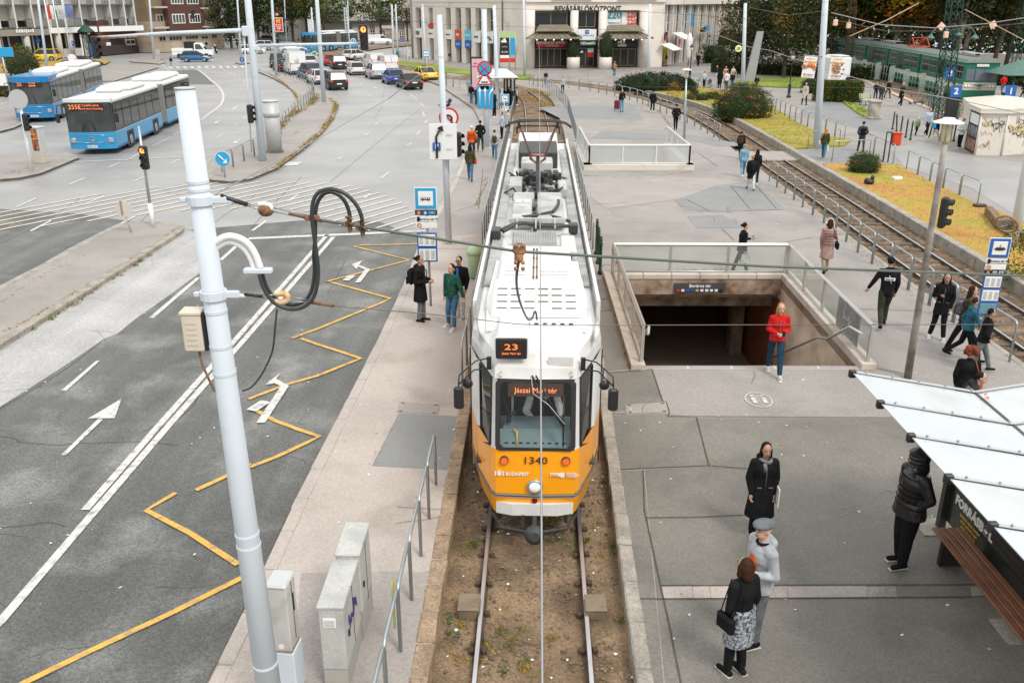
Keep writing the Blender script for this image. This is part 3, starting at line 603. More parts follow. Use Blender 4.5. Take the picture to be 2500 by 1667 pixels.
# ================================================================ TRAM
TY=11.85;tram=tH('tram','yellow and white articulated tram number 1340 arriving at the stop','tram',(xc(TY),TY,.03),-math.atan(.0288))
t_y=M('tram_yellow',(.92,.355,.003),.3,coat=.4,var=.05,scale=1.5);t_w=M('tram_white',(.69,.69,.68),.35,coat=.25,dirt=((.5,.46,.4),1.6,.6,.52),var=.05,scale=6);t_g=M('tram_grey',(.2,.2,.195),.6,var=.3,scale=3)
t_dk=M('tram_machinery',(.045,.05,.048),.6,var=.5,scale=9);t_red=M('tram_red_brown',(.25,.04,.02),.4);t_mt=M('tram_roof_plate',(.5,.5,.49),.5,var=.2,scale=2,dirt=((.2,.18,.15),1.8,.8,.48));dash_m=M('dashboard_blue_grey',(.14,.19,.20),.5)
HW=1.075;LT=21.0
def halfw(y): return .66+(HW-.66)*min(1,y/1.55)**.9 if y<1.55 else HW
def nose(zlist,mi):
 vs=[];n=0
 for z,sb,kw in zlist:
  row=[(-HW*kw,LT,z),(-HW*kw,1.6,z),(-(.66+.26)*kw,.80+sb,z),(-.68*kw,.10+sb,z),(-.60*kw,sb,z),(0,sb-.03,z),(.60*kw,sb,z),(.68*kw,.10+sb,z),(.92*kw,.80+sb,z),(HW*kw,1.6,z),(HW*kw,LT,z)]
  n=len(row);vs+=row
 fs=[(i*n+j,i*n+j+1,(i+1)*n+j+1,(i+1)*n+j) for i in range(len(zlist)-1) for j in range(n-1)]
 return vs,fs
low=MB();vs,fs=nose([(.42,.16,.86),(.5,.06,.95),(.84,0,1)],0);low.add(vs,fs);
vs,fs=nose([(.90,0,1),(1.25,.01,1),(1.63,.05,1)],0);low.add(vs,fs);low.o('lower_body',t_y,tram)
mb=MB();vs,fs=nose([(.84,-.012,1.01),(.90,-.012,1.01)],0);mb.add(vs,fs);mb.o('bumper_strip',M('strip_grey',(.33,.34,.34),.4),tram)
mb=MB();vs,fs=nose([(.862,-.02,1.016),(.878,-.02,1.016)],0);mb.add(vs,fs);mb.o('bumper_strip_line',black_m,tram)
up=MB()
for s in (-1,1):
 up.add([(s*.60,.05,1.63),(s*.68,.15,1.63),(s*.66,.42,2.72),(s*.58,.32,2.72)],[(0,1,2,3)])
 up.add([(s*.87,.78,1.63),(s*.95,.92,1.63),(s*.94,1.05,2.72),(s*.88,.95,2.72)],[(0,1,2,3)])
 up.add([(s*.95,.92,1.63),(s*HW,1.6,1.63),(s*HW,1.6,2.72),(s*.94,1.05,2.72)],[(0,1,2,3)])
 up.add([(s*HW,1.6,2.62),(s*HW,LT,2.62),(s*HW*.985,LT,2.85),(s*HW*.985,1.6,2.85)],[(0,1,2,3)])
 up.add([(s*HW,1.6,1.62),(s*HW,LT,1.62),(s*HW,LT,1.72),(s*HW,1.6,1.72)],[(0,1,2,3)])
 y=3.6
 while y<LT:
  up.add([(s*HW,y,1.7),(s*HW,y+.16,1.7),(s*HW,y+.16,2.64),(s*HW,y,2.64)],[(0,1,2,3)]);y+=1.35
up.add([(-.62,.3,2.70),(.62,.3,2.70),(.62,.36,2.86),(-.62,.36,2.86)],[(0,1,2,3)])
up.add([(-HW,LT,.5),(HW,LT,.5),(HW,LT,2.9),(-HW,LT,2.9)],[(0,1,2,3)])
up.o('upper_body',t_w,tram)
rf=MB();rows=[]
prof=[(2.70,.30,.99),(2.86,.36,.985),(3.02,.52,.96),(3.10,.85,.90)]
vs,fs=nose(prof,0);rf.add(vs,fs)
n=11;top=[len(rf.v)-n+i for i in range(n)];rf.f.append(tuple(top));rf.m.append(0);rf.sm.append(False)
rf.o('roof',t_w,tram)
def ws(u,v): # u -1..1, v 0..1
 return (u*.575,.035+.285*v,1.63+1.07*v)
mb=MB();fr=.045
outer_=[(-1,.06),(-.9,0),(.9,0),(1,.06),(1,.94),(.9,1),(-.9,1),(-1,.94)]
inn=[(u*.93,.045+v*.91) for u,v in outer_]
vs=[Ve(ws(u*1.06,v))+Ve((0,-.02,0)) for u,v in outer_]+[Ve(ws(u,v))+Ve((0,-.03,0)) for u,v in inn];mb.add(vs,[(i,(i+1)%8,8+(i+1)%8,8+i) for i in range(8)]);mb.o('windscreen_frame',rubber,tram)
mb=MB();mb.add([Ve(ws(u,v))+Ve((0,-.018,0)) for u,v in inn],[tuple(range(8))]);tg=glassy('tram_glass',(.86,.9,.9),.01,.03,1.22);mb.o('windscreen',tg,tram)
for s in (-1,1):
 mb=MB();mb.add([(s*.69,.17,1.68),(s*.865,.77,1.42),(s*.878,.93,2.66),(s*.67,.43,2.66)],[(0,1,2,3)]);mb.o('side_window',tg,tram)
 mb=MB();mb.tb([(s*.69,.16,1.66),(s*.868,.765,1.40),(s*.882,.93,2.68),(s*.67,.42,2.68),(s*.69,.16,1.66)],.02,5);mb.tb([(s*.69,.24,2.1),(s*.875,.86,2.0)],.012,4);mb.o('window_frame',rubber,tram)
 y=1.75 # first door then windows and doors
 mb=MB();mb.box((s*(HW+.012),2.6,1.3),(.03,1.5,1.7));mb.o('door',t_y,tram)
 mb=MB();mb.box((s*(HW+.018),2.6,1.95),(.03,1.0,1.1));mb.o('door_window',dglass,tram)
 mb=MB();mb.box((s*(HW+.03),2.6,1.5),(.02,.06,2.15));mb.box((s*(HW+.03),1.86,1.5),(.02,.05,2.15));mb.box((s*(HW+.03),3.34,1.5),(.02,.05,2.15));mb.o('door_seal',rubber,tram)
 mb=MB();mb.box((s*(HW-.03),2.6,.44),(.1,1.6,.06));mb.o('door_step',galv,tram)
 y=3.8;k=0
 while y<LT-1.2:
  w=1.15;mb=MB();mb.box((s*(HW-.004),y+w/2,2.16),(.02,w,.88));mb.o('side_pane',dglass,tram);y+=1.35;k+=1
 mb=MB();mb.box((s*(HW+.006),1.62,2.0),(.02,.1,.9));None
 mr=MB();mr.tb([(s*.70,.42,2.98),(s*.90,.30,2.98),(s*1.14,.12,2.82),(s*1.15,.08,2.66)],.012,5);mr.tb([(s*.70,.40,2.82),(s*.93,.28,2.84),(s*1.14,.12,2.68)],.012,5);mr.tb([(s*1.0,.22,2.92),(s*1.0,.22,2.72)],.01,4);mr.box((s*.71,.42,2.90),(.07,.05,.2));ma=mr.o('mirror_arm',black_m,tram)
 mb=MB();mb.bb((s*1.15,.08,2.47),(.15,.08,.36),.03);mb.o('mirror',black_m,ma)
 mb=MB();mb.ball((s*1.02,.18,2.66),(.08,.04,.08),8);mb.o('wide_angle_mirror',black_m,ma)
 mb=MB();mb.cyl((s*.47,-.03,1.47),(s*.47,.04,1.47),.055,n=12);lb=mb.o('indicator_lamp',M('lamp_orange',(.7,.12,.02),.3,emit=.3),tram);mb=MB();mb.cyl((s*.47,-.022,1.47),(s*.47,.03,1.47),.066,n=12);mb.o('rim',t_dk,lb)
 mb=MB();mb.tb([(s*.52,.31,2.80),(s*.55,.26,2.84),(s*.55,.26,2.76),(s*.52,.31,2.72)],.012,4);mb.o('grab_handle',t_w,tram)
 pr=MB();pr.prism([(s*(HW-.06),2.2),(s*(HW+.0),2.2),(s*(HW+.0),LT-.2),(s*(HW-.06),LT-.2)],2.84,3.30) ;pr.add([(s*(HW),2.2,2.84),(s*.93,1.0,3.0),(s*.90,1.1,3.08),(s*(HW-.06),2.2,3.30)],[(0,1,2,3)]);pr.o('roof_parapet',t_w,tram)
 wk=MB();
 for k in range(9):
  wk.box((s*.86,4.4+k*1.75,3.14),(.22,1.7,.04))
  for j in range(6): wk.box((s*(.78+j*.034),4.4+k*1.75,3.168),(.012,1.68,.012))
 wk.o('roof_walkway',t_mt,tram)
mb=MB();mb.prism([(-.60,.02),(-.35,-.06),(.35,-.06),(.60,.02),(.58,.12),(-.58,.12)],.54,.74);mb.o('bumper',t_w,tram)
hl=MB();hl.la([(.105,0),(.125,.03),(.125,.05),(.10,.055)],16);h=hl.o('headlight_rim',galv,tram);h.location=(0,-.02,1.05);h.rotation_euler=(PI/2,0,0)
mb=MB();mb.ball((0,0,.04),(.098,.098,.04),12);g_=mb.o('lens',M('lamp_clear',(.8,.78,.75),.15,emit=.12),h)
mb=MB();mb.cyl((0,-.05,.80),(0,.05,.80),.045,n=10);mb.o('tail_lamp',M('lamp_dark_red',(.18,.01,.01),.3),tram)
mb=MB();mb.cyl((0,-.45,.50),(0,.3,.50),.04,n=8);mb.cyl((0,-.5,.50),(0,-.42,.50),.06,n=10);mb.o('coupling_bar',t_dk,tram)
mb=MB();mb.la([(.07,.1),(.14,.03),(.155,0),(.15,-.03),(.07,-.04),(.04,-.02)],16);o=mb.o('buffer',t_dk,tram);o.location=(0,-.5,.48);o.rotation_euler=(R(75),0,0)
mb=MB();mb.tb([(-.66,.35,.32),(-.5,.0,.28),(0,-.12,.26),(.5,.0,.28),(.66,.35,.32)],.035,6);mb.box((-.18,-.06,.4),(.05,.05,.3));mb.box((.5,.2,.42),(.05,.05,.3));mb.box((-.55,.3,.42),(.05,.05,.3));mb.o('fender_bar',t_dk,tram)
mb=MB();mb.box((0,LT/2+.8,.34),(1.7,LT-2.4,.3));
for y in (2.2,3.9,9.5,11.3,16.8,18.6):
 for s in (-1,1): mb.cyl((s*.66,y,.30),(s*.8,y,.30),.29,n=14)
mb.o('bogies',t_dk,tram)
mb=MB();mb.bb((-.37,.80,3.19),(.50,.9,.34),.05);dbx=mb.o('display_housing',t_w,tram)
mb=MB();mb.bb((-.37,.335,3.17),(.47,.04,.33),.04);mb.o('display_frame',black_m,dbx)
led=M('led_orange',(.8,.22,.08),.5,emit=.6);ledbg=M('led_panel',(.05,.02,.012),.3,var=.3,scale=30)
mb=MB();mb.box((-.37,.312,3.17),(.34,.006,.2));mb.o('display_panel',ledbg,dbx)
tX('23',.13,led,dbx,(-.37,.305,3.20),name='route_number',sx=1.7);tX('Jászai Mari tér',.045,led,dbx,(-.37,.305,3.10),name='route_text',sx=1.1)
mb=MB();mb.add([(-.42,.20,2.45),(.42,.20,2.45),(.42,.27,2.64),(-.42,.27,2.64)],[(0,1,2,3)]);dp=mb.o('destination_display',ledbg,tram)
tX('Jászai Mari tér',.11,led,dp,(0,.22,2.54),(R(70),0,0),name='destination_text',sx=1.02)
tX('1340',.17,M('number_brown',(.08,.02,.01),.5),tram,(0,-.012,1.475),(R(88),0,0),name='fleet_number',sx=1.15)
tX('BUDAPEST',.075,sign_w,tram,(-.27,-.02,1.245),(R(88),0,0),name='city_lettering',bold=.002)
tX('BKK',.06,t_y,tram,(.30,-.032,1.245),(R(88),0,0),name='operator_lettering')
mb=MB();mb.box((.31,-.022,1.245),(.16,.008,.055));mb.cyl((.415,-.03,1.245),(.415,-.015,1.245),.042,n=12);mb.o('operator_logo',sign_w,tram)
for k,s_ in enumerate(('BUDAPESTI','KÖZLEKEDÉSI','KÖZPONT')): tX(s_,.032,sign_w,tram,(.48,-.02,1.27-.03*k),(R(88),0,0),name='operator_text',align='LEFT')
cr_=MB()   # small coat of arms: shield between two supporters
cr_.tess([[(-.03,.04),(.03,.04),(.034,-.01),(0,-.045),(-.034,-.01)][::-1]],0)
for s in (-1,1): cr_.tess([[(s*.045,.03),(s*.06,.045),(s*.075,.03),(s*.065,0),(s*.08,-.03),(s*.045,-.03),(s*.05,0)]],0)
for a in (-.015,0,.015): cr_.ball((a,.052,0),.008,5)
o=cr_.o('coat_of_arms',sign_w,tram);o.location=(-.545,-.018,1.25);o.rotation_euler=(R(88),0,R(-3))
mb=MB()
for k in range(8): mb.box((.37,.40+k*.012,2.80+k*.028),(.36,.02,.008))
mb.box((.37,.43,2.9),(.38,.004,.26));mb.o('vent_grille',t_w,tram).location=(0,-.06,0)
mb=MB();mb.tb([(-.06,.28,2.76),(.14,.16,2.42),(.42,.0,2.05)],.014,5);mb.tb([(.0,.28,2.76),(.2,.16,2.42),(.44,.0,2.07)],.012,5);mb.tb([(.42,.16,2.5),(.42,-.02,1.72)],.012,5);mb.o('wiper',black_m,tram)
mb=MB();mb.tb([(-.07,.27,2.75),(-.04,.2,2.5),(.2,.1,2.36),(.44,-.02,2.1)],.006,4);mb.o('wiper_hose',M('hose_grey',(.5,.5,.48),.5),tram)
mb=MB();mb.add([(-.56,.10,1.64),(.56,.10,1.64),(.56,.36,1.83),(-.56,.36,1.83)],[(0,1,2,3)]);mb.add([(-.5,.36,1.83),(.5,.36,1.83),(.48,.72,1.86),(-.48,.72,1.86)],[(0,1,2,3)]);mb.box((0,.75,1.5),(1.1,.04,.7));d_=mb.o('dashboard',dash_m,tram)
mb=MB()
for k in range(9): mb.box((-.44+k*.11,.15,1.695),(.055,.014,.014))
mb.o('air_slot',black_m,d_)
mb=MB();mb.tb([(-.34,.30,1.86),(-.28,.24,1.84),(-.28,.12,1.66)],.012,4);mb.o('pull_strap',M('strap_yellow',(.8,.5,.03),.5),d_)
mb=MB();mb.box((-.42,.45,1.96),(.07,.07,.12));mb.tb([(-.5,.5,2.3),(-.42,.4,2.1),(-.36,.5,1.95)],.01,4);mb.ball((-.33,.45,2.05),.04,6);mb.o('cab_controls',black_m,tram)
mb=MB();mb.box((0,1.75,1.9),(1.8,.04,1.9));mb.box((0,1.2,1.08),(1.9,1.1,.04));mb.o('cab_back_wall',M('cab_interior',(.06,.06,.06),.7,var=.3),tram)
mb=MB();mb.tb([(-.36,.6,1.8),(-.36,.62,2.75)],.02,5);mb.box((-.2,1.6,2.05),(.36,.04,.35));mb.o('cab_post',M('cab_grey',(.4,.42,.42),.6),tram)
mb=MB();mb.add([(-.80,1.25,3.10),(.80,1.25,3.10),(.86,2.5,3.22),(-.86,2.5,3.22),(-.80,4.9,3.22),(.80,4.9,3.22)],[(0,1,2,3),(3,2,5,4)]);
mb.prism([(-.66,2.6),(.66,2.6),(.62,4.9),(-.62,4.9)],3.2,3.52)
mb.add([(-.74,1.75,3.16),(.74,1.75,3.16),(.70,2.62,3.53),(-.70,2.62,3.53),(-.86,2.2,3.2),(.86,2.2,3.2)],[(0,1,2,3),(0,3,4),(1,5,2)])
hd=mb.o('air_conditioner_hood',t_w,tram)
sl=MB()
for r_ in range(4):
 for c_ in range(6):
  if (r_*5+c_*3)%7==2: continue
  y=1.95+r_*.15;z=3.16+(y-1.75)*.425+.012;sl.box((-.58+c_*.23,y,z),(.17,.02,.012))
for r_ in range(2):
 for c_ in range(12): 
  sl.box((.08+c_*.04,2.95+r_*.22,3.526),(.014,.05,.008));sl.box((-.55+c_*.03,2.95+r_*.22,3.526),(.01,.05,.008))
sl.o('hood_louvre',t_g,hd)
mb=MB()
for c_ in range(9): mb.box((-.56+c_*.14,1.52,3.14),(.07,.03,.012))
mb.o('hood_slot',black_m,hd)
mb=MB();mb.cyl((-.06,2.7,3.53),(-.06,4.7,3.53),.012,n=5);mb.cyl((0,2.7,3.53),(0,4.7,3.53),.012,n=5)
for q in range(4):
 for x in (-.06,0): mb.ball((x,2.75+q*.6,3.55),.022,6)
mb.o('hood_bolt',rust_m,hd)
def rbox(y0,y1,x0,x1,z0,z1,m,name='roof_unit'):
 mb=MB();mb.bb(((x0+x1)/2,(y0+y1)/2,(z0+z1)/2),(x1-x0,y1-y0,z1-z0),.03);return mb.o(name,m,tram)
mb=MB();mb.box((0,12.6,3.06),(2.0,16,.06));mb.o('roof_deck',t_g,tram)
g1=rbox(5.2,6.5,-.52,.42,3.1,3.4,t_mt,'radiator_grille')
mb=MB()
for k in range(26): mb.box((-.5+k*.0355,5.85,3.405),(.012,1.25,.012))
mb.o('grille_fin',t_g,g1)
rbox(5.2,6.4,.48,.80,3.1,3.36,t_w);rbox(5.0,5.5,.5,.7,3.1,3.3,t_dk);rbox(7.9,9.9,-.60,-.13,3.1,3.42,t_mt,'equipment_case');c2=rbox(7.9,9.9,.0,.62,3.1,3.42,t_mt,'equipment_case')
rbox(10.0,10.7,-.62,-.08,3.1,3.40,t_mt,'case_lid');rbox(10.0,10.7,.0,.62,3.1,3.40,t_mt,'case_lid')
mb=MB();mb.box((-.46,9.4,3.44),(.16,.25,.03));mb.box((-.25,9.4,3.44),(.16,.25,.03));mb.o('case_lid',t_w,tram)
rbox(14.6,15.6,-.5,.45,3.2,3.5,t_mt,'resistor_grille');rbox(15.8,18.2,-.60,.62,3.1,3.6,t_dk,'resistor_bank');rbox(18.4,19.0,-.62,.62,3.1,3.5,t_w,'rear_cover');rbox(19.0,20.6,-.68,.68,3.05,3.55,t_w,'rear_hood')
rbox(11.4,12.6,-.78,-.42,3.1,3.45,t_mt,'air_tank_box');rbox(11.4,12.6,.56,.80,3.1,3.36,t_mt,'side_case')
mc=MB();random.seed(5)
for i in range(46): mc.bb((ru(-.55,.6),ru(10.9,14.5),ru(3.12,3.3)),(ru(.06,.25),ru(.08,.35),ru(.08,.3)),.02)
for i in range(22):
 x,y=ru(-.6,.6),ru(11,14.4);mc.tb([(x,y,3.2),(x+ru(-.4,.4),y+ru(-.2,.2),3.4),(x+ru(-.4,.4),y+.4,3.15)],.025,5)
for i in range(5): mc.cyl((-.5+i*.25,13.2,3.35),(-.4+i*.25,13.2,3.35),.12,n=10)
mc.o('roof_machinery',t_dk,tram)['kind']='stuff'
hs=MB()
for k,(a,b,c_) in enumerate([((-.75,6.9,3.3),(-.35,7.2,3.45),(.0,7.4,3.3)),((-.8,7.05,3.3),(-.4,7.35,3.42),(.0,7.55,3.3)),((0,7.2,3.35),(.35,7.0,3.4),(.75,7.25,3.35)),((0,7.35,3.35),(.4,7.15,3.4),(.8,7.4,3.3)),((-.6,8.0,3.35),(-.1,7.9,3.42),(.35,8.2,3.45)),((.35,8.2,3.45),(.5,8.7,3.5),(.5,9.0,3.55)),((.3,8.0,3.4),(.5,7.8,3.4),(.75,7.9,3.3))]): hs.tb(smp([a,b,c_],2),.04,7)
for k in range(12): hs.bb((ru(-.1,.1),7.2+k*.2,3.3),(.09,.1,.12),.02)
hs.bb((-.9,6.9,3.25),(.2,.4,.25),.02);hs.bb((.8,7.3,3.3),(.2,.3,.2),.02)
hs.o('roof_hoses',cable_m,tram)['kind']='stuff'
mb=MB()
for k in range(3): mb.box((-.45+k*.42,7.3,3.4),(.03,.9,.03))
mb.box((0,7.75,3.36),(1.3,.1,.1));mb.o('hose_bracket',t_mt,tram)
pt=tH('x',None,None);bpy.data.objects.remove(pt)
pk=M('pantograph_red',(.34,.16,.14),.6,dirt=((.3,.28,.27),6,.6));pb=M('pantograph_black',(.03,.03,.032),.5)
y0=11.2
mb=MB();mb.tb([(0,y0-.3,3.25),(-.0,y0+1.5,3.95)],.05,8);mb.box((0,y0-.2,3.3),(.5,.3,.1));mb.o('pantograph_lower_arm',pb,tram)
mb=MB();mb.tb([(-.2,y0+1.5,4.02),(-.2,y0+1.62,3.9),(0,y0+1.35,3.8),(.2,y0+1.62,3.9),(.2,y0+1.5,4.02),(-.2,y0+1.5,4.02)],.04,6);mb.o('pantograph_knee',pk,tram)
ZP=5.12;yh=y0+.15
mb=MB()
for s in (-1,1): mb.tb([(s*.2,y0+1.55,4.0),(s*.47,yh,ZP-.12)],.03,6);
mb.tb([(.05,y0+1.5,4.0),(.4,yh+.2,ZP-.3)],.012,4);mb.o('pantograph_upper_arm',pk,tram)
mb=MB()
for dy in (-.12,.12):
 mb.tb([(-.86,yh+dy,ZP-.16),(-.72,yh+dy,ZP-.06),(-.5,yh+dy,ZP),(0,yh+dy,ZP+.01),(.5,yh+dy,ZP),(.72,yh+dy,ZP-.06),(.86,yh+dy,ZP-.16)],.024,6)
mb.tb([(-.47,yh,ZP-.13),(.47,yh,ZP-.13)],.02,5)
for s in (-1,1): mb.box((s*.5,yh,ZP-.1),(.07,.1,.18));mb.box((s*.55,yh+.1,ZP-.25),(.04,.04,.2))
mb.o('pantograph_head',pb,tram)
# ================================================================ BUSES
def bus(name,lab,p0,p1,kind,col,disp,group='blue articulated city buses'):
 """front centre p0, direction towards p1 (rear)"""
 d=(p1-p0);L=d.length;root=tH(name,lab,'bus',(p0.x,p0.y,0),math.atan2(d.y,d.x)-PI/2,group)
 W=1.26;blue=M('bus_blue_'+kind,col,.3,coat=.4);roof=M('bus_roof_white',(.66,.66,.65),.4,dirt=((.6,.6,.58),1,.4));J0=L*.57
 def sect(y0,y1,nm):
  mb=MB();mb.bb((0,(y0+y1)/2,.78),(2*W,y1-y0,.92),.06);mb.o('lower_body',blue,root)
  mb=MB();mb.bb((0,(y0+y1)/2,2.86),(2*W,y1-y0,.30),.10);mb.o('roof',roof,root)
  mb=MB();mb.box((0,(y0+y1)/2+.0,1.95),(2*W-.06,y1-y0-.06,1.6));mb.o('window_band',dglass,root)
  n=max(3,int((y1-y0)/1.45));
  for s in (-1,1):
   for k in range(n):
    a=y0+.25+(y1-y0-.4)*k/n;b=y0+.25+(y1-y0-.4)*(k+1)/n-.09
    mb=MB();mb.bb((s*(W-.012),(a+b)/2,1.97),(.02,b-a,1.3),.01);mb.o('window_pane',bglass,root)
  for s in (-1,1): mb=MB();mb.box((s*(W+.002),(y0+y1)/2,.36),(.01,y1-y0-.2,.12));mb.o('skirt',M('bus_skirt',(.02,.1,.2),.4),root)
 sect(0,J0-.6,0);sect(J0+.6,L,1)
 mb=MB()
 for k in range(9): mb.box((0,J0-.55+k*.1375,1.7),(2*W-(.1 if k%2 else .02),.075,2.4))
 mb.o('bellows',M('bellows_grey',(.27,.26,.24),.8,var=.2),root)
 for y in (2.6,J0-2.2,L-3.2):
  for s in (-1,1):
   mb=MB();mb.box((s*(W-.01),y,.55),(.03,1.25,.9));mb.o('wheel_arch',black_m,root)
   mb=MB();mb.cyl((s*(W-.25),y,.48),(s*(W+.012),y,.48),.48,n=18);w_=mb.o('wheel',rubber,root);mb=MB();mb.cyl((s*(W+.0),y,.48),(s*(W+.025),y,.48),.27,n=12);mb.o('rim',galv,w_)
 mb=MB();mb.prism([(-W+.05,0.0),(-W*.6,-.12),(0,-.16),(W*.6,-.12),(W-.05,0.0),(W-.05,.1),(-W+.05,.1)],1.22,2.86);mb.o('windscreen',bglass if kind=='a' else bglass,root)
 mb=MB();mb.prism([(-W+.02,0),(-W*.6,-.15),(0,-.19),(W*.6,-.15),(W-.02,0),(W-.02,.1),(-W+.02,.1)],.32,1.24);mb.o('front_panel',blue,root)
 if kind=='a':
  mb=MB();mb.prism([(-W,0),(-W*.6,-.13),(0,-.18),(W*.6,-.13),(W,0),(W,.3),(-W,.3)],2.84,3.02);mb.o('front_cap',roof,root)
 else:
  mb=MB();mb.prism([(-W,0),(-W*.6,-.2),(0,-.25),(W*.6,-.2),(W,0),(W,2.2),(-W,2.2)],2.72,3.12);mb.add([(-W,2.2,3.12),(W,2.2,3.12),(W*.8,4.2,3.12),(-W*.8,4.2,3.12)],[(0,1,2,3)]);mb.o('front_cap',blue,root)
 mb=MB();mb.box((0,-.17,2.60),(1.7,.03,.34));dp=mb.o('display',ledbg,root)
 tX(disp[0],.34,led,dp,(-.62,-.19,2.60),name='route_number');tX(disp[1],.17,led,dp,(.22,-.19,2.69),name='route_text');tX(disp[2],.15,led,dp,(.22,-.19,2.51),name='route_text')
 for s in (-1,1):
  mb=MB();mb.bb((s*(W-.26),-.08,.78),(.28,.16,.3),.06);mb.o('headlight',M('lamp_grey',(.35,.36,.37),.2),root)
  mb=MB();mb.tb([(s*(W-.1),.0,2.75),(s*(W+.28),-.25,2.7),(s*(W+.3),-.28,2.3)],.03,5);ma=mb.o('mirror_arm',black_m,root);mb=MB();mb.bb((s*(W+.3),-.28,2.02),(.2,.12,.5),.03);mb.o('mirror',black_m,ma)
 mb=MB();mb.box((0,-.2,.46),(.52,.02,.13));pl=mb.o('number_plate',sign_w,root);tX('SKN-727' if kind=='a' else 'LOV-877',.12,sign_k,pl,(0,-.215,.46),name='plate_text')
 mb=MB();mb.tb([(-.9,-.17,1.06),(0,-.2,1.1),(.9,-.17,1.06),(.85,-.19,.72),(0,-.22,.66),(-.85,-.19,.72),(-.9,-.17,1.06)],.012,4);mb.o('front_trim',M('trim_chrome',(.6,.6,.6),.2,.9),root)
 if kind=='a':
  mb=MB();
  for k in range(16): 
   a=k*PI/8;mb.cyl((.16*cos(a),-.215,.84+.16*sin(a)),(.16*cos(a+PI/8),-.215,.84+.16*sin(a+PI/8)),.014,n=4)
  for k in range(3): a=PI/2+k*2*PI/3;mb.cyl((0,-.215,.84),(.16*cos(a),-.215,.84+.16*sin(a)),.022,.006,n=4)
  mb.o('badge',M('trim_chrome'),root)
 mb=MB();mb.tb([(.3,-.2,1.3),(.1,-.2,1.9)],.015,4);mb.tb([(-.4,-.2,1.3),(-.2,-.2,1.8)],.015,4);mb.o('wiper',black_m,root)
 for (y,l,w_) in ((3.6,.9,1.4),(6.0,3.2,1.9),(J0+2.6,3.4,1.9),(L-2,1.5,1.7)):
  if y+l/2<L: mb=MB();mb.bb((0,y+.3,3.14),(w_,l,.30),.12);mb.o('roof_unit',roof,root)
 return root
def busline(a,b,L):
 a=G(*a,0);b=G(*b,0);d=(b-a).normalized();n=Ve((-d.y,d.x,0));n=-n if n.x>0 else n;a=a+n*1.26;return a,a+d*L
BA,BB=busline((503,496),(614,440),17.5);BC,BD=busline((384,435),(459,398),17.5)
bus('articulated_bus','light blue articulated bus showing 255E in front of the near kerb island',BA,BB,'a',(.02,.27,.52),('255E','Csuklós járat','Front-door boarding'))
bus('articulated_bus','darker blue articulated bus parked behind and left of the 255E bus',BC,BD,'b',(.01,.19,.44),('25','~2,3','~6'))
bus('articulated_bus','distant blue articulated bus with red front crossing behind the queue of cars',G(862,303,.0),G(948,297,.0),'a2',(.02,.30,.58),('23','~3','~2')) 
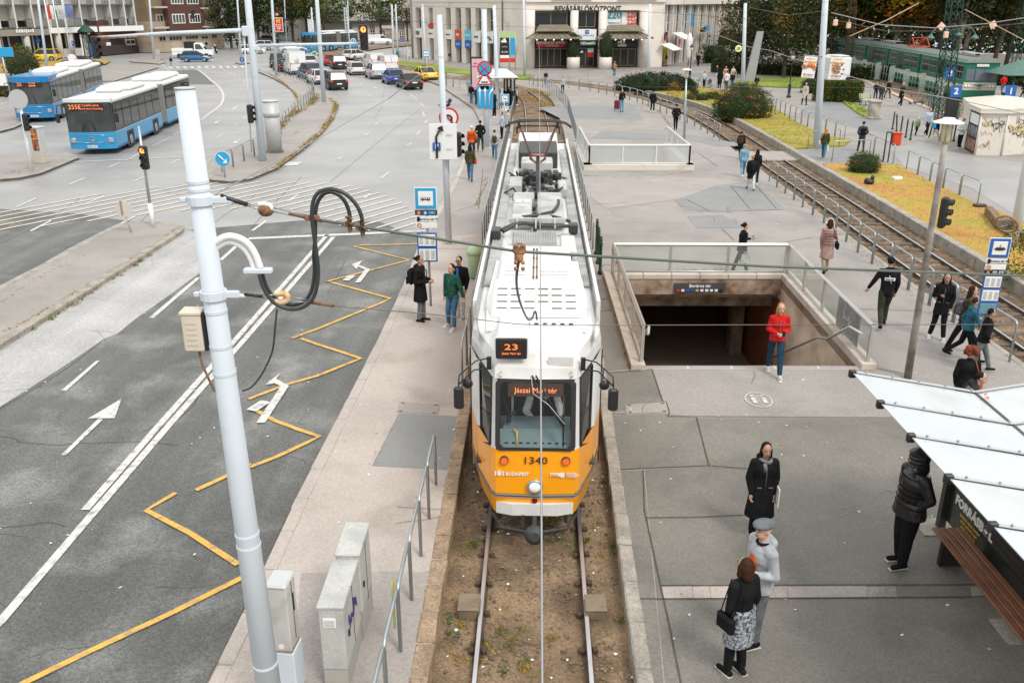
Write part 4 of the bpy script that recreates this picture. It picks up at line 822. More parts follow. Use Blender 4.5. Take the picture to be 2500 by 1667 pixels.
# ================================================================ CARS
def car(lab,px,py,heading,col,kind='hatch',cat='car',name='parked_car',tail=True,group=None,plate=True,lamp=True,scl=1.0):
 """px,py: ground point under the middle of the car;heading: direction the nose points, degrees from +Y, clockwise negative"""
 g=G(px,py,0);root=tH(name,lab,cat,(g.x,g.y,0),R(heading),group);root.scale=(scl,)*3
 body=M('paint_%02x%02x%02x'%tuple(int(c*255) for c in col),col,.3,coat=.6 if max(col)>.1 else .2)
 L,W,Hb,Hr={'hatch':(4.1,1.74,.92,1.46),'sedan':(4.7,1.82,.90,1.42),'suv':(4.5,1.85,1.02,1.66),'van':(4.7,1.86,1.15,1.86),'bigvan':(5.6,2.05,1.3,2.55),'mpv':(4.4,1.8,1.0,1.62)}[kind]
 w=W/2;h=L/2
 nb={'van':1.12,'bigvan':1.2}.get(kind,Hb-.12)
 S=[(-h,.38,Hb-.12,w*.86),(-h+.12,.26,Hb-.01,w*.95),(-h+.9,.22,Hb,w),(0,.2,Hb,w),(h-1.35,.22,Hb-.02,w),(h-.35,.24,nb-.08,w*.95),(h-.08,.3,nb-.2,w*.86),(h,.4,nb-.35,w*.75)]
 mb=MB();vs=[]
 for y,a,b,x in S: vs+=[(-x*.92,y,a),(-x,y,a+.15),(-x*1.0,y,(a+b)/2),(-x*.96,y,b-.06),(-x*.86,y,b),(x*.86,y,b),(x*.96,y,b-.06),(x,y,(a+b)/2),(x,y,a+.15),(x*.92,y,a)]
 n=10;fs=[(i*n+j,i*n+(j+1)%n,(i+1)*n+(j+1)%n,(i+1)*n+j) for i in range(len(S)-1) for j in range(n)]+[tuple(range(n)),tuple((len(S)-1)*n+j for j in reversed(range(n)))]
 mb.add(vs,fs);mb.sm=[True]*(len(mb.sm)-2)+[False]*2;mb.o('body',body,root)
 rb={'sedan':-h+.75,'hatch':-h+.12,'suv':-h+.1,'mpv':-h+.1,'van':-h+.04,'bigvan':-h+.03}[kind];rt={'sedan':-h+1.45,'hatch':-h+.55,'suv':-h+.45,'mpv':-h+.45,'van':-h+.12,'bigvan':-h+.1}[kind]
 ft=h-{'sedan':2.25,'hatch':1.95,'suv':1.95,'mpv':1.7,'van':1.6,'bigvan':1.6}[kind];fb=h-{'sedan':1.35,'hatch':1.0,'suv':1.15,'mpv':.8,'van':.85,'bigvan':.8}[kind];xr=w*.74 if kind not in('van','bigvan') else w*.9;xb=w*.9
 c=[(-xb,rb,Hb-.02),(xb,rb,Hb-.02),(xb,fb,Hb-.06),(-xb,fb,Hb-.06),(-xr,rt,Hr-.04),(xr,rt,Hr-.04),(xr,ft,Hr-.04),(-xr,ft,Hr-.04)]
 closed=kind in('van','bigvan')
 mb=MB();mb.add(c,[(0,1,5,4),(1,2,6,5),(2,3,7,6),(3,0,4,7)]);mb.o('cabin',body if closed else dglass,root)
 mb=MB();mb.bb((0,(rt+ft)/2,Hr-.03),(2*xr+.02,ft-rt+.04,.08),.035);mb.o('roof',body,root)
 if closed:
  mb=MB();mb.add([(-xb*.96,fb+.015,Hb),(xb*.96,fb+.015,Hb),(xr*.95,ft+.03,Hr-.1),(-xr*.95,ft+.03,Hr-.1)],[(0,1,2,3)]);mb.o('windscreen',bglass,root)
  for s in (-1,1): mb=MB();mb.add([(s*(xb+.012),ft-.6,Hb+.05),(s*(xb+.012),fb-.1,Hb+.05),(s*(xr+.016),ft-.05,Hr-.5 if kind=='bigvan' else Hr-.18),(s*(xr+.016),ft-.6,Hr-.5 if kind=='bigvan' else Hr-.18)],[(0,1,2,3)]);mb.o('side_window',bglass,root)
 else:
  for s in (-1,1):   # painted pillars
   ym=(ft+rt)/2
   for a,b in ((c[0 if s<0 else 1],c[4 if s<0 else 5]),(c[3 if s<0 else 2],c[7 if s<0 else 6]),((s*(xb+.005),ym,Hb),(s*(xr+.01),ym,Hr-.06))): MB().tb([a,b],.04,4).o('pillar',body,root)
 wr=.33 if kind not in('suv','bigvan') else .37
 for y in (-h+.85,h-.85):
  for s in (-1,1):
   mb=MB();mb.cyl((s*(w-.22),y,wr),(s*(w+.015),y,wr),wr,n=14);wv=mb.o('wheel',rubber,root);mb=MB();mb.cyl((s*(w),y,wr),(s*(w+.025),y,wr),wr*.6,n=9);mb.o('rim',galv,wv)
 red=M('tail_lamp_red',(.6,.02,.01),.3,emit=.55);wl=M('lamp_clear')
 for s in (-1,1):
  mb=MB();z=Hb-.14;hh=.45 if closed else .14;mb.bb((s*(w*.80),-h+.03,z),(.26 if not closed else .1,.1,hh),.02);mb.o('tail_light',red,root)
  mb=MB();mb.bb((s*w*.68,h-.12,nb-.33),(.34,.14,.14),.03);mb.o('headlight',wl,root)
  mb=MB();mb.bb((s*(w+.08),fb-.25,Hb+.04),(.16,.1,.12),.02);mb.o('wing_mirror',body,root)
 mb=MB();mb.box((0,-h-.004,.62 if kind!='sedan' else .7),(.5,.02,.11));mb.o('number_plate',sign_w,root)
 mb=MB();mb.box((0,-h+.02,.38),(W*.8,.06,.16));mb.o('rear_bumper',black_m,root)
 if closed: mb=MB();mb.box((0,-h+.035,1.2),(.02,.02,Hr*.62));mb.o('door_seam',black_m,root)
 return root
QG='cars queueing at the lights'
WHT=(.72,.72,.71);BLK=(.02,.02,.022);BLU=(.02,.09,.33)
car('black estate car with lit red brake lights, nearest car in the queue',913,372,24,BLK,'suv',group=QG)
car('white car half hidden by the mast, left of the black estate car',882,362,26,WHT,'hatch',group=QG)
car('dark blue estate car behind the white van in the queue',866,352,28,(.03,.05,.1),'suv',group=QG)
van=car('tall white panel van in the outer lane with a small box logo on its doors',838,343,22,(.76,.76,.75),'bigvan','van',name='van',group=QG)
car('dark car just ahead of the tall white panel van',814,338,24,(.03,.03,.03),'hatch',group=QG)
car('black off road car at the head of the left lane facing the camera',805,331,196,(.03,.035,.03),'suv',group=QG)
car('white car hidden behind the tall white panel van',863,330,24,WHT,'hatch',group=QG)
car('red car tucked behind the black SUV with roof rails',906,328,15,(.55,.03,.02),'hatch',group=QG)
car('black SUV with roof rails in the middle lane',921,334,16,BLK,'suv',group=QG)
car('white hatchback crossing at the head of the middle lane',953,317,-30,WHT,'hatch',group=QG)
car('white hatchback in the middle lane, between the black SUV and the vans',953,345,18,WHT,'hatch',group=QG)
car('silver grey mini SUV with orange lamps in the third lane',992,352,20,(.42,.47,.50),'suv',group=QG)
car('white delivery van, the farther one of the pair',987,333,22,WHT,'van','van',name='van',group=QG)
car('white delivery van, the nearer one of the pair',1013,338,22,WHT,'van','van',name='van',group=QG)
car('bright blue hatchback between silver mini SUV and black sedan',1024,362,20,(.01,.10,.42),'hatch',group=QG)
car('black sedan with long boot next to the yellow taxi',1055,371,20,BLK,'sedan',group=QG)
tx=car('yellow taxi sedan with roof sign at the right of the queue',1083,356,26,(.83,.55,.01),'sedan','taxi',name='taxi',group=QG)
mb=MB();mb.bb((0,-.1,1.47),(.5,.16,.12),.03);mb.o('roof_sign',black_m,tx)
mb=MB();mb.box((-.1,-2.83,1.55),(.5,.01,.28));lg=mb.o('door_logo',M('logo_grey',(.5,.5,.5),.5),van)
car('silver estate car driving away left of the distant blue bus',834,304,-70,(.5,.52,.53),'suv')
car('white compact car entering the square behind the second mast',758,306,-72,WHT,'hatch')
car('white estate partly hidden by the thick white mast at the top left',772,300,110,WHT,'suv')
car('blue hatchback turning in front of the white pickup truck',651,321,-80,(.01,.10,.26),'hatch')
car('small white delivery van on the far road by the pale apartment house',999,288.5,-75,WHT,'van','van',name='van')
car('dark car parked before the pale apartment house',1024,279,-80,(.03,.035,.03),'suv')
car('black sedan passing the grass strip in front of the hotel',436,332,-82,BLK,'sedan')
ct=car('yellow taxi estate parked at the hotel entrance with its roof light on',362,320,96,(.83,.55,.01),'suv','taxi',name='taxi')
mb=MB();mb.bb((0,0,1.72),(.4,.16,.14),.03);mb.o('roof_sign',M('sign_cyan',(.02,.4,.5),.4),ct)
car('dark car crossing far behind the trees on the left',792,285,-85,(.05,.06,.06),'hatch')
g=G(648,314,0);pu=tH('pickup_truck','white pickup truck with dark caged load bed passing the brown house','truck',(g.x,g.y,0),R(-82))
mb=MB();mb.prism([(-1,-3),(1,-3),(1,2.4),(.8,2.8),(-.8,2.8),(-1,2.4)],.5,1.15);mb.o('chassis',white_m,pu)
mb=MB();mb.add([(-.98,.2,1.15),(.98,.2,1.15),(.98,1.9,1.15),(-.98,1.9,1.15),(-.88,.25,2.15),(.88,.25,2.15),(.85,1.1,2.15),(-.85,1.1,2.15)],[(0,1,5,4),(1,2,6,5),(2,3,7,6),(3,0,4,7),(4,5,6,7)]);mb.o('cab',white_m,pu)
mb=MB();mb.add([(-.9,1.86,1.22),(.9,1.86,1.22),(.8,1.14,2.08),(-.8,1.14,2.08)],[(0,1,2,3)]);
for s in (-1,1): mb.add([(s*1.0,.4,1.3),(s*1.0,1.6,1.3),(s*.9,1.05,2.0),(s*.9,.4,2.0)],[(0,1,2,3)])
mb.o('windows',bglass,pu)
mb=MB();mb.box((0,-1.5,1.22),(2.1,3.0,.4));mb.o('load_bed',white_m,pu);mb=MB();mb.box((0,-.55,1.9),(1.8,1.3,.9));mb.o('load',M('load_black',(.02,.02,.02),.9),pu)
for y in (-2.0,1.9):
 for s in (-1,1): mb=MB();mb.cyl((s*.78,y,.36),(s*1.02,y,.36),.36,n=12);mb.o('wheel',rubber,pu)
def scooter(px,py,lab,rz,withrider=True):
 g=G(px,py,0);t=tH('scooter',lab,'scooter',(g.x,g.y,0),R(rz));mb=MB()
 for y in (-.6,.6): mb.cyl((-.06,y,.25),(.06,y,.25),.25,n=12)
 mb.o('wheel',rubber,t);mb=MB();mb.tb([(0,.6,.3),(0,.42,.95)],.05,6);mb.bb((0,.35,.65),(.4,.1,.7),.04);mb.bb((0,-.3,.6),(.34,.85,.35),.08);mb.tb([(-.3,.42,1),(.3,.42,1)],.02,5);mb.o('body',white_m,t)
 mb=MB();mb.bb((0,-.3,.8),(.3,.7,.1),.04);mb.o('seat',black_m,t);return t
scooter(686,306,'white scooter ridden towards the camera by the brown house',170)
# ================================================================ GREEN SUBURBAN TRAIN
hg=M('train_green',(.003,.16,.095),.4,coat=.3,var=.1);hc=M('train_cream',(.62,.60,.52),.5,dirt=((.4,.37,.3),1.5,.5));hr=M('train_roof',(.30,.33,.31),.5,var=.2)
def zb(x,y): return G(x,y,.55)
ends=[zb(2103,389),zb(2018,363.5),zb(1959,347.5),zb(1918,337.5),zb(1884,329.5),zb(1850,322)]
for i in range(len(ends)-1): pass
train=tH('suburban_train','long green and cream suburban train with pantographs on its roof','train',(ends[0].x,ends[0].y,0))
def seg(i,a,b):
 d=(b-a);L=d.length;d=d.normalized();nn=Ve((d.y,-d.x,0));  # to the right = away from the camera side
 if nn.x<0: nn=-nn
 O=Ve((a.x-train.location.x,a.y-train.location.y,0));Wd=2.65;g=.25;s=lambda y,x,z: O+d*y+nn*x+Ve((0,0,z))
 def wall(y0,y1,x,z0,z1,m,nm,par=train):
  mb=MB();mb.add([s(y0,x,z0),s(y1,x,z0),s(y1,x,z1),s(y0,x,z1)],[(0,1,2,3)]);return mb.o(nm,m,par)
 mb=MB()
 for z0,z1 in ((.5,1.15),(1.55,3.35)):
  vs=[s(g,0,z0),s(L-g,0,z0),s(L-g,Wd,z0),s(g,Wd,z0),s(g,0,z1),s(L-g,0,z1),s(L-g,Wd,z1),s(g,Wd,z1)];mb.add(vs,[(0,1,5,4),(1,2,6,5),(2,3,7,6),(3,0,4,7),(4,5,6,7)])
 mb.o('car_body',hg,train)
 mb=MB();vs=[s(g-.01,-.01,1.15),s(L-g,-.01,1.15),s(L-g,Wd+.01,1.15),s(g-.01,Wd+.01,1.15),s(g-.01,-.01,1.55),s(L-g,-.01,1.55),s(L-g,Wd+.01,1.55),s(g-.01,Wd+.01,1.55)];mb.add(vs,[(0,1,5,4),(1,2,6,5),(2,3,7,6),(3,0,4,7)]);mb.o('cream_band',hc,train)
 mb=MB();rp=[(-.03,3.3),(.12,3.52),(.5,3.66),(Wd/2,3.74),(Wd-.5,3.66),(Wd-.12,3.52),(Wd+.03,3.3)]
 vs=[s(y,x,z) for y in (g*.6,L-g*.6) for x,z in rp];mb.add(vs,[(j,j+1,7+j+1,7+j) for j in range(6)]+[tuple(range(7)),tuple(range(7,14))]);mb.sm=[True]*6+[False]*2;mb.v=[tuple(v) for v in mb.v];mb.o('roof',hr if i else hr,train)
 mb=MB();mb.add([s(g*.6,-.035,3.28),s(L-g*.6,-.035,3.28),s(L-g*.6,.10,3.50),s(g*.6,.10,3.50)],[(0,1,2,3)]);mb.o('gutter_band',hg,train)
 n=max(3,int(L/2.3))
 for k in range(n):
  y0=g+.4+(L-2*g-.6)*k/n;w_=(L-2*g-.6)/n-.35
  if k%3==2:
   mb=MB();
   for q in (0,.5): mb.add([s(y0+w_*q+.04,-.02,1.75),s(y0+w_*(q+.5)-.04,-.02,1.75),s(y0+w_*(q+.5)-.04,-.02,3.1),s(y0+w_*q+.04,-.02,3.1)],[(0,1,2,3)])
   mb.o('door_window',dglass,train);continue
  f=MB();f.add([s(y0,-.012,1.9),s(y0+w_,-.012,1.9),s(y0+w_,-.012,3.05),s(y0,-.012,3.05)],[(0,1,2,3)]);fr_=f.o('window_frame',M('alu_frame',(.45,.48,.45),.4,.5),train)
  p=MB()
  for q in range(3):
   for r_ in range(2): p.add([s(y0+w_*(q+.08)/3,-.03,1.95+r_*.62),s(y0+w_*(q+.92)/3,-.03,1.95+r_*.62),s(y0+w_*(q+.92)/3,-.03,2.5+r_*.5),s(y0+w_*(q+.08)/3,-.03,2.5+r_*.5)],[(0,1,2,3)])
  p.o('pane',dglass,fr_)
 mb=MB();mb.add([s(1,.3,.1),s(L-1,.3,.1),s(L-1,.3,.5),s(1,.3,.5)],[(0,1,2,3)]);mb.o('underframe',black_m,train)
 if i in (0,2,3):
  mb=MB()
  for q in range(9): mb.add([s(1.2+q*.55,.9,3.95),s(1.6+q*.55,.9,3.95),s(1.6+q*.55,1.9,3.95),s(1.2+q*.55,1.9,3.95)],[(0,1,2,3)]);mb.tb([s(1.3+q*.55,.9,3.7),s(1.3+q*.55,.9,3.95)],.05,4)
  mb.o('roof_equipment',M('roof_gear',(.45,.45,.43),.6,var=.3),train)
 if i==1:
  mb=MB();
  for x in (.6,2.0): mb.tb([s(4,x,3.8),s(5.2,x,4.6),s(6.4,x,3.8)],.05,5);mb.tb([s(4,x,3.8),s(6.4,x,3.8)],.05,5)
  for y in (4,6.4): mb.tb([s(y,.6,3.8),s(y,2.0,3.8)],.05,5);mb.tb([s(y,.6,3.8),s(5.2,2.0,4.6)],.03,4)
  mb.tb([s(5.2,.6,4.6),s(5.2,2.0,4.6)],.04,5);mb.o('pantograph',M('panto_orange',(.55,.06,.02),.5),train)
 if i==0:
  F=lambda x,z,o=0: s(g-.02-o,x,z)
  mb=MB();mb.add([F(.2,.15),F(Wd-.2,.15),F(Wd,.5),F(0,.5)],[(0,1,2,3)]);mb.o('apron',hg,train)
  mb=MB();mb.add([F(.05,1.12,.01),F(Wd-.05,1.12,.01),F(Wd-.05,1.75,.01),F(.05,1.75,.01)],[(0,1,2,3)]);mb.o('front_band',hc,train)
  for a,b in ((.12,.78),(.84,1.86),(1.92,Wd-.12)): mb=MB();mb.add([F(a,1.88,.02),F(b,1.88,.02),F(b,2.82,.05),F(a,2.82,.05)],[(0,1,2,3)]);mb.o('windscreen',M('train_windscreen',(.16,.2,.24),.1,var=.3,scale=1),train)
  mb=MB();mb.add([F(.85,3.0,.04),F(1.8,3.0,.04),F(1.8,3.2,.04),F(.85,3.2,.04)],[(0,1,2,3)]);mb.o('blank_sign',sign_w,train)
  for x in (.25,.5,Wd-.5,Wd-.25): mb=MB();mb.ball(F(x,1.45,.03),(.09,.09,.09),8);mb.o('headlight',M('lamp_clear'),train)
  mb=MB();mb.add([F(.75,1.62,.03),F(1.15,1.55,.03),F(1.32,1.66,.03),F(1.5,1.55,.03),F(1.9,1.62,.03),F(1.5,1.45,.03),F(1.32,1.36,.03),F(1.15,1.45,.03)],[tuple(range(8))]);mb.o('winged_emblem',lgreen,train)
  mb=MB();mb.add([F(0,3.2,.02),F(Wd,3.2,.02),F(Wd-.3,3.62,-.2),F(.3,3.62,-.2)],[(0,1,2,3)]);mb.o('front_roof',hg,train)
  q=F(1.32,1.25,.06);tX('1141',.2,sign_k,train,q,(PI/2,0,math.atan2(nn.y,nn.x)),name='fleet_number')
for i in range(5): seg(i,ends[i],ends[i+1])
# ================================================================ BUILDINGS
stoneM=M('facade_stone',(.78,.72,.65),.8,var=.1,scale=.5,dirt=((.45,.33,.25),.6,.5,.58));stone2=M('facade_stone_pale',(.76,.71,.64),.8,var=.08,scale=.7)
frame_b=M('bronze_frame',(.26,.20,.12),.5,.2);frame_w=M('white_frame',(.72,.71,.68),.5);jm=M('stone_joint',(.36,.29,.24),.9)
class Facade:
 def __init__(s,p0,p1): s.a=Ve((p0.x,p0.y,0));d=Ve((p1.x-p0.x,p1.y-p0.y,0));s.L=d.length;s.d=d.normalized();s.n=Ve((s.d.y,-s.d.x,0));s.rz=math.atan2(s.d.y,s.d.x)   # n points towards the camera
 def uz(s,x,y,out=0):
  r=ray(x,y);O=Ve((0,0,CZ));a=s.a+s.n*out;t=(a-O).dot(s.n)/r.dot(s.n);p=O+r*t;return (p-s.a).dot(s.d),p.z
 def root(s,name,lab,cat='building',group=None): return tH(name,lab,cat,s.a,s.rz,group)
 def box(s,mb,x0,y0,x1,y1,o0,o1,mi=0):
  u0,z0=s.uz(x0,max(y0,y1));u1,z1=s.uz(x1,min(y0,y1));mb.box(((u0+u1)/2,-(o0+o1)/2,(z0+z1)/2),(abs(u1-u0),abs(o1-o0),abs(z1-z0)),0,mi)
 def put(s,name,m,par,x0,y0,x1,y1,o0,o1): mb=MB();s.box(mb,x0,y0,x1,y1,o0,o1);return mb.o(name,m,par)
def win(F,par,u0,u1,z0,z1,o=.0,nx=2,nz=1,fm=frame_w,gm=bglass,dep=.12,sill=False,fr=.06):
 f=MB();f.box(((u0+u1)/2,-(o+.02),(z0+z1)/2),(u1-u0,.06,z1-z0));w_=f.o('window',fm,par);p=MB()
 for i in range(nx):
  for j in range(nz):
   a=u0+fr+(u1-u0-fr)*i/nx;b=u0+(u1-u0-fr)*(i+1)/nx;c=z0+fr+(z1-z0-fr)*j/nz;d=z0+(z1-z0-fr)*(j+1)/nz
   p.box(((a+b)/2,-(o+.055),(c+d)/2),(b-a,.02,d-c))
 p.o('pane',gm,w_)
 if sill: q=MB();q.box(((u0+u1)/2,-(o+.1),z0-.05),(u1-u0+.15,.22,.08));q.o('sill',fm,w_)
 return w_
FC=Facade(G(1275,334),G(1534,331));mall=FC.root('shopping_centre','pale stone shopping centre with BEVÁSÁRLÓKÖZPONT over its entrance')
H=15.5
def wb(F,par,u0,u1,z0,z1,o0,o1,m,name='wall'): mb=MB();mb.box(((u0+u1)/2,-(o0+o1)/2,(z0+z1)/2),(u1-u0,abs(o1-o0),z1-z0));return mb.o(name,m,par)
zc=6.95;L=FC.L
wb(FC,mall,0,L,zc,H,-.6,.0,stoneM)
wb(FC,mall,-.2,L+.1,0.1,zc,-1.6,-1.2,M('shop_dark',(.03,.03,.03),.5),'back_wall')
wb(FC,mall,0,L,zc+.95,zc+1.35,0,.25,stone2,'cornice')
for a,b in ((1275,1293),(1359,1374),(1412,1428),(1491,1534)):
 u0,_=FC.uz(a,330);u1,_=FC.uz(b,330);
 if b-a<20:
  mb=MB();mb.cyl(((u0+u1)/2,.1,.1),((u0+u1)/2,.1,zc),(u1-u0)/2,n=14);mb.o('column',stoneM,mall)
 else: wb(FC,mall,u0,u1,.1,zc,-1.2,-.02,stoneM,'pier')
u0,_=FC.uz(1492,330);mb=MB();mb.cyl((u0+.5,.1,.1),(u0+.5,.1,zc),.75,n=14);mb.o('column',stoneM,mall)
def fbay(x0,x1,y0,y1,m,o=-.6,nx=2,name='shop_window'):
 u0,z0=FC.uz(x0,y1);u1,z1=FC.uz(x1,y0);return win(FC,mall,u0,u1,z0,z1,o,nx,1,frame_b,m,fr=.1)
fbay(1294,1357,226,256,dglass,nx=2);fbay(1375,1411,226,256,dglass,nx=2)
fbay(1429,1490,226,255,sign_w,nx=2)
fbay(1294,1357,296,331,dglass,nx=5);fbay(1375,1408,295,331,dglass,nx=2);fbay(1428,1488,296,330,dglass,nx=4)
def sign(F,par,x0,y0,x1,y1,m,o=.1,name='sign'): return F.put(name,m,par,x0,y0,x1,y1,o-.04,o)
def ftext(F,par,s_,px,py,size,m,o=.12,**k):
 u,z=F.uz(px,py,o);return tX(s_,size,m,par,(u,-o-.01,z),**k)
ftext(FC,mall,'BEVÁSÁRLÓKÖZPONT',1394,221,.84,sign_k,.05,sx=.98,bold=.02)
s1=sign(FC,mall,1297,281,1355,294,M('sign_dark_red',(.42,.02,.02),.4));ftext(FC,s1,'PREVENCIÓ OPTIKA',1326,285.5,.46,sign_w,sx=.95,bold=.01);ftext(FC,s1,'+36 70 575 9050',1326,291,.22,sign_w)
s2=sign(FC,mall,1375,259,1410,280,sign_w);ftext(FC,s2,'DUNA HÁZ',1392.5,271.5,.27,sign_b,sx=1.3);mb=MB();FC.box(mb,1388,261,1396,268.5,.1,.13);mb.o('logo',sign_b,s2);mb=MB();FC.box(mb,1388,264.3,1396,265,.12,.15);mb.o('logo_wave',sign_w,s2)
s3=sign(FC,mall,1375,280,1410,291,M('sign_dark_green',(.01,.05,.04),.4));ftext(FC,s3,"McDonald's",1392.5,286,.44,sign_w,bold=.012)
s4=sign(FC,mall,1428,279,1489,294,sign_k);
def adidas(F,par,px,py,k,m,word=True):
 u,z=F.uz(px,py,.13);mb=MB()
 for i,(x,h) in enumerate(((-.62,.35),(-.12,.68),(.40,1.0))):
  mb.add([((u+(x-.22)*k),-.16,z),(u+(x+.15)*k,-.16,z),(u+(x+.15-h*.45+.25)*k,-.16,z+h*k*.9),(u+(x-.22-h*.45+.25)*k,-.16,z+h*k*.9)],[(0,1,2,3)])
 mb.o('logo_bars',m,par)
 if word: tX('adidas',k*.62,m,par,(u,-.16,z-k*.28),bold=.02);
adidas(FC,s4,1459,286,.75,sign_w);ftext(FC,s4,'OUTLET',1459,292.2,.17,sign_w)
for px,c,c2 in ((1444,M('sign_teal',(.02,.28,.38),.4),'~9,4'),(1477,M('sign_orange_red',(.62,.08,.03),.4),'~9')):
 ftext(FC,mall,'220',px,233 if px<1450 else 232,1.25 if px<1450 else .85,c,-.5,bold=.03);ftext(FC,mall,c2,px,247.5 if px<1450 else 237.8,.24,c,-.5)
 if px>1450: ftext(FC,mall,'220',px,245.5,.85,c,-.5,bold=.03);ftext(FC,mall,c2,px,251,.24,c,-.5)
fb=sign(FC,mall,1395,296,1406,313,sign_r,-.45,'door_poster');ftext(FC,fb,'-50%',1400.5,299,.3,sign_w,-.42);FC.put('door_poster',sign_w,fb,1395,296,1406,303.5,-.46,-.42)
adidas(FC,mall,1382.5,304,.3,sign_w,False)
cm=M('canopy_bronze',(.24,.21,.15),.5,.2,var=.2,scale=.6)
for x0,x1,xa,xb in ((1276,1383,1296,1361),(1408,1519,1428,1493)):
 can=tH('canopy',None,None);bpy.data.objects.remove(can)
 u0,z0=FC.uz(x0,277,2.6);u1,_=FC.uz(x1,277,2.6);ua,za=FC.uz(xa,265.5,.2);ub,_=FC.uz(xb,265.5,.2);z0=z0;
 mb=MB();mb.add([(u0,-2.6,z0),(u1,-2.6,z0),(ub,-.2,za),(ua,-.2,za)],[(0,1,2,3)]);mb.add([(u0,-2.6,z0-.1),(u1,-2.6,z0-.1),(u1,-2.6,z0),(u0,-2.6,z0)],[(0,1,2,3)]);mb.add([(u0,-2.6,z0),(ua,-.2,za),(ua,0,z0)],[(0,1,2)]);mb.add([(u1,-2.6,z0),(ub,-.2,za),(ub,0,z0)],[(0,1,2)])
 zb2=za+.15;mb.add([(ua-.3,-1.2,zb2),(ub+.3,-1.2,zb2),(ub-.4,-.1,zb2+.75),(ua+.4,-.1,zb2+.75)],[(0,1,2,3)])
 c=mb.o('canopy',cm,mall);rb=MB()
 for i in range(9): t=i/8;rb.tb([(u0+(u1-u0)*t,-2.62,z0+.04),(ua+(ub-ua)*t,-.2,za+.05)],.045,4)
 rb.o('canopy_rib',frame_b,c);lm=MB()
 for i in range(5): lm.ball((u0+(u1-u0)*(.2+.15*i),-2.5,z0-.15),.1,6)
 lm.o('canopy_lamp',M('lamp_warm',(1,.9,.7),.3,emit=1.2),c)
for r_ in range(2):
 for k in range(7): win(FC,mall,1.2+k*2.55,2.9+k*2.55,9.6+r_*3,11.4+r_*3,.0,2,1,frame_w)
for k in range(2): wb(FC,mall,(3.2,11.5)[k],(8.2,16.5)[k],8.25,9.0,0,.5,stone2,'balcony')
FL=Facade(G(1062,314),G(1275,334));lw=FL.root('shop_wing','left wing of the shopping centre with tall stone pillars and shop signs')
def fx(F,x,y): return F.uz(x,y)
Ld=FL.L;u_tot=Ld
wb(FL,lw,0,Ld,.1,H,-1.2,-.7,stoneM);wb(FL,lw,0,Ld,7.15,H,-.7,0,stoneM);wb(FL,lw,-.1,Ld,8.7,9.1,0,.25,stone2,'cornice');wb(FL,lw,0,Ld,7.9,8.1,0,.1,stone2,'cornice')
wx=[(155,235),(350,410),(600,670),(740,820),(885,965),(1030,1115),(1200,1300)];edges=[1062]
prev=None
base_y=lambda px: 314+(px-1062)*(334-314)/213
pil=[]
for i,(a,b) in enumerate(wx):
 x0,x1=1050+a/7.84,1050+b/7.84;yb=base_y((x0+x1)/2);u0,_=FL.uz(x0,yb);u1,_=FL.uz(x1,yb);pil.append((u0,u1))
 win(FL,lw,u0,u1,4.35,7.0,-.68,2,2,frame_w,bglass)
 win(FL,lw,u0,u1,.15,3.05,-.68,2,1,frame_b,bglass)
 wb(FL,lw,u0,u1,3.05,4.35,-.68,-.3,stone2,'spandrel')
us=[0]+[p for ab in pil for p in ab]+[Ld]
for k in range(0,len(us),2):
 if us[k+1]-us[k]>.2:
  a,b=us[k],us[k+1]
  if b-a>3.4 and k<len(us)-2:
   m_=(b+a)/2;wb(FL,lw,a,a+.9,.1,7.15,-.7,0,stoneM,'pillar');wb(FL,lw,b-.9,b,.1,7.15,-.7,0,stoneM,'pillar');win(FL,lw,a+1.2,b-1.2,.15,7.0,-.6,2,3,frame_w) if b-a>4 else None
  else: wb(FL,lw,a,b,.1,7.15,-.7,0,stoneM,'pillar')
def shopsign(i,z0,z1,m,txt=None,tm=None,sz=.5,o=.05):
 u0,u1=pil[i];mb=MB();mb.box(((u0+u1)/2,-o,(z0+z1)/2),(u1-u0+.15,.12,z1-z0));s_=mb.o('shop_sign',m,lw)
 if txt: tX(txt,sz,tm,s_,((u0+u1)/2,-o-.08,(z0+z1)/2),(PI/2,0,0))
sor=M('sign_orange_red');scy=M('sign_cyan_light',(.1,.5,.68),.4)
shopsign(0,3.1,4.3,sign_w,'~3',sign_k,.8);shopsign(1,3.1,4.3,sign_w,'~7',sign_k,.3);shopsign(1,4.5,5.0,sign_r);shopsign(2,3.1,4.3,sign_w,'~7',sign_k,.3);shopsign(3,3.1,4.4,sor,'~3',sign_w,.5);shopsign(4,3.1,4.4,scy,'~6',sign_w,.4);shopsign(3,2.1,3.05,sign_b,'jysk',sign_w,.5);shopsign(4,2.1,3.05,sign_b,'jysk',sign_w,.5);shopsign(5,2.9,4.3,sign_w,'~5',sign_k,.4,.25);shopsign(6,2.9,4.3,sign_w,'~5',sign_k,.4,.25)
for i in (3,4): 
 pass
mb=MB();ud,_=FL.uz(1233,330);mb.cyl((ud,-.1,4.5),(ud,-.1,H),.09,n=6);mb.cyl((.15,-.15,.1),(.15,-.15,8.5),.12,n=6);mb.o('downpipe',M('zinc',(.25,.26,.27),.5,.4),lw)
for k in range(int(Ld/3)):
 for r_ in range(2): win(FL,lw,1+k*3,2.4+k*3,9.7+r_*3,11.4+r_*3,0,2,1,frame_w)
g=G(1243,337);ay=tH('advert_totem','double poster totem by the pavement before the stone wall','sign',(g.x,g.y,PZ),R(6));k=.98
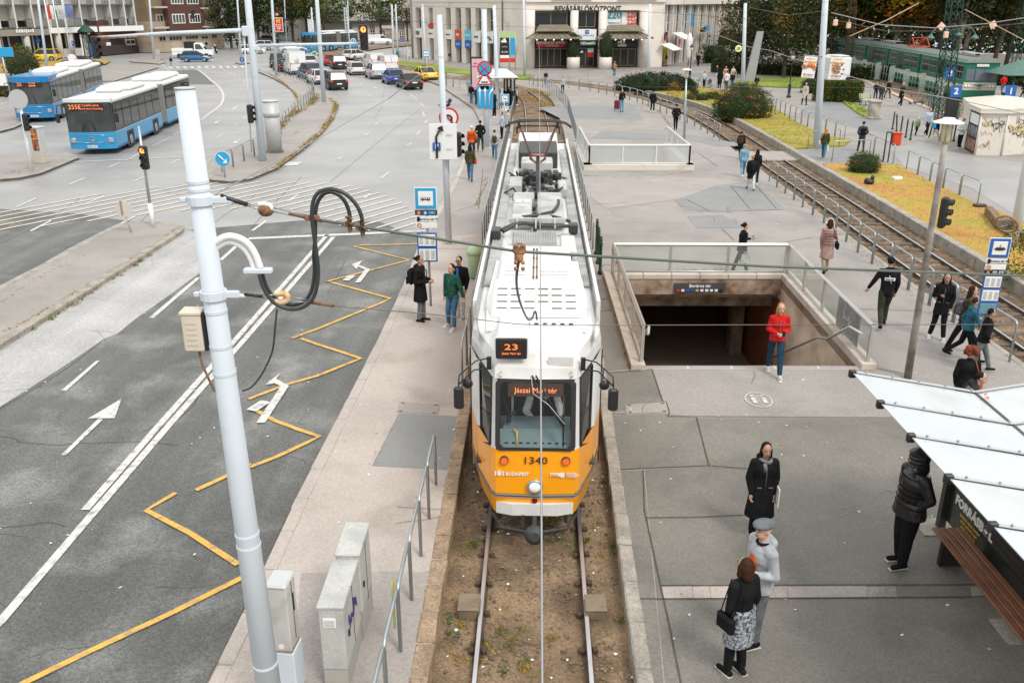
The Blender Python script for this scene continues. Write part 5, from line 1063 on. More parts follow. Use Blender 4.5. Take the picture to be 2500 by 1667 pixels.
for x0,x1,seq in ((-1.0,.1,(M('poster_green',(.4,.55,.25),.5),sign_k,sign_w,sign_r)),(.25,.8,(M('poster_green'),sign_lb,M('poster_grey',(.35,.36,.38),.5),sign_r))):
 z=.9
 for m,h in zip(seq[::-1],(.5,.35,2.0,.7)): mb=MB();mb.box(((x0+x1)/2,0,z+h/2),(x1-x0,.12,h));mb.o('poster',m,ay);z+=h
for x in (-1.05,.17,.85): mb=MB();mb.cyl((x,0,0),(x,0,4.5),.05,n=6);mb.o('post',galv,ay)
for i,(x,h) in enumerate(((-.72,.2),(-.5,.34),(-.28,.5))): mb=MB();mb.add([(x-.12,-.08,3.2),(x+.1,-.08,3.2),(x+.1-h*.4,-.08,3.2+h),(x-.12-h*.4,-.08,3.2+h)],[(0,1,2,3)]);mb.o('logo_bar',sign_w,ay)
tX('OUTLET',.18,sign_w,ay,(-.45,-.08,2.7));tX('30-50%',.28,sign_w,ay,(-.45,-.08,2.1))
FR=Facade(G(1536,330),G(1690,300));rw_=FR.root('shop_wing','right wing of the shopping centre with tall stone fins and hanging shop signs');Lr=FR.L
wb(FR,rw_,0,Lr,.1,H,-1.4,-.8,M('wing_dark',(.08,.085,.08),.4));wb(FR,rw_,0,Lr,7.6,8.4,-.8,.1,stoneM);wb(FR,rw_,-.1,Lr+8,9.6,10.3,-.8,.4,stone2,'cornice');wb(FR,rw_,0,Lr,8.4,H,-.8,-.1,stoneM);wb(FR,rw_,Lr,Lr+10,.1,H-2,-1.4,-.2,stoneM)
u=.0;k=0
while u<Lr-.5:
 wb(FR,rw_,u,u+.3,.1,7.6,-.8,-.45 if k%2 else -.2,stoneM,'fin')
 win(FR,rw_,u+.3,min(Lr,u+1.9),4.3,7.5,-.76,2,3,frame_w,bglass);win(FR,rw_,u+.3,min(Lr,u+1.9),.15,3.6,-.76,2,1,frame_b,bglass);u+=1.9;k+=1
for k in range(int(Lr/3)): win(FR,rw_,1+k*3,2.4+k*3,10.8,12.6,-.1,2,1,frame_w)
def hang(px0,py0,px1,py1,m,txt,tm,sz,o,lab): 
 s_=FR.put('hanging_sign',m,rw_,px0,py0,px1,py1,o-.1,o);u0,z0=FR.uz((px0+px1)/2,(py0+py1)/2,o);tX(txt,sz,tm,s_,(u0,-o-.02,z0),bold=.04 if txt=='M' else 0);return s_
hang(1600,256,1611,265,sign_k,'M',M('arch_yellow',(.8,.5,.02),.4),1.3,.6,'');hang(1607,252,1618,264,sign_lb,'U',sign_w,.9,.55,'')
FR.put('banner',M('banner_blue',(.05,.3,.6),.5),rw_,1576,226,1579.5,254,-.3,-.2);FR.put('banner',M('banner_blue'),rw_,1591,226,1598,254,-.3,-.2)
FR.put('doorway',M('door_yellow',(.6,.5,.02),.5),rw_,1541,286,1551,322,-.5,-.3)
for (px,py,w_,lab) in ((1568,273,1.0,'a'),(1546,294,.8,'b')):
 u,z=FR.uz(px,py,.5);mb=MB();mb.add([(u-2,-.1,z+.5),(u+2,-.1,z+.5),(u+2.6,-1.7,z-.3),(u-1.4,-1.7,z-.3)],[(0,1,2,3)]);mb.o('awning',sign_w,rw_)
u,z=FR.uz(1541,273,.4);mb=MB();mb.cyl((u,-.5,z),(u,-.4,z),.55,n=14);rs=mb.o('round_sign',sign_k,rw_);mb=MB();mb.cyl((u,-.54,z-.2),(u,-.5,z-.2),.34,n=10);mb.o('flower_motif',sign_r,rs)
u,z=FR.uz(1567,284,.8);mb=MB();mb.box((u,-.8,z),(1.2,.1,.7));mb.o('hanging_sign',M('sign_salmon',(.7,.35,.25),.5),rw_)
FH=Facade(G(200,324),G(476,308.5));ho=FH.root('hotel','white hotel with balcony grid and grey entrance canopy');LH=FH.uz(543,256)[0];LG=FH.L
hw=M('hotel_white',(.60,.60,.57),.8,var=.06,scale=.6);hgx=M('hotel_grey',(.26,.24,.20),.7)
_,zb0=FH.uz(400,262);wb(FH,ho,-40,LH,5.4,19,-2.2,-1.6,hw)
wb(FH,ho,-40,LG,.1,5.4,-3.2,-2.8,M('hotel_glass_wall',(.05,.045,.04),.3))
_,z1=FH.uz(400,256);_,z0=FH.uz(400,266.5);ux,_=FH.uz(370,262)
wb(FH,ho,ux,LH+.6,z0,z1,-2.2,.2,sign_w,'fascia');wb(FH,ho,-40,ux,z0-.2,z1-.1,-2.2,.1,hgx,'canopy');
None
FH.put('logo',M('logo_green',(.25,.45,.3),.5),ho,313,259,321,267,.1,.16);ftext(FH,ho,'~8',327,262.8,.7,sign_w,.16)
px_fins=[278+c/8.34 for c in (-540,-270,0,262,540,800,1060,1305,1545,1780,2000,2155)]
ufin=[FH.uz(x,254)[0] for x in px_fins];fh=3.05;zf=z1+.02
for r_ in range(4):
 zz=zf+r_*fh
 wb(FH,ho,-40,LH,zz,zz+.16,-1.6,.0,M('balcony_slab',(.12,.115,.1),.8),'balcony_slab')
for i,u in enumerate(ufin+[ufin[0]-6*k for k in range(1,6)]):
 wb(FH,ho,u-.1,u+.12,zf,zf+12.3,-1.6,.12,hw,'fin')
us2=sorted(ufin)
for r_ in range(4):
 for i in range(len(us2)-1):
  a,b=us2[i]+.14,us2[i+1]-.12;zz=zf+.16+r_*fh
  win(FH,ho,a+.15,a+.95,zz,zz+2.5,-1.55,1,2,frame_w,dglass)
  if r_<3:
   rl_=MB();
   for q in range(5): rl_.tb([(a+1.1+(b-a-1.1)*0,-.05,zz+.2+q*.2),(b,-.05,zz+.2+q*.2)],.014,4)
   for q in range(3): uu=a+1.1+(b-a-1.1)*q/2;rl_.cyl((uu,-.05,zz),(uu,-.05,zz+1.02),.025,n=4)
   rl_.box(((a+1.1+b)/2,-.05,zz+1.05),(b-a-1.1,.06,.05));rl_.o('balcony_railing',M('railing_dark',(.06,.06,.06),.5),ho)
for x in (260,282,338,398,420,455): 
 u,_=FH.uz(x,315);mb=MB();mb.cyl((u,.4,.1),(u,.4,z0),.45,n=10);mb.o('pillar',M('hotel_pillar',(.5,.47,.42),.8),ho)
for x in (295,305,318,345,353,364,372,384,406,412,426,433,441,463,470): 
 u,_=FH.uz(x,312);wb(FH,ho,u,u+.18,.3,4.4,-2.6,-2.4,frame_w,'mullion')
wb(FH,ho,FH.uz(398,312)[0],LG-2,.1,1.3,-2.7,-.3,M('hotel_pillar'),'parapet');wb(FH,ho,FH.uz(360,312)[0],LG-2,3.9,5.4,-2.7,-1.0,M('soffit',(.3,.3,.28),.7),'soffit')
for i,(bx,by,tx,ty,m,lab) in enumerate(((384,321,362,204,'hun','flagpole with red white green flag'),(400,321,378,204,'white','flagpole with pale grey blue flag'),(413,313,395,204,'eu','flagpole with plain blue flag'))):
 g=G(bx,by);t=tH('flagpole',lab+' in front of the hotel','flagpole',(g.x,g.y,PZ),0,'hotel flagpoles');zt=Z(tx,ty,g);e=at(tx,ty,g.y);mb=MB();mb.tb([(0,0,0),((e.x-g.x)*1.25,0,(zt-PZ)*1.25)],[.12,.07],8);mb.o('pole',white_m,t)
 s_=(zt-PZ);dx=(e.x-g.x);fz=s_*.98-.5
 cs={'hun':[M('flag_red',(.5,.04,.03),.7),M('flag_white',(.7,.7,.7),.7),M('flag_green',(.01,.15,.07),.7)],'white':[M('flag_pale',(.5,.55,.62),.7)]*3,'eu':[M('flag_blue',(.15,.2,.42),.7)]*3}[m];f=MB()
 for c in range(3):
  for q in range(5):
   f.add([(dx*.95+.15+c*.42,-.06*sin(q),fz-q*.36+.02*c),(dx*.95+.57+c*.42,.06*sin(q+c),fz-q*.36),(dx*.95+.6+c*.42,.06*sin(q+1+c),fz-(q+1)*.36),(dx*.95+.18+c*.42,-.06*sin(q+1),fz-(q+1)*.36)],[(0,1,2,3)],c)
 f.o('flag',cs,t)
 if m=='white': mb=MB();mb.box((dx*.95+.75,-.1,fz-.8),(.4,.01,.45));mb.o('flag_emblem',M('emblem_ochre',(.5,.42,.15),.7),t)
brn=M('plaster_brown',(.105,.045,.032),.85,var=.12,scale=.5);bei=M('plaster_beige',(.27,.20,.12),.9,var=.25,scale=.5);bei2=M('plaster_base',(.48,.39,.29),.9,var=.25,scale=.4,dirt=((.25,.2,.15),.5,.7))
FB=Facade(G(474,309),G(572,300));bh=FB.root('brown_house','dark brown rendered house with white windows and a carriage gate');LB_=FB.L
uq,_=FB.uz(544,290);wb(FB,bh,0,LB_,.1,5.2,-6,-.2,brn);wb(FB,bh,uq,LB_,5.2,16,-6,-.2,brn)
u0,z0=FB.uz(492,308);u1,z1=FB.uz(512,275);wb(FB,bh,u0,u1,.12,z1,-.25,-.12,M('gate_dark',(.012,.01,.01),.7),'carriage_gate')
FB.put('notice',sign_w,bh,483,284,489,295,-.2,-.1);wb(FB,bh,0,LB_,.12,1.5,-.2,-.05,M('plinth_dark',(.05,.035,.03),.9),'plinth')
for (a,b,c,d) in ((519,270,534,289),(542,268,556,287),(547,220,555,250),(546,198,554,213)):
 ua,zb_=FB.uz(a,d);ub,zt_=FB.uz(c,b);win(FB,bh,ua,ub,zb_,zt_,-.18,2,2,frame_w,dglass,sill=True,fr=.14)
for k in range(1): 
 for r_ in range(2): win(FB,bh,uq+.5,uq+1.7,10.5+r_*3,12.2+r_*3,-.18,2,2,frame_w,dglass,sill=True,fr=.12)
FA=Facade(G(570,303.5),G(705,294.5));ah=FA.root('apartment_house','beige and brown apartment house with projecting bay and balconies');LA=FA.L
wb(FA,ah,0,LA,4.9,17,-8,-.2,bei);wb(FA,ah,0,LA,.1,4.9,-8,0,bei2)
ua,_=FA.uz(597,290);ub,_=FA.uz(664,290);zm,_2=FA.uz(630,262)[1],0;wb(FA,ah,ua,ub,zm,17,-.2,.9,brn,'bay')
for (a,b,c,d,nx,o) in ((606,230,628,249,4,.92),(638,230,657,248,4,.92),(603,195,624,212,4,.92),(633,195,653,212,4,.92),(676,229,688,246,2,-.18),(674,198,683,212,2,-.18),(576,231,587,250,2,-.18)):
 u0,z0=FA.uz(a,d,o);u1,z1=FA.uz(c,b,o);win(FA,ah,u0,u1,z0,z1,o,nx,1,frame_w,bglass,fr=.16)
for (a,b,c,d,nx) in ((580,272,592,283,2),(599,271,623,282,4),(630,270,653,280,4),(660,271,672,279,2),(680,268,689,277,2)):
 u0,z0=FA.uz(a,d);u1,z1=FA.uz(c,b);win(FA,ah,u0,u1,z0,z1,.02,nx,1,M('frame_grey',(.35,.32,.28),.6),dglass,fr=.12)
for (a,b,y) in ((572,600,258.5),(572,596,219),(665,678,256),(661,674,221)):
 u0,z=FA.uz(a,y,1.2);u1,_=FA.uz(b,y,1.2);mb=MB();mb.box(((u0+u1)/2,-.6,z+.1),(u1-u0,1.2,.25));bl=mb.o('balcony',M('balcony_white',(.5,.47,.42),.8),ah);r2=MB()
 for q in range(12): uu=u0+(u1-u0)*q/11;r2.cyl((uu,-1.15,z+.2),(uu,-1.15,z+1.25),.02,n=4)
 r2.tb([(u0,-1.15,z+1.25),(u1,-1.15,z+1.25)],.03,4);r2.tb([(u0,-1.15,z+1.25),(u0,0,z+1.25)],.03,4);r2.o('balcony_railing',M('railing_dark'),bl)
for k in range(5): win(FA,ah,1.5+k*3,3+k*3,13,14.6,-.18 if not 1<=k<=2 else .92,2,1,frame_w,bglass,fr=.15)
FP=Facade(G(700,283),G(1085,279));ph=FP.root('apartment_house','pale stone apartment block with balconies far behind the bus');LP_=FP.L;sp=M('plaster_cream',(.52,.47,.40),.9,var=.12,scale=.2)
ux,_=FP.uz(880,280)
wb(FP,ph,ux,LP_+10,.1,15,-10,0,sp);wb(FP,ph,-30,ux-2,.1,13,-14,-6,M('plaster_grey',(.35,.33,.30),.9,var=.2));wb(FP,ph,ux,LP_,3.6,4.1,0,1.2,M('awning_dark',(.05,.05,.05),.6),'awning')
for a,b,c,d,nx in ((907,210,914,222,1),(918,211,924,224,1),(929,211,934,222,1),(938,210,942,220,1),(956,209,961,220,1),(974,209,977,219,1),(979,209,982,219,1),(987,209,990,219,1),(991,209,995,219,1),(1000,205,1018,224,2),(1030,209,1033,219,1),(1034,209,1037,219,1),(956,234,964,251,2),(969,234,977,251,2),(1012,236,1020,250,2),(1032,236,1042,248,3),(1045,240,1055,250,2),(915,262,923,270,2),(955,262,963,278,2),(981,260,989,278,2),(1000,262,1010,276,2),(1036,262,1044,276,2),(1050,262,1058,276,2)):
 u0,z0=FP.uz(a,d);u1,z1=FP.uz(c,b);win(FP,ph,u0,u1,z0,z1,.02,nx,1 if d-b<14 else 3,frame_w,dglass,fr=.12)
for a,b,y in ((909,932,224),(902,905,214),(998,1018,224)):
 u0,z=FP.uz(a,y+4,1.4);u1,_=FP.uz(b,y,1.4);mb=MB();mb.box(((u0+u1)/2,-.7,z+.6),(u1-u0,1.4,1.2));mb.o('balcony',M('balcony_grey',(.32,.32,.31),.8),ph)
for a in (948,970,990,1024,1046): u0,_=FP.uz(a,276);wb(FP,ph,u0,u0+1.1,.1,3.6,0,.5,sp,'pillar')
for k in range(14):
 u=ux+2+k*3.1
 if u<LP_: win(FP,ph,u,u+1.3,12,13.6,.02,1,1,frame_w,dglass)
for k in range(10): win(FP,ph,-24+k*4,-22.4+k*4,8.5,10.2,-5.9,2,1,frame_w,dglass);win(FP,ph,-24+k*4,-22.4+k*4,1.5,3.2,-5.9,2,1,frame_w,dglass)
mb=MB();u0,z0=FP.uz(1013,255,.4);mb.box((u0,-1.4,z0),(2.8,.1,.6));mb.o('hanging_sign',M('sign_pinkish',(.65,.5,.5),.5),ph)
# ================================================================ STAIR PITS
tile=M('pit_wall_marble',(.74,.62,.50),.6,col2=(.42,.29,.19),scale=.9,dirt=((.5,.45,.38),4,.6));con=M('pit_concrete',(.32,.23,.16),.85,var=.6,scale=2.5);brnw=M('pit_wall_brown',(.22,.07,.035),.6,var=.3,scale=1.2);alu=M('aluminium_rail',(.52,.51,.48),.4,.5,dirt=((.36,.27,.2),2,.4));ledge=M('ledge_stone',(.55,.49,.43),.75,dirt=((.3,.25,.18),1.6,.7,.5),bump=.3)
pane=glassy('dirty_glass',(.86,.9,.86),.2,.06)
st_=tH('underpass_stairs','stairwell of the underpass with glass balustrade and Boráros tér sign','stairs',(0,0,0))
x0,x1,ya,yb=3.02,8.02,18.62,25.6
mb=MB();mb.add([(8.02,18.62,-3.8),(8.22,25.6,-3.8),(8.22,25.6,.14),(8.02,18.62,.14)],[(0,1,2,3)]);
pw=mb.o('side_wall',tile,st_)
mb=MB();mb.add([(3.02,18.62,-3.8),(3.12,25.9,-3.8),(3.12,25.9,.14),(3.02,18.62,.14)],[(0,3,2,1)]);mb.o('side_wall',tile,st_)
mb=MB();mb.box((5.67,25.7,-.10),(5.1,.2,.5));mb.o('lintel',M('lintel_concrete',(.42,.33,.25),.9,col2=(.16,.08,.04),scale=2.2,bump=.5),st_)
mb=MB();mb.box((5.67,26.5,-.7),(5.1,.3,.55));mb.box((5.67,30.5,-.45),(5.1,9.4,.1));mb.o('tunnel_ceiling',con,st_)
mb=MB();mb.box((5.67,29.5,-3.75),(14,13,.1));mb.o('tunnel_floor',M('tunnel_floor',(.24,.19,.15),.35),st_)
mb=MB();mb.box((8.28,30.3,-2.2),(.1,9.2,3.1));mb.o('tunnel_wall',brnw,st_);mb=MB();mb.box((3.05,30.3,-2.2),(.1,9.2,3.1));mb.o('tunnel_wall',brnw,st_);mb=MB();mb.box((5.67,35,-2.2),(5.2,.1,3.1));mb.o('tunnel_end',con,st_)
mb=MB();mb.box((7.9,29.2,-2.2),(.4,.6,3.1));mb.o('tunnel_pier',con,st_);mb=MB();mb.box((8.2,28.5,-1.6),(.04,.5,.4));mb.o('alarm_sign',M('red_glow',(.3,.03,.01),.4),st_)
for k in range(21):
 y=18.72+k*.30;z=.10-k*.165
 if z<-3.4: break
 mb=MB();mb.box((5.55,y+.15,z-.25),(4.96,.30,.42));mb.o('step',M('step_stone',(.2,.18,.16),.7,var=.2),st_)
mb=MB();mb.box((5.52,18.66,.158),(5.0,.16,.012));mb.o('top_step_edge',M('step_edge_white',(.6,.58,.55),.6),st_)
mb=MB();
for k in range(5): mb.box((3.55+k*1.0,18.66,.168),(.96,.13,.006))
mb.o('edge_tile',pave_warm,st_)
mb=MB();mb.prism([(2.72,18.5),(3.04,18.5),(3.14,25.95),(2.80,25.95)],.1,.29);mb.o('ledge',ledge,st_)
mb=MB();mb.prism([(8.0,18.55),(8.34,18.55),(8.56,25.95),(8.2,25.75)],.1,.29);mb.o('ledge',ledge,st_)
for k in range(6): mb=MB();mb.bb((3.55+k*.86,25.75,.22),(.85,.36,.17),.02);mb.o('ledge_stone',ledge,st_)
H1=1.18
def bal(P,name='handrail',n=4,gz0=.32,st=st_,H1=H1,pm=pane,post=.07,posts=None):
 mb=MB();mb.tb([(p[0],p[1],H1) for p in P],.055,4,smooth=False);mb.o(name,alu,st);mb=MB();mb.tb([(p[0],p[1],gz0+.02) for p in P],.03,4);mb.o('bottom_rail',alu,st)
 for a,b in zip(P,P[1:]):
  a=Ve((a[0],a[1],0));b=Ve((b[0],b[1],0));d=(b-a);m=n
  for i in range(m):
   p=a+d*(i/m);q=a+d*((i+1)/m);g_=MB();e=d.normalized()*.03;p2,q2=p+e,q-e
   g_.add([(p2.x,p2.y,gz0+.03),(q2.x,q2.y,gz0+.03),(q2.x,q2.y,H1-.05),(p2.x,p2.y,H1-.05)],[(0,1,2,3)]);g_.o('glass_pane',pm,st)
  for i in range(m+1):
   p=a+d*(i/m);k=MB();k.box((p.x,p.y,(gz0+H1)/2-.12),(post,post,H1-gz0+.2));k.o('post',alu,st)
bal([(2.98,18.7),(3.06,25.75)],n=4);bal([(3.06,25.78),(8.30,25.72)],n=3);bal([(8.18,18.7),(8.38,25.72)],n=4)
gp=M('graffiti_dark_pane',(.3,.32,.33),.3,var=.3);mb=MB();mb.add([(8.175,19.4,.36),(8.22,21.0,.36),(8.22,21.0,1.12),(8.175,19.4,1.12)],[(0,1,2,3)]);gq=mb.o('glass_pane',gp,st_)
def scribble(mb,c,ux,uy,n,amp,r,seed):
 rs=random.Random(seed);p=[];
 for i in range(n): p.append(c+ux*(i/n*amp[0]-amp[0]/2+rs.uniform(-.04,.04)*amp[0])+uy*(rs.uniform(-.5,.5)*amp[1]))
 mb.tb(smp(p,2),r,3)
mb=MB();scribble(mb,Ve((8.185,20.3,.8)),Ve((.03,1,0)),Ve((0,0,1)),10,(.8,.35),.006,3);mb.o('graffiti',sign_w,gq)
mb=MB();mb.tb([(7.98,18.75,.95),(7.9,19.3,.92),(7.85,20.4,.20),(7.95,21.4,-.15),(8.05,25.4,-2.4)],.035,6);mb.o('stair_handrail',alu,st_);mb=MB();mb.tb([(3.1,18.75,.95),(3.2,19.3,.92),(3.25,20.4,.25),(3.25,25.4,-2.4)],.035,6);mb.o('stair_handrail',alu,st_)
mb=MB();mb.box((5.72,25.56,-.12),(1.55,.04,.28));ns=mb.o('name_sign',M('sign_grey',(.07,.065,.07),.5,var=.2),st_);tX('Boráros tér',.14,sign_w,ns,(5.72,25.53,-.06),bold=.003)
for k,m in enumerate((sign_r,sign_w,sign_b,sign_b,M('emblem_ochre'),sign_w,sign_w,sign_w,sign_w,sign_k)): mb=MB();mb.box((5.06+k*.145,25.53,-.20),(.09,.01,.07));mb.o('pictogram',m,ns)
s2=tH('underpass_stairs','far stairwell with pale stone ledge and white framed glass balustrade','stairs',(0,0,0));lw2=M('ledge_white',(.62,.58,.52),.7,dirt=((.4,.36,.28),1.5,.5))
for a,b,c,d in ((3.55,43.9,3.98,51.2),(8.72,43.9,9.1,51.2)): mb=MB();mb.prism([(a,b),(c,b),(c,d),(a,d)],.1,.42);mb.o('ledge',lw2,s2)
mb=MB();mb.box((6.33,44.2,.26),(5.5,.7,.32));mb.o('ledge',lw2,s2)
for k in range(16):
 y=51.0-k*.33;z=.10-k*.17;mb=MB();mb.box((6.35,y-.16,z-.2),(4.8,.33,.36));mb.o('step',M('step_grey',(.34,.34,.33),.7,var=.2),s2)
 mb=MB();mb.box((6.35,y-.31,z-.02+.003),(4.8,.04,.012));mb.o('step_nosing',M('nosing_dark',(.1,.1,.1),.7),s2) if k<9 else None
for x in (3.97,8.73): mb=MB();mb.add([(x,44.6,-3.5),(x,51.2,-3.5),(x,51.2,.12),(x,44.6,.12)],[(0,1,2,3)]);mb.o('side_wall',tile,s2)
mb=MB();mb.box((6.35,44.55,-1.7),(4.8,.1,3.6));mb.o('end_wall',tile,s2)
alu=M('white_aluminium',(.66,.66,.64),.4,.1);pane2=glassy('frosted_glass',(.85,.87,.85),.55)
bal([(3.85,44.1),(3.85,51.1)],st=s2,n=4,gz0=.45,H1=1.35,pm=pane2);bal([(3.85,44.1),(8.85,44.1)],st=s2,n=3,gz0=.45,H1=1.35,pm=pane2);bal([(8.85,44.1),(8.85,51.1)],st=s2,n=4,gz0=.45,H1=1.35)
# ================================================================ HOOP RAILINGS
def rlg(px,lab,h=.95,step=1.5,w=.93,name='hoop_railing',m=galv,r=.026,cat='railing',world=None,vert=0):
 P=world or [G(x,y) for x,y in px];P=[Ve((p[0],p[1],PZ)) for p in P];S=rsm(P,step);root=tH(name,lab,cat,(S[0].x,S[0].y,PZ))
 for a,b in zip(S,S[1:]):
  a=a-root.location;b=a+(b-root.location-a)*w;d=(b-a).normalized();c=.10;mb=MB()
  mb.tb([a,a+Ve((0,0,h-c)),a+d*.03+Ve((0,0,h-.03)),a+d*c+Ve((0,0,h)),b-d*c+Ve((0,0,h)),b-d*.03+Ve((0,0,h-.03)),b+Ve((0,0,h-c)),b],r,6)
  o=mb.o('hoop',m,root)
 return root
rlg([(1738,548),(1776,576),(1803,598),(1835,622),(1872,650),(1893,671),(1914,689),(1937,707),(1990,745),(2022,769),(2052,790),(2091,818),(2215,905)],'hoop railing along the near stretch of the right hand track',1.0,1.38)
rlg([(1358,371),(1404,377),(1445,386),(1487,397),(1540,419),(1596,443),(1630,462),(1653,479)],'hoop railing along the far bend of the right hand track',1.0,1.7)
rlg([(1998,528),(2036,548),(2074,568),(2121,589),(2172,608)],'hoop railing on the lawn edge by the square, nearest stretch',1.0,1.6)
None
rlg([(1734,408),(1779,432),(1815,449),(1853,462),(1896,478)],'hoop railing between the lawn and the grey path',1.05,1.5)
rlg([(1811,487),(1829,490),(1860,481),(1897,484)],'pair of hoops guarding the path beside the thick mast',1.0,3.4)
rlg([(1857,510),(1905,508),(1952,505)],'hoops across the path in front of the leaf bush',1.05,2.4)
rlg([(1917,490),(1947,503),(1970,514),(1990,526)],'hoop railing beside the red letter box',1.0,1.5)
rlg([(1394,360),(1437,360),(1464,360)],'wide hoops before the shopping centre lawn',1.0,2.9)
rlg([(1538,360),(1560,362),(1600,371),(1640,375),(1680,376)],'wide hoops beside the parked bicycle',1.0,2.4)
rlg(None,'hoop railing on the west platform in front of the tram',1.0,1.05,.98,world=[(xc(y)-1.72,y) for y in (7.15,13.45)])
rlg(None,'hoop railing on the west platform beside the first half of the tram',1.0,1.3,world=[(xc(y)-1.6,y) for y in (17.6,27.5)])
rlg(None,'hoop railing on the west platform running to the tram stop shelter',1.0,1.3,world=[(xc(y)-1.85,y) for y in (29,82)])
rlg(None,'hoop railing on the east side of the tram track',1.0,1.3,world=[(xc(y)+1.9,y) for y in (29,44)]+[(xc(y)+2.3,y) for y in (52,70)]+[(3.9,80),(3.2,88),(1.5,93)])
None
fr_=rlg([(1112,364),(1130,367),(1150,371),(1165,373)],'hoop railing between the road bend and the grass track',1.0,1.6)
rlg([(700,531),(740,510),(775,492),(800,478),(812,460),(812,448),(830,430),(858,404),(876,385),(870,370),(850,358),(830,350),(808,346)],'low hoop railing along the curved traffic island',.9,1.7)
rlg([(1055,318),(1040,315),(1030,308)],'thin posts beside the far corner crossing',1.0,1.6)
def bollard(px,py,lab,group,h=1.05,tilt=0):
 g=G(px,py);t=tH('bollard',lab,'bollard',(g.x,g.y,PZ),0,group);t.rotation_euler=(0,R(tilt),0);mb=MB();mb.la([(.075,0),(.08,.08),(.05,.12),(.045,h*.8),(.06,h*.82),(.06,h*.86),(.04,h*.88),(.055,h*.94),(.03,h)],9);mb.o('post',green_m,t);mb=MB();mb.ball((0,0,h+.02),.04,6);mb.o('knob',green_m,t)
for px,py,l in ((1410,686,'farthest of the three dark green bollards beside the tram'),(1413,704,'middle one of the three dark green bollards beside the tram'),(1417,724,'nearest of the three dark green bollards beside the tram')): bollard(px,py,l,'green bollards beside the tram',1.15)
for i,(px,py,ti) in enumerate(((1972,449.5,0),(1980,454,-7),(1987,459,0),(1997,465,0),(2006,469.5,0),(2040,472,6),(2088,472,0))): bollard(px,py,('leftmost green bollard of the row on the square','leaning green bollard next to the leftmost one','third green bollard from the left on the square','fourth green bollard from the left on the square','fifth green bollard, just left of the child','green bollard between white jumper man and kiosk','last green bollard, hard by the kiosk poster')[i],'bollards on the square',1.1,ti)
# ================================================================ POLES AND SIGNS
def lpo(name,lab,b,t,r0,r1,m=pole_m,cat='pole',z0=PZ,rings=(),group=None,extend=0):
 g=G(b[0],b[1],z0);e=at(t[0],t[1],g.y);e.z+=extend;root=tH(name,lab,cat,(g.x,g.y,z0),0,group);d=e-g
 mb=MB();mb.tb([(0,0,0),d*.5,d],[r0,(r0+r1)/2,r1],14);mb.o('shaft',m,root)
 for q in rings:
  p=d*q;r=r0+(r1-r0)*q;mb=MB();mb.tb([p-d.normalized()*.014,p+d.normalized()*.014],r+.006,14,smooth=False);mb.o('clamp_ring',m,root)
 return root,d
pole,pd=lpo('tram_mast','thick pale blue grey mast in the left foreground holding the feeder cables',(797,1572),(629,372),.145,.088,rings=(.12,.34,.36,.62,.66,.71,.74,.875,.885))
pz=pole.location;
def onp(y): # world point on the mast axis at photo height y
 b=Ve(pz);e=b+pd;t=(1572-y)/(1572-372.)
 lo,hi=0,1
 for _ in range(30):
  m=(lo+hi)/2;p=b+pd*m;v=p-Ve((0,0,CZ));py=833.5-FPX*v.dot(UP)/v.dot(FW)
  if py>y: lo=m
  else: hi=m
 return b+pd*lo
mb=MB();p=pd;mb.tb([p,p+Ve((0,0,.01))],.095,14);mb.o('top_cap',M('cap_grey',(.45,.47,.48),.6),pole)
for y in (583,762):
 q=onp(y)-Ve(pz);mb=MB();mb.tb([q-Ve((0,0,.04)),q+Ve((0,0,.04))],.128 if y>600 else .118,14,smooth=False);mb.bb(q+Ve((.17,0,0)),(.16,.05,.07),.01);mb.bb(q+Ve((-.16,0,0)),(.06,.04,.05),.01);mb.tb([q+Ve((.22,0,-.01)),q+Ve((.30,0,-.02))],.02,6);mb.o('cable_clamp',pole_m,pole)
q=onp(828);bx=tH('mast_box','cream ribbed equipment box strapped to the left side of the thick mast','box',(q.x-.235,q.y,q.z-.19));cb=M('box_cream',(.62,.55,.45),.6,var=.08)
mb=MB();mb.bb((0,0,.17),(.19,.16,.38),.015);mb.o('body',cb,bx);mb=MB();mb.bb((0,0,.375),(.21,.18,.04),.01);mb.o('lid',cb,bx);mb=MB()
for i in range(3):
 for j in range(5): mb.cyl((-.035+i*.035,-.088,.06+j*.055),(-.035+i*.035,-.08,.06+j*.055),.014,n=6)
mb.o('embossing',cb,bx);mb=MB();mb.box((.11,0,.18),(.03,.1,.4));mb.o('bracket',black_m,bx)
mb=MB();mb.tb(smp([(.02,0,-.02),(.03,-.02,-.15),(.09,-.04,-.32),(.14,-.06,-.45)],2),.012,5);mb.o('box_cable',rust_m,bx)
Y0=pz.y
def W(x,y,dy=0): return at(x,y,Y0+dy)
mb=MB();mb.tb(smp([W(804,790,-.1),(W(800,830,-.1)),W(797,865),W(790,885),W(775,915),W(755,940),W(738,945)],2),.010,5);hc_=mb.o('hanging_cable',M('cable_pale_end',(.04,.04,.04),.6));tag(hc_,'thin loose cable dangling from the black cable loop','cable')
fy=0
def wire(name,lab,pts,r,m,sag=0,n=14,cat='cable',group=None):
 pts=[Ve(p) for p in pts];out=[]
 for a,b in zip(pts,pts[1:]):
  for i in range(n): t=i/n;out.append(a+(b-a)*t-Ve((0,0,4*sag*t*(1-t))))
 out.append(pts[-1]);mb=MB();mb.tb(out,r,6);return tag(mb.o(name,m),lab,cat,group)
R1=W(2222,727,2.2);R0=W(872,615)
ext=lambda a,b,k:(b+(b-a)*k)
wire('feeder_cable','thick green grey feeder cable crossing the whole view above the tram roof',[W(885,621),W(975,636),W(1262,681,.2),W(1730,709,1.0),W(2222,727,2.2),W(2800,742,3.6)],.0145,wire_gr)
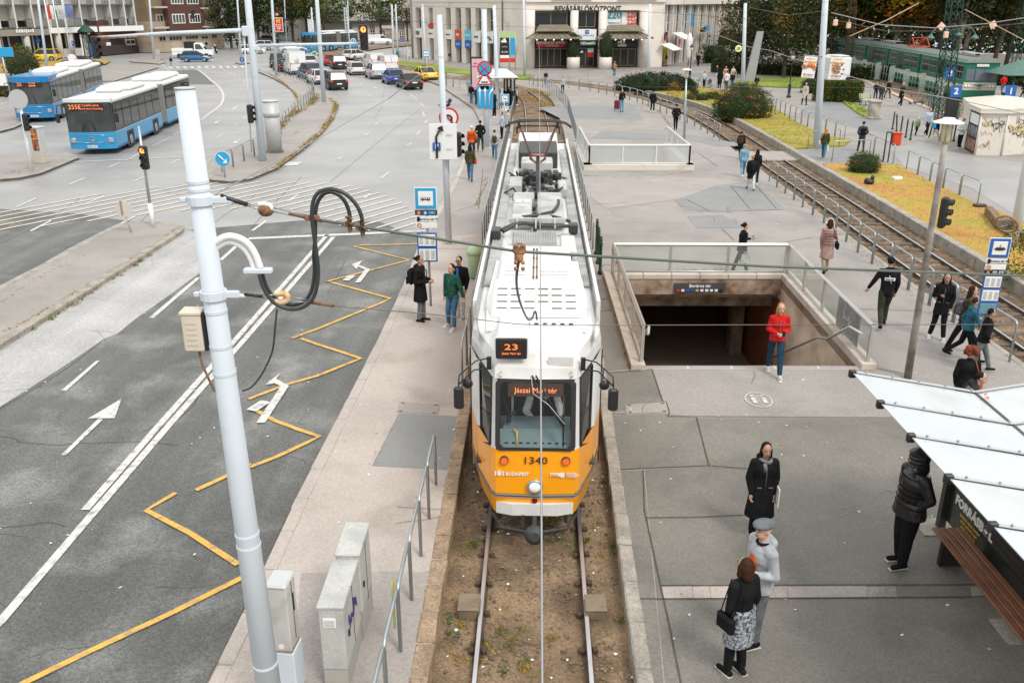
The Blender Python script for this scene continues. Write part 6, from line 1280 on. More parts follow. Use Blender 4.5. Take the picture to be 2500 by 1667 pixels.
wire('span_wire','thin span wire from mast to the contact wire hanger',[W(905,784),W(1100,800,.1),W(1255,818,.3),W(1310,821,.4),W(1730,820,.9),W(2222,819,1.8),W(2800,816,3)],.0045,wire_m)
ins=tH('strain_insulator','brown and white strain insulator at the feeder cable near the mast','insulator',W(782,600));o=W(782,600)
def rel(p,o=None): return p-(o if o is not None else oo)
oo=o
mb=MB();mb.tb([rel(W(697,575)),rel(W(712,581)),rel(W(748,592))],.022,6);mb.o('rod',black_m,ins);mb=MB();mb.ball((0,0,-.02),(.075,.05,.055),8);mb.o('porcelain',rust_m,ins)
mb=MB();mb.tb(smp([rel(W(770,592)),rel(W(773,590)),rel(W(790,592)),rel(W(795,600)),rel(W(785,604))],2),.022,6);mb.o('porcelain_collar',white_m,ins)
mb=MB();mb.tb([rel(W(748,590)),rel(W(775,597))],.006,4);mb.tb([rel(W(748,594)),rel(W(775,603))],.006,4);mb.tb([rel(W(795,597)),rel(W(860,612))],.006,4);mb.tb([rel(W(795,605)),rel(W(860,618))],.006,4);mb.o('link_wire',wire_lt,ins)
mb=MB();mb.tb([rel(W(826,609)),rel(W(890,624))],.014,6);mb.bb(rel(W(870,617)),(.14,.05,.05),.012);mb.o('rusty_clamp',rust_m,ins)
ins2=tH('strain_insulator','orange horseshoe insulator at the lower span wire','insulator',W(812,768));oo=W(812,768)
mb=MB();mb.tb([rel(W(742,762)),rel(W(775,766))],.016,6);mb.o('rod',black_m,ins2);mb=MB();mb.tb(smp([rel(W(800,760)),rel(W(822,761)),rel(W(826,770)),rel(W(815,778)),rel(W(800,776))],2),.032,8);mb.o('porcelain',M('insulator_orange',(.55,.28,.08),.4,col2=(.7,.6,.45),scale=14),ins2)
mb=MB();mb.tb([rel(W(775,763)),rel(W(802,764))],.008,4);mb.tb([rel(W(775,768)),rel(W(802,772))],.008,4);mb.tb([rel(W(826,766)),rel(W(860,772))],.006,4);mb.tb([rel(W(822,778)),rel(W(860,776))],.006,4);mb.o('link_wire',wire_lt,ins2);mb=MB();mb.tb([rel(W(860,776)),rel(W(912,784))],.016,6);mb.o('rusty_clamp',rust_m,ins2)
L1_=[(770,725),(777,750),(795,778),(820,790),(845,791),(868,778),(879,755),(883,720),(880,690),(874,650),(869,610),(873,580),(885,566),(905,561),(930,568),(950,585),(962,605),(966,622)]
L2_=[(776,722),(782,745),(798,770),(822,782),(842,783),(862,771),(872,750),(876,715),(873,690),(877,650),(876,615),(879,590),(890,572),(905,567),(920,572),(933,585),(940,602),(943,618)]
for L_,dy,lab in ((L1_,-.03,'outer thick black cable making an S loop from conduit to feeder clamp'),(L2_,.04,'inner thick black cable making an S loop from conduit to feeder clamp')):
 mb=MB();mb.tb(smp([W(x,y,dy) for x,y in L_],2),.019,8);tag(mb.o('feeder_loop',cable_m),lab,'cable','looping feeder cables')
for k,(x,y) in enumerate(((942,628),(966,636))):
 t=tH('cable_clamp','left bolted rusty clamp on the feeder cable' if k==0 else 'right bolted rusty clamp on the feeder cable','clamp',W(x,y),0,'bolted feeder clamps');mb=MB();mb.bb((0,0,0),(.04,.05,.15),.012);mb.bb((0,0,-.01),(.09,.05,.04),.012);mb.o('body',M('clamp_dark',(.1,.07,.04),.7,var=.4,scale=20),t);mb=MB()
 for dx,dz in ((-.03,.09),(.03,.07),(-.03,.03),(.03,.01),(-.06,-.01),(.06,-.02),(0,-.09)): mb.ball((dx*.72,-.03,dz*.75),.014,6)
 mb.o('bolt',rust_m,t)
cd=tH('conduit_bend','pair of white conduit bends leaving the thick mast','conduit',W(700,660));oo=W(700,660)
for k,l in enumerate((((686,664),(705,652),(725,652),(748,663),(763,685),(772,712)),((690,672),(706,662),(723,662),(742,673),(755,693),(762,714)))): mb=MB();mb.tb(smp([rel(W(x,y,.03*k)) for x,y in l],2),.034,8);mb.o('conduit',white_m,cd)
mb=MB();mb.bb(rel(W(768,717)),(.27,.08,.05),.01);mb.o('bracket',pole_m,cd)
zc_=5.55
cw=[Ve((xc(y)+.03+.0*y,y,zc_-.02*sin(y*.14)**2)) for y in (-10,-2,3,6,9,12.0,14.5,18,24,30,38,46,54)]+[Ve((1.75,66,5.5)),Ve((1.3,76,5.5)),Ve((.2,85,5.5)),Ve((-3,94,5.5)),Ve((-10,102,5.5))]
c_=MB();c_.tb(cw,.0055,6);tag(c_.o('contact_wire',wire_lt),'contact wire running along the tram track towards the camera','wire')
hg_=at(1297,838,13.6);hn=tH('wire_hanger','cast arm hanger holding the contact wire above the cab','hanger',hg_);oo=hg_
H_=lambda x,y:at(x,y,13.6)-hg_
mb=MB();mb.tb([H_(1257,818),H_(1287,832),H_(1297,830)],[.03,.04,.05],6);mb.tb([H_(1297,830),H_(1308,826),H_(1310,820)],.035,6);mb.ball(H_(1298,829),(.11,.06,.05),8);mb.o('arm',M('fitting_grey',(.33,.31,.27),.6,.3,var=.3,scale=10),hn)
mb=MB();mb.la([(.05,-.10),(.11,-.06),(.11,-.04),(.07,-.02),(.06,0)],12);o=mb.o('insulator',M('insulator_brown',(.2,.07,.04),.3),hn);o.location=H_(1298,835)
mb=MB();mb.tb([H_(1299,838),H_(1299,860)],.018,6);mb.bb(H_(1299,856),(.1,.05,.06),.01);mb.o('stem',rust_m,hn)
dr=tH('feeder_jumper','rusty clamp with black jumper hose dropping from feeder cable to contact wire','clamp',W(1264,681,.2));oo=W(1264,681,.2)
Jm=lambda x,y,d=0: at(x,y,Y0+.2+d)-oo
mb=MB();mb.bb(Jm(1264,677),(.13,.07,.12),.03);mb.bb(Jm(1263,692),(.09,.06,.10),.02)
for dx in (-.05,.05):
 for dz in (.07,-.1,-.16): mb.ball(Ve((dx*.7,-.04,dz)),.022,6)
mb.o('clamp_body',M('clamp_copper',(.42,.22,.10),.6,col2=(.2,.1,.06),scale=14),dr)
mb=MB();mb.tb(smp([Jm(1263,698),Jm(1259,720),Jm(1258,745,1),Jm(1264,775,2.2),Jm(1275,802,3.4),Jm(1283,813,3.8),Jm(1290,805,4),Jm(1293,793,4.2),Jm(1296,797,4.3),Jm(1297,810,4.4)],3),.015,7);mb.o('jumper_hose',cable_m,dr)
ci=tH('wire_insulators','row of fittings along the contact wire above the cab','insulator',at(1296,760,15));oo=Ve(ci.location)
for k,y in enumerate((742,761,776,809,855)): mb=MB();p=at(1296+k*.6,y,15)-oo;mb.bb(p,(.12,.06,.05),.015);mb.ball(p,.045,6);mb.o('fitting',M('clamp_dark'),ci)
def wr(lab,pts,r=.015,m=wire_m,sag=0,g=None): return wire('span_wire',lab,pts,r,m,sag,cat='wire')
gA=lambda x,y,d:at(x,y,d)
wr('span wire from the signal pole down across the road to the curved island',[gA(1106,320,29.5),gA(1016,391,33),gA(850,485,27),gA(700,565,18),gA(660,590,12)],.014,wire_lt)
wr('span wire sagging across the park between two masts',[gA(1700,218,60),gA(1773,233,57),gA(1850,224,54)],.02,wire_m);
wr('long sagging wire in front of the green train, upper one',[gA(1856,228,52),gA(1950,251,50),gA(2050,257,48),gA(2150,249,46),gA(2222,238,45),gA(2400,215,43)],.025,wire_lt)
wr('long sagging wire in front of the green train, lower one',[gA(1870,243,60),gA(1960,263,58),gA(2065,263,56),gA(2222,248,54)],.02,wire_m)
wr('wire rising diagonally in front of the trees by the green train',[gA(1890,273,60),gA(1960,243,60),gA(2022,210,62)],.03,M('wire_ochre',(.45,.33,.2),.6))
wr('wire crossing the square from the park to the kiosk',[gA(1600,255,75),gA(1700,293,62),gA(1742,300,60),gA(1790,317,55),gA(1880,345,50),gA(1960,370,45),gA(2100,394,40),gA(2222,420,36)],.018,wire_lt)
wr('horizontal wire over the lawns at the height of the train floor',[gA(1450,369,70),gA(1700,369,60),gA(2222,371,45)],.012,wire_m)
wr('pair of wires before the shopping centre, upper',[gA(1050,215,95),gA(1290,222,95),gA(1500,226,90),gA(1700,240,80)],.018,wire_m);wr('pair of wires before the shopping centre, lower',[gA(1110,250,100),gA(1270,255,100),gA(1500,262,95)],.018,wire_m)
wr('wire running left above the queue of cars',[gA(900,232,110),gA(1030,240,105),gA(1110,250,100)],.02,wire_m);wr('bow wire above the right track lamp boxes',[gA(2110,222,50),gA(2222,280,44)],.02,M('wire_ochre'))
for k,(x,y,d,s,lab) in enumerate(((2065,254,48,.5,'orange and white diamond tag on the wire left of the lattice mast'),(2163,251,46,.5,'orange and white diamond tag on the wire above the train front'))):
 t=tH('warning_tag',lab,'tag',at(x,y,d),0,'warning tags on the wires');t.rotation_euler=(0,R(40+k*20),0);mb=MB();mb.box((0,0,0),(s*.62,.03,s*.62));mb.o('plate',M('tag_orange',(.75,.45,.3),.6,col2=(.8,.75,.7),scale=3),t)
for k,(x,y,d) in enumerate(((1889,252,62),(2074,270,60),(1864,247,62),(1889,252,62))[:3]):
 t=tH('wire_lamp',('peach lantern box on the dark lattice mast','peach lantern box left of the green lattice mast','peach lantern box by the thick white mast')[k],'lamp',at(x,y,d),0,'small lantern boxes on the wires');mb=MB();mb.bb((0,0,0),(.28,.2,.4),.04);mb.o('box',M('lantern_peach',(.75,.52,.38),.5),t);mb=MB();mb.cyl((0,0,.2),(0,0,.35),.03,n=5);mb.o('hook',galv,t)
def mast(lab,b,t,r0=.15,r1=.11,rings=(.5,.8,.9),grp='white tram masts',**k): return lpo('tram_mast',lab,b,t,r0,r1,rings=rings,group=grp,**k)
mast('white mast behind the buses at the left edge',(369,345),(343,150),.16,.11)
m2,d2=mast('thick white mast with signal arms on the curved island',(777,507),(735,60),.21,.15,rings=(.35,.5,.62,.75))
mast('white mast carrying the red restaurant arrow sign',(803,347),(789,120),.17,.12);mast('tall white mast at the tip of the curved island',(893,396),(872,100),.19,.14)
mast('slim white mast left of the thick island mast',(736,320),(725,150),.14,.1);mast('slim mast behind the arrow sign mast',(822,287),(815,150),.13,.1)
mast('white mast beside the brown house',(570,316),(556,130),.15,.12)
s1m,s1d=mast('white mast carrying the big white parking direction board',(1130,666),(1112,232),.115,.085,rings=(.42,.62,.83))
s2m,s2d=mast('white mast with the round and triangular traffic signs',(1202,481),(1197,222),.17,.13,rings=(.5,.7));mast('white mast behind the small tram stop shelter',(1223,412),(1216,214),.16,.12);mast('white mast on the pale pavement left of the mall entrance',(1274,348),(1272,200),.17,.12)
mast('white mast rising from the juniper mound',(1509,357),(1512,212),.19,.13);m25,_d=mast('white mast with the round yellow 25 speed sign',(1688,368),(1693,210),.2,.15);thick=mast('thick white mast with the two bakery banners',(1828,485),(1852,90),.21,.14,rings=(.5,.66,.72,.8,.87))[0]
mast('white mast at the right edge behind the tram stop sign',(2200,673),(2262,330),.17,.12);mast('slim mast pair by the far corner, left one',(1025,316),(1022,213),.15,.11);mast('slim mast pair by the far corner, right one',(1033,303),(1029,212),.15,.11);mast('slim mast in front of the left shop wing',(1087,334),(1080,213),.13,.1);mast('thin pole before the far apartment house',(941,291),(938,205),.12,.08);mast('slim mast left of the distant bus',(874,300),(869,218),.14,.1)
def lattice(lab,b,t,w,m,taper=.6,n=9,cat='mast',name='lattice_mast',z0=PZ,grp=None):
 g=G(b[0],b[1],z0);e=at(t[0],t[1],g.y)-g;root=tH(name,lab,cat,(g.x,g.y,z0),0,grp);mb=MB();C4=[(-1,-1),(1,-1),(1,1),(-1,1)]
 def pt_(c,q): k=w/2*(1-(1-taper)*q);return e*q+Ve((c[0]*k,c[1]*k,0))
 for c in C4: mb.tb([pt_(c,0),pt_(c,1)],.045*max(1,w*1.1),4,smooth=False)
 mb.o('corner_post',m,root);mb=MB()
 for i in range(n):
  for j in range(4):
   a,b_=C4[j],C4[(j+1)%4];mb.tb([pt_(a,i/n),pt_(b_,(i+1)/n)],.028,3);mb.tb([pt_(b_,i/n),pt_(a,(i+1)/n)],.028,3) if w>.5 else mb.tb([pt_(a,i/n),pt_(b_,i/n)],.028,3)
 mb.o('bracing',m,root);return root,e
lattice('white lattice mast between the trees and the bus',(831,283),(826,214),.55,pole_m,n=14);lattice('white lattice mast at the tail of the distant bus',(940,297),(933,218),.6,pole_m,n=14)
gl,ge=lattice('dark green lattice mast in front of the train',(2064,432),(2098,150),.95,green_m,.75,12)
mb=MB();mb.add([(v[0]*1,v[1],v[2]) for v in ((-.5,-.5,0),(.5,-.5,0),(.5,.5,0),(-.5,.5,0),(-.5,-.5,.25),(.5,-.5,.25),(.5,.5,.25),(-.5,.5,.25))],[(0,1,5,4),(1,2,6,5),(2,3,7,6),(3,0,4,7),(4,5,6,7)]);mb.o('foot',con,gl)
for q,sx in ((.58,-1),(.58,1),(.60,0)):
 p=ge*q;a=MB();e_=p+Ve((sx*1.5+.35*(sx==0),-.3,-.15));a.tb(smp([p,p+Ve((sx*.3,-.1,.5)),p+Ve((sx*1.1,-.2,.65)),e_+Ve((0,0,.3))],2),.04,5);aa=a.o('lamp_arm',lgreen,gl);s_=MB();s_.la([(.28,0),(.26,.05),(.1,.22),(.05,.3)],10,e_);s_.ball(e_+Ve((0,0,-.02)),(.16,.16,.12),8);s_.o('lamp_shade',lgreen,aa)
lattice('green lattice mast behind the right platform canopy',(2195,356),(2245,120),.9,green_m,.8,12);lattice('brown lattice mast left of the train behind the banners',(1888,343),(1903,120),.7,M('mast_brown',(.09,.06,.035),.7),.8,12);lattice('green lattice mast half hidden by the thick white mast',(1862,310),(1874,120),.7,green_m,.8,12)
def arm(lab,ya,xa,pts,name='signal_arm'): pass
base=Ve(m2.location);MY=base.y
def onm(y):
 lo,hi=0,1
 for _ in range(30):
  m=(lo+hi)/2;p=base+d2*m;v=p-Ve((0,0,CZ));py=833.5-FPX*v.dot(UP)/v.dot(FW)
  if py>y: lo=m
  else: hi=m
 return base+d2*lo
a0=onm(261)-base;a1=at(452,276,MY+2)-base;mb=MB();mb.tb([a0,(a0+a1)/2+Ve((0,0,.05)),a1],[.11,.09,.07],8);ar=mb.o('signal_arm',pole_m,m2);mb=MB();mb.tb([a1,a1+(a0-a1)*.35],[.075,.088],8);mb.o('rusty_sleeve',M('rusty_sleeve',(.45,.33,.25),.8,col2=(.3,.12,.06),scale=5),ar)
b0=onm(291)-base;b1=at(966,286,MY-1)-base;mb=MB();mb.tb([b0,b1],[.09,.06],8);mb.o('signal_arm',pole_m,m2)
c0=onm(275)-base;mb=MB();mb.bb(c0+Ve((-.25,0,.3)),(.35,.35,.5),.05);mb.bb(c0+Ve((.2,0,-.5)),(.5,.3,.3),.05);mb.o('arm_bracket',pole_m,m2);mb=MB();mb.tb([onm(255)-base+Ve((-.35,0,0)),Ve((-.55,0,.4))],.04,5);mb.o('cable_duct',pole_m,m2)
def signal(lab,p,k=1.0,rz=0,lit=None,arrow=None,name='traffic_light',back=False,group='traffic lights'):
 t=tH(name,lab,'traffic light',p,R(rz),group);mb=MB();mb.bb((0,0,0),(.32*k,.22*k,.98*k),.04);mb.o('housing',black_m,t)
 for i,c in enumerate(('red','amber','green')):
  z=(.31-i*.31)*k;
  if not back:
   l=MB();l.cyl((0,-.13*k,z),(0,-.10*k,z),.115*k,n=14);on=lit==i;lo_=l.o('lens',M('lens_lit',(1,.22,.05),.4,emit=2.6) if on else M('lens_off',(.03,.03,.03),.2),t)
   if on and arrow: a=MB();a.tb([(0,-.135*k,z-.07*k),(0,-.135*k,z+.05*k)],.014*k,4);a.tb([(-.05*k,-.135*k,z+.01*k),(0,-.135*k,z+.06*k),(.05*k,-.135*k,z+.01*k)],.014*k,4);a.o('arrow',black_m,lo_)
   h=MB();h.tb([(.125*k*cos(a),-.22*k,z+.125*k*sin(a)) for a in [PI*j/8 for j in range(-1,10)]],.018*k,4);
   vs=[];
   for a in [PI*j/8 for j in range(-1,10)]: vs+=[(.13*k*cos(a),-.10*k,z+.13*k*sin(a)),(.13*k*cos(a),-.26*k,z+.13*k*sin(a))]
   h.add(vs,[(2*j,2*j+1,2*j+3,2*j+2) for j in range(10)]);h.o('visor',black_m,t)
 return t
signal('overhead traffic light with lit orange arrow at the end of the right arm',at(969,275,MY-1.2),1.22,5,0,True)
signal('dark side-on traffic light at the rusty end of the left arm',at(459,294,MY+1.8),1.15,70,back=False)
signal('small traffic light seen against the brown house window',at(643,231,MY+6),.5,60)
t1,td1=lpo('signal_pole','galvanised pole of the traffic light on the long island',(569,634),(541,443),.06,.045,galv,'pole',.13);g1_=G(569,634,.13);mb=MB();mb.cyl((0,0,0),(td1.x*.2,td1.y,td1.z*.24),.085,n=10);mb.o('sleeve',white_m,t1)
signal('traffic light with lit orange arrow on the long island',at(552,503,g1_.y-.12),.87,0,0,True)
t2,td2=lpo('signal_pole','white pole with round sign seen from behind on the pointed island',(338,528),(313,382),.085,.06,white_m,'pole',.13);gg=G(338,528,.13);mb=MB();e_=at(313,392,gg.y-.1)-gg;mb.tb([e_,e_+Ve((0,-.03,0))],.46,18);mb.o('round_sign_back',M('sign_back_grey',(.5,.5,.49),.5,.2),t2)
signal('traffic light seen from the side on the pointed island',at(327,436,gg.y-.2),.85,75)
signal('black traffic light on the left of the thick island mast',at(753,420,MY-.3),.95,65);signal('traffic light beside the parking direction board',at(1147,478,29.6),.83,60)
signal('black tram signal with long hoods on the right hand lamp post',at(2069,607,22.6),.83,55);signal('small side-on lamp behind the parking board mast',at(1125,520,30),.7,70,back=True)
bi=tH('bird','small black bird perched on the round no turn sign','bird',at(1126,407,31));mb=MB();mb.ball((0,0,.1),(.14,.09,.1),8);mb.ball((.12,0,.22),.07,6);mb.cyl((-.1,0,.1),(-.3,0,.05),.04,.01,5);mb.o('body',M('bird_black',(.03,.03,.03),.7),bi);mb=MB();mb.ball((-.02,-.06,.12),(.08,.04,.05),6);mb.o('wing',M('bird_grey',(.35,.35,.35),.8),bi)
def plate(par,c,w,h,m,name='sign_plate',rz=0,t=.02):
 mb=MB();mb.bb(c,(w,t,h),.015,rz);return mb.o(name,m,par)
def disc(par,c,r,m,name='sign_disc',n=20,t=.02): mb=MB();mb.cyl((c[0],c[1]-t,c[2]),(c[0],c[1],c[2]),r,n=n);return mb.o(name,m,par)
k=29.4;bd=tH('direction_board','large white parking direction board with bent arrow and blue P','sign',at(1118,506,k));bb=Ve(bd.location);wv=(at(1145,506,k)-at(1093,506,k)).x;hv=(at(1118,439,k)-at(1118,508,k)).z
C=lambda x,y,d=0: at(x,y,k-.03-d)-bb
mid=C(1119,473);plate(bd,(mid.x,0.02,mid.z),wv,hv,sign_w,'board');mb=MB()
mb.tb([C(1108,504,.02),C(1106,463,.02),C(1114,449,.02)],.035,4);mb.add([C(1110,449,.03),C(1117,443,.03),C(1118,452,.03)],[(0,1,2)]);mb.tb([C(1109,448,.02),C(1117,443.5,.02),C(1118,453,.02)],.03,4);mb.o('arrow',sign_k,bd)
p_=C(1107,482,.01);pp=plate(bd,(p_.x,-.03,p_.z),.26,.26,sign_b,'parking_symbol');tX('P',.24,sign_w,pp,(p_.x,-.05,p_.z),bold=.008)
for dx,dz,s_ in ((1131,460,'~7,3'),(1131,487,'~5,4')): q=C(dx,dz,.01);tX(s_,.04,M('text_grey',(.3,.3,.3),.5),bd,(q.x,-.02,q.z))
nt_=tH('traffic_sign','round no left turn sign with red rim behind the parking mast','sign',at(1130,427,31.5));disc(nt_,(0,0,0),.35,sign_r);disc(nt_,(0,-.022,0),.28,sign_w,'face');mb=MB();mb.tb([(.1,-.05,-.18),(.1,-.05,.02),(.04,-.05,.08),(-.12,-.05,.08)],.035,4);mb.o('arrow',sign_k,nt_);mb=MB();mb.tb([(-.18,-.06,.18),(.16,-.06,-.2)],.028,4);mb.o('bar',sign_r,nt_);mb=MB();mb.cyl((-.05,.05,-.35),(-.05,.05,.3),.03,n=6);mb.o('bracket',galv,nt_)
def tw_(x,y,d): return at(x,y,d)
ky=G(1202,481).y-.2
ns_=tH('traffic_sign','round no stopping sign, blue with red cross, above the triangle','sign',tw_(1198,334,ky));disc(ns_,(0,0,0),.42,sign_r);disc(ns_,(0,-.025,0),.33,sign_lb,'face');mb=MB();mb.tb([(-.24,-.05,.24),(.24,-.05,-.24)],.035,4);mb.tb([(-.24,-.05,-.24),(.24,-.05,.24)],.035,4);mb.o('cross',sign_r,ns_)
tr_=tH('traffic_sign','red and white warning triangle with queue of cars and small plate below','sign',tw_(1198,355,ky));mb=MB();mb.add([(-.46,0,-.30),(.46,0,-.30),(0,0,.5)],[(0,1,2)]);mb.add([(-.46,.03,-.30),(.46,.03,-.30),(0,.03,.5)],[(0,2,1)]);mb.o('triangle',sign_r,tr_);mb=MB();mb.add([(-.33,-.02,-.22),(.33,-.02,-.22),(0,-.02,.35)],[(0,1,2)]);mb.o('face',sign_w,tr_);mb=MB();
for q in range(3): mb.box((-.13+q*.13,-.04,-.13),(.1,.01,.07))
mb.o('car_symbol',sign_k,tr_);plate(tr_,(0,0,-.44),.5,.2,sign_w,'plate');mb=MB();mb.box((0,-.03,-.44),(.3,.01,.02));mb.o('distance_arrow',sign_k,tr_)
ln=tH('traffic_sign','blue lane sign with three white arrows, the right one bent','sign',tw_(1199,388,ky));plate(ln,(0,0,0),.92,1.25,sign_lb);mb=MB()
for x,bx in ((-.3,0),(0,0),(.24,.14)): mb.tb([(x,-.03,-.5),(x,-.03,.15),(x+bx,-.03,.38)],.035,4);mb.add([(x+bx-.1,-.035,.32),(x+bx+.1,-.035,.32+bx*.2),(x+bx+bx*.5,-.035,.56)],[(0,1,2)])
mb.o('arrow',sign_w,ln)
def stop_sign(lab,p,k,blue,tram_sym,rz=0,extra=True,cat='sign',rows=1,name_='Boráros tér M',tt=True):
 t=tH('stop_sign',lab,cat,p,R(rz));plate(t,(0,0,0),.62*k,.62*k,sign_w,'border');plate(t,(0,-.015,0),.57*k,.57*k,blue,'blue_frame');plate(t,(0,-.03,0),.41*k,.41*k,sign_w,'face');mb=MB()
 if tram_sym: mb.box((0,-.05,-.03*k),(.2*k,.005,.06*k));mb.box((0,-.05,.02*k),(.24*k,.005,.02*k));mb.tb([(-.02*k,-.05,.03*k),(.02*k,-.05,.08*k),(-.02*k,-.05,.1*k)],.006,3);[mb.box((s*.13*k,-.05,-.02*k),(.04*k,.005,.05*k)) for s in(-1,1)]
 else: mb.box((0,-.05,0),(.26*k,.005,.07*k));[mb.cyl((s*.08*k,-.052,-.04*k),(s*.08*k,-.047,-.04*k),.022*k,n=8) for s in(-1,1)]
 mb.o('vehicle_symbol',sign_k,t)
 if not tram_sym:
  mb=MB();[mb.box((-.09*k+q*.06*k,-.055,.01*k),(.04*k,.004,.03*k)) for q in range(4)];mb.o('symbol_window',sign_w,t)
 if extra:
  z=-.31*k
  if not tram_sym: z-=.09*k;a=plate(t,(0,0,z),.62*k,.15*k,M('sign_navy',(.01,.05,.12),.4),'line_plate');disc(a,(-.2*k,-.02,z),.05*k,M('roundel_orange',(.7,.2,.08),.4),'roundel');disc(a,(-.02*k,-.02,z),.045*k,M('roundel_cyan',(.3,.6,.8),.4),'roundel');plate(a,(.16*k,-.02,z),.2*k,.08*k,sign_lb,'number');tX('15',.07*k,sign_w,a,(.16*k,-.04,z));z-=.09*k
  z-=.09*k;a=plate(t,(0,0,z),.60*k,.16*k,sign_w,'name_plate');tX(name_,.09*k,sign_k,a,(.06*k,-.02,z));plate(a,(-.22*k,-.02,z),.08*k,.14*k,sign_k,'symbol');z-=.18*k
  a=plate(t,(0,0,z),.60*k,.17*k,sign_w,'no_smoking_plate');mb=MB();mb.tb([(-.2*k+.06*k*cos(q*PI/6),-.02,z+.06*k*sin(q*PI/6)) for q in range(13)],.008*k,3);mb.tb([(-.24*k,-.02,z+.045*k),(-.16*k,-.02,z-.045*k)],.008*k,3);mb.o('no_smoking',sign_r,a);z-=.16*k
  if tram_sym: a=plate(t,(0,0,z),.58*k,.11*k,sign_k,'line_plate');disc(a,(-.2*k,-.02,z),.04*k,M('roundel_orange'),'roundel');plate(a,(.0*k,-.02,z),.12*k,.07*k,M('line_yellow',(.8,.5,.02),.4),'number');plate(a,(.18*k,-.02,z),.14*k,.07*k,M('line_yellow'),'number');tX('2',.06*k,sign_k,a,(.0,-.04,z));tX('23',.06*k,sign_k,a,(.18*k,-.04,z));z-=.1*k
 if tt:
  z-=.26*k if not tram_sym else .2*k
  n=2 if not tram_sym else 3
  for q in range(n):
   zz=z-q*.42*k;a=plate(t,(0,0,zz),.56*k,.42*k,sign_b,'timetable_frame');plate(a,(0,-.02,zz),.48*k,.34*k,sign_w if q<2 else M('poster_teal',(.1,.3,.38),.5),'timetable');mb=MB()
   for u in range(3):
    for v in range(7): mb.box((-.16*k+u*.16*k,-.035,zz+.11*k-v*.036*k),(.10*k,.003,.012*k))
   mb.o('print',M('text_grey'),a);
   if q==1 and not tram_sym: plate(a,(.0,-.045,zz),.06*k,.3*k,M('line_yellow'),'stripe')
 return t
def stop_post(lab,b,t,r=.03): 
 r_,d=lpo('sign_post',lab,b,t,r,r,galv,'post');return r_
gS=G(1096,784);stop_post('galvanised post of the bus stop sign beside the man in the long coat',(1096,784),(1086,560),.033);stop_sign('light blue bus stop sign with name and timetables on the west platform',at(1086,580,gS.y-.06),.96,sign_lb,False)
gS=G(2125,905);stop_post('post of the tram stop sign by the hoop railing at right',(2128,905),(2172,660),.04);stop_sign('blue tram stop sign with three timetables at the right edge',at(2175,674,gS.y-.06-.0),.74,sign_b,True,-4)
gS=G(1236,500);stop_post('post of the small bus stop sign before the tram shelter',(1239,470),(1234,385));stop_sign('small light blue bus stop sign before the tram shelter',at(1236,391,gS.y+12),.95,sign_lb,False,tt=False,name_='Boráros tér')
for (x,y,d,lab) in ((344,347,70,'blue framed bus stop sign above the roof of the left bus'),(484,378,60,'blue framed bus stop sign between the two buses'),(1087,306,96,'blue framed tram stop sign before the left shop wing')):
 t=stop_sign(lab,at(x,y,d),1.25,sign_lb,False,extra=False,tt=False);mb=MB();mb.cyl((0,.04,-at(x,y,d).z),(0,.04,0),.04,n=6);mb.o('post',galv,t)
gR=G(705,541,.13);ks=tH('traffic_sign','light blue round keep right sign with white arrow on the curved island','sign',(gR.x,gR.y,.13));zt=Z(702,505,gR)-.13;mb=MB();mb.cyl((0,.02,0),(0,.02,zt+.3),.03,n=6);mb.o('post',galv,ks);disc(ks,(0,0,zt),.36,sign_w,n=22);disc(ks,(0,-.02,zt),.345,sign_lb,'face',22);mb=MB();mb.tb([(-.18,-.05,zt+.18),(.1,-.05,zt-.1)],.035,4);mb.add([(.2,-.055,zt-.2),(.2,-.055,zt+.02),(.14,-.055,zt-.05),(-.02,-.055,zt-.2)],[(0,1,2,3)]);mb.o('arrow',sign_w,ks)
gR=G(527,645,.13);ks=tH('traffic_sign','round traffic sign seen from behind on the long island','sign',(gR.x,gR.y,.13));zt=Z(520,600,gR)-.13;mb=MB();mb.tb([(0,.03,0),(-.1,.03,.45),(-.14,.03,zt+.3)],.03,6);mb.o('post',M('post_beige',(.5,.42,.35),.7),ks);disc(ks,(-.14,0,zt),.3,M('sign_back_cream',(.62,.54,.46),.6,var=.1),n=22);mb=MB();mb.box((-.2,-.04,zt+.05),(.06,.03,.5));mb.o('clamp',galv,ks)
sp_=tH('speed_sign','round yellow speed sign reading 25 on the mast','sign',at(1680,296,G(1688,368).y-.3));disc(sp_,(0,0,0),.32,sign_w);disc(sp_,(0,-.02,0),.22,M('sign_yellow',(.85,.75,.05),.4),'face');tX('25',.28,sign_k,sp_,(0,-.05,0),bold=.01)
def small_disc(lab,x,y,base,r,m,mi=None,m2=None,t_='',z0=.13):
 g=G(base[0],base[1],z0);zt=Z(x,y,g)-z0;t=tH('traffic_sign',lab,'sign',(g.x,g.y,z0));mb=MB();mb.cyl((0,.02,0),(0,.02,zt+.25),.035,n=6);mb.o('post',galv,t);disc(t,(0,0,zt),r,m)
 if m2: disc(t,(0,-.025,zt),r*.72,m2,'face')
 if t_: tX(t_,r*1.1,sign_w,t,(0,-.05,zt),bold=.02)
 return t
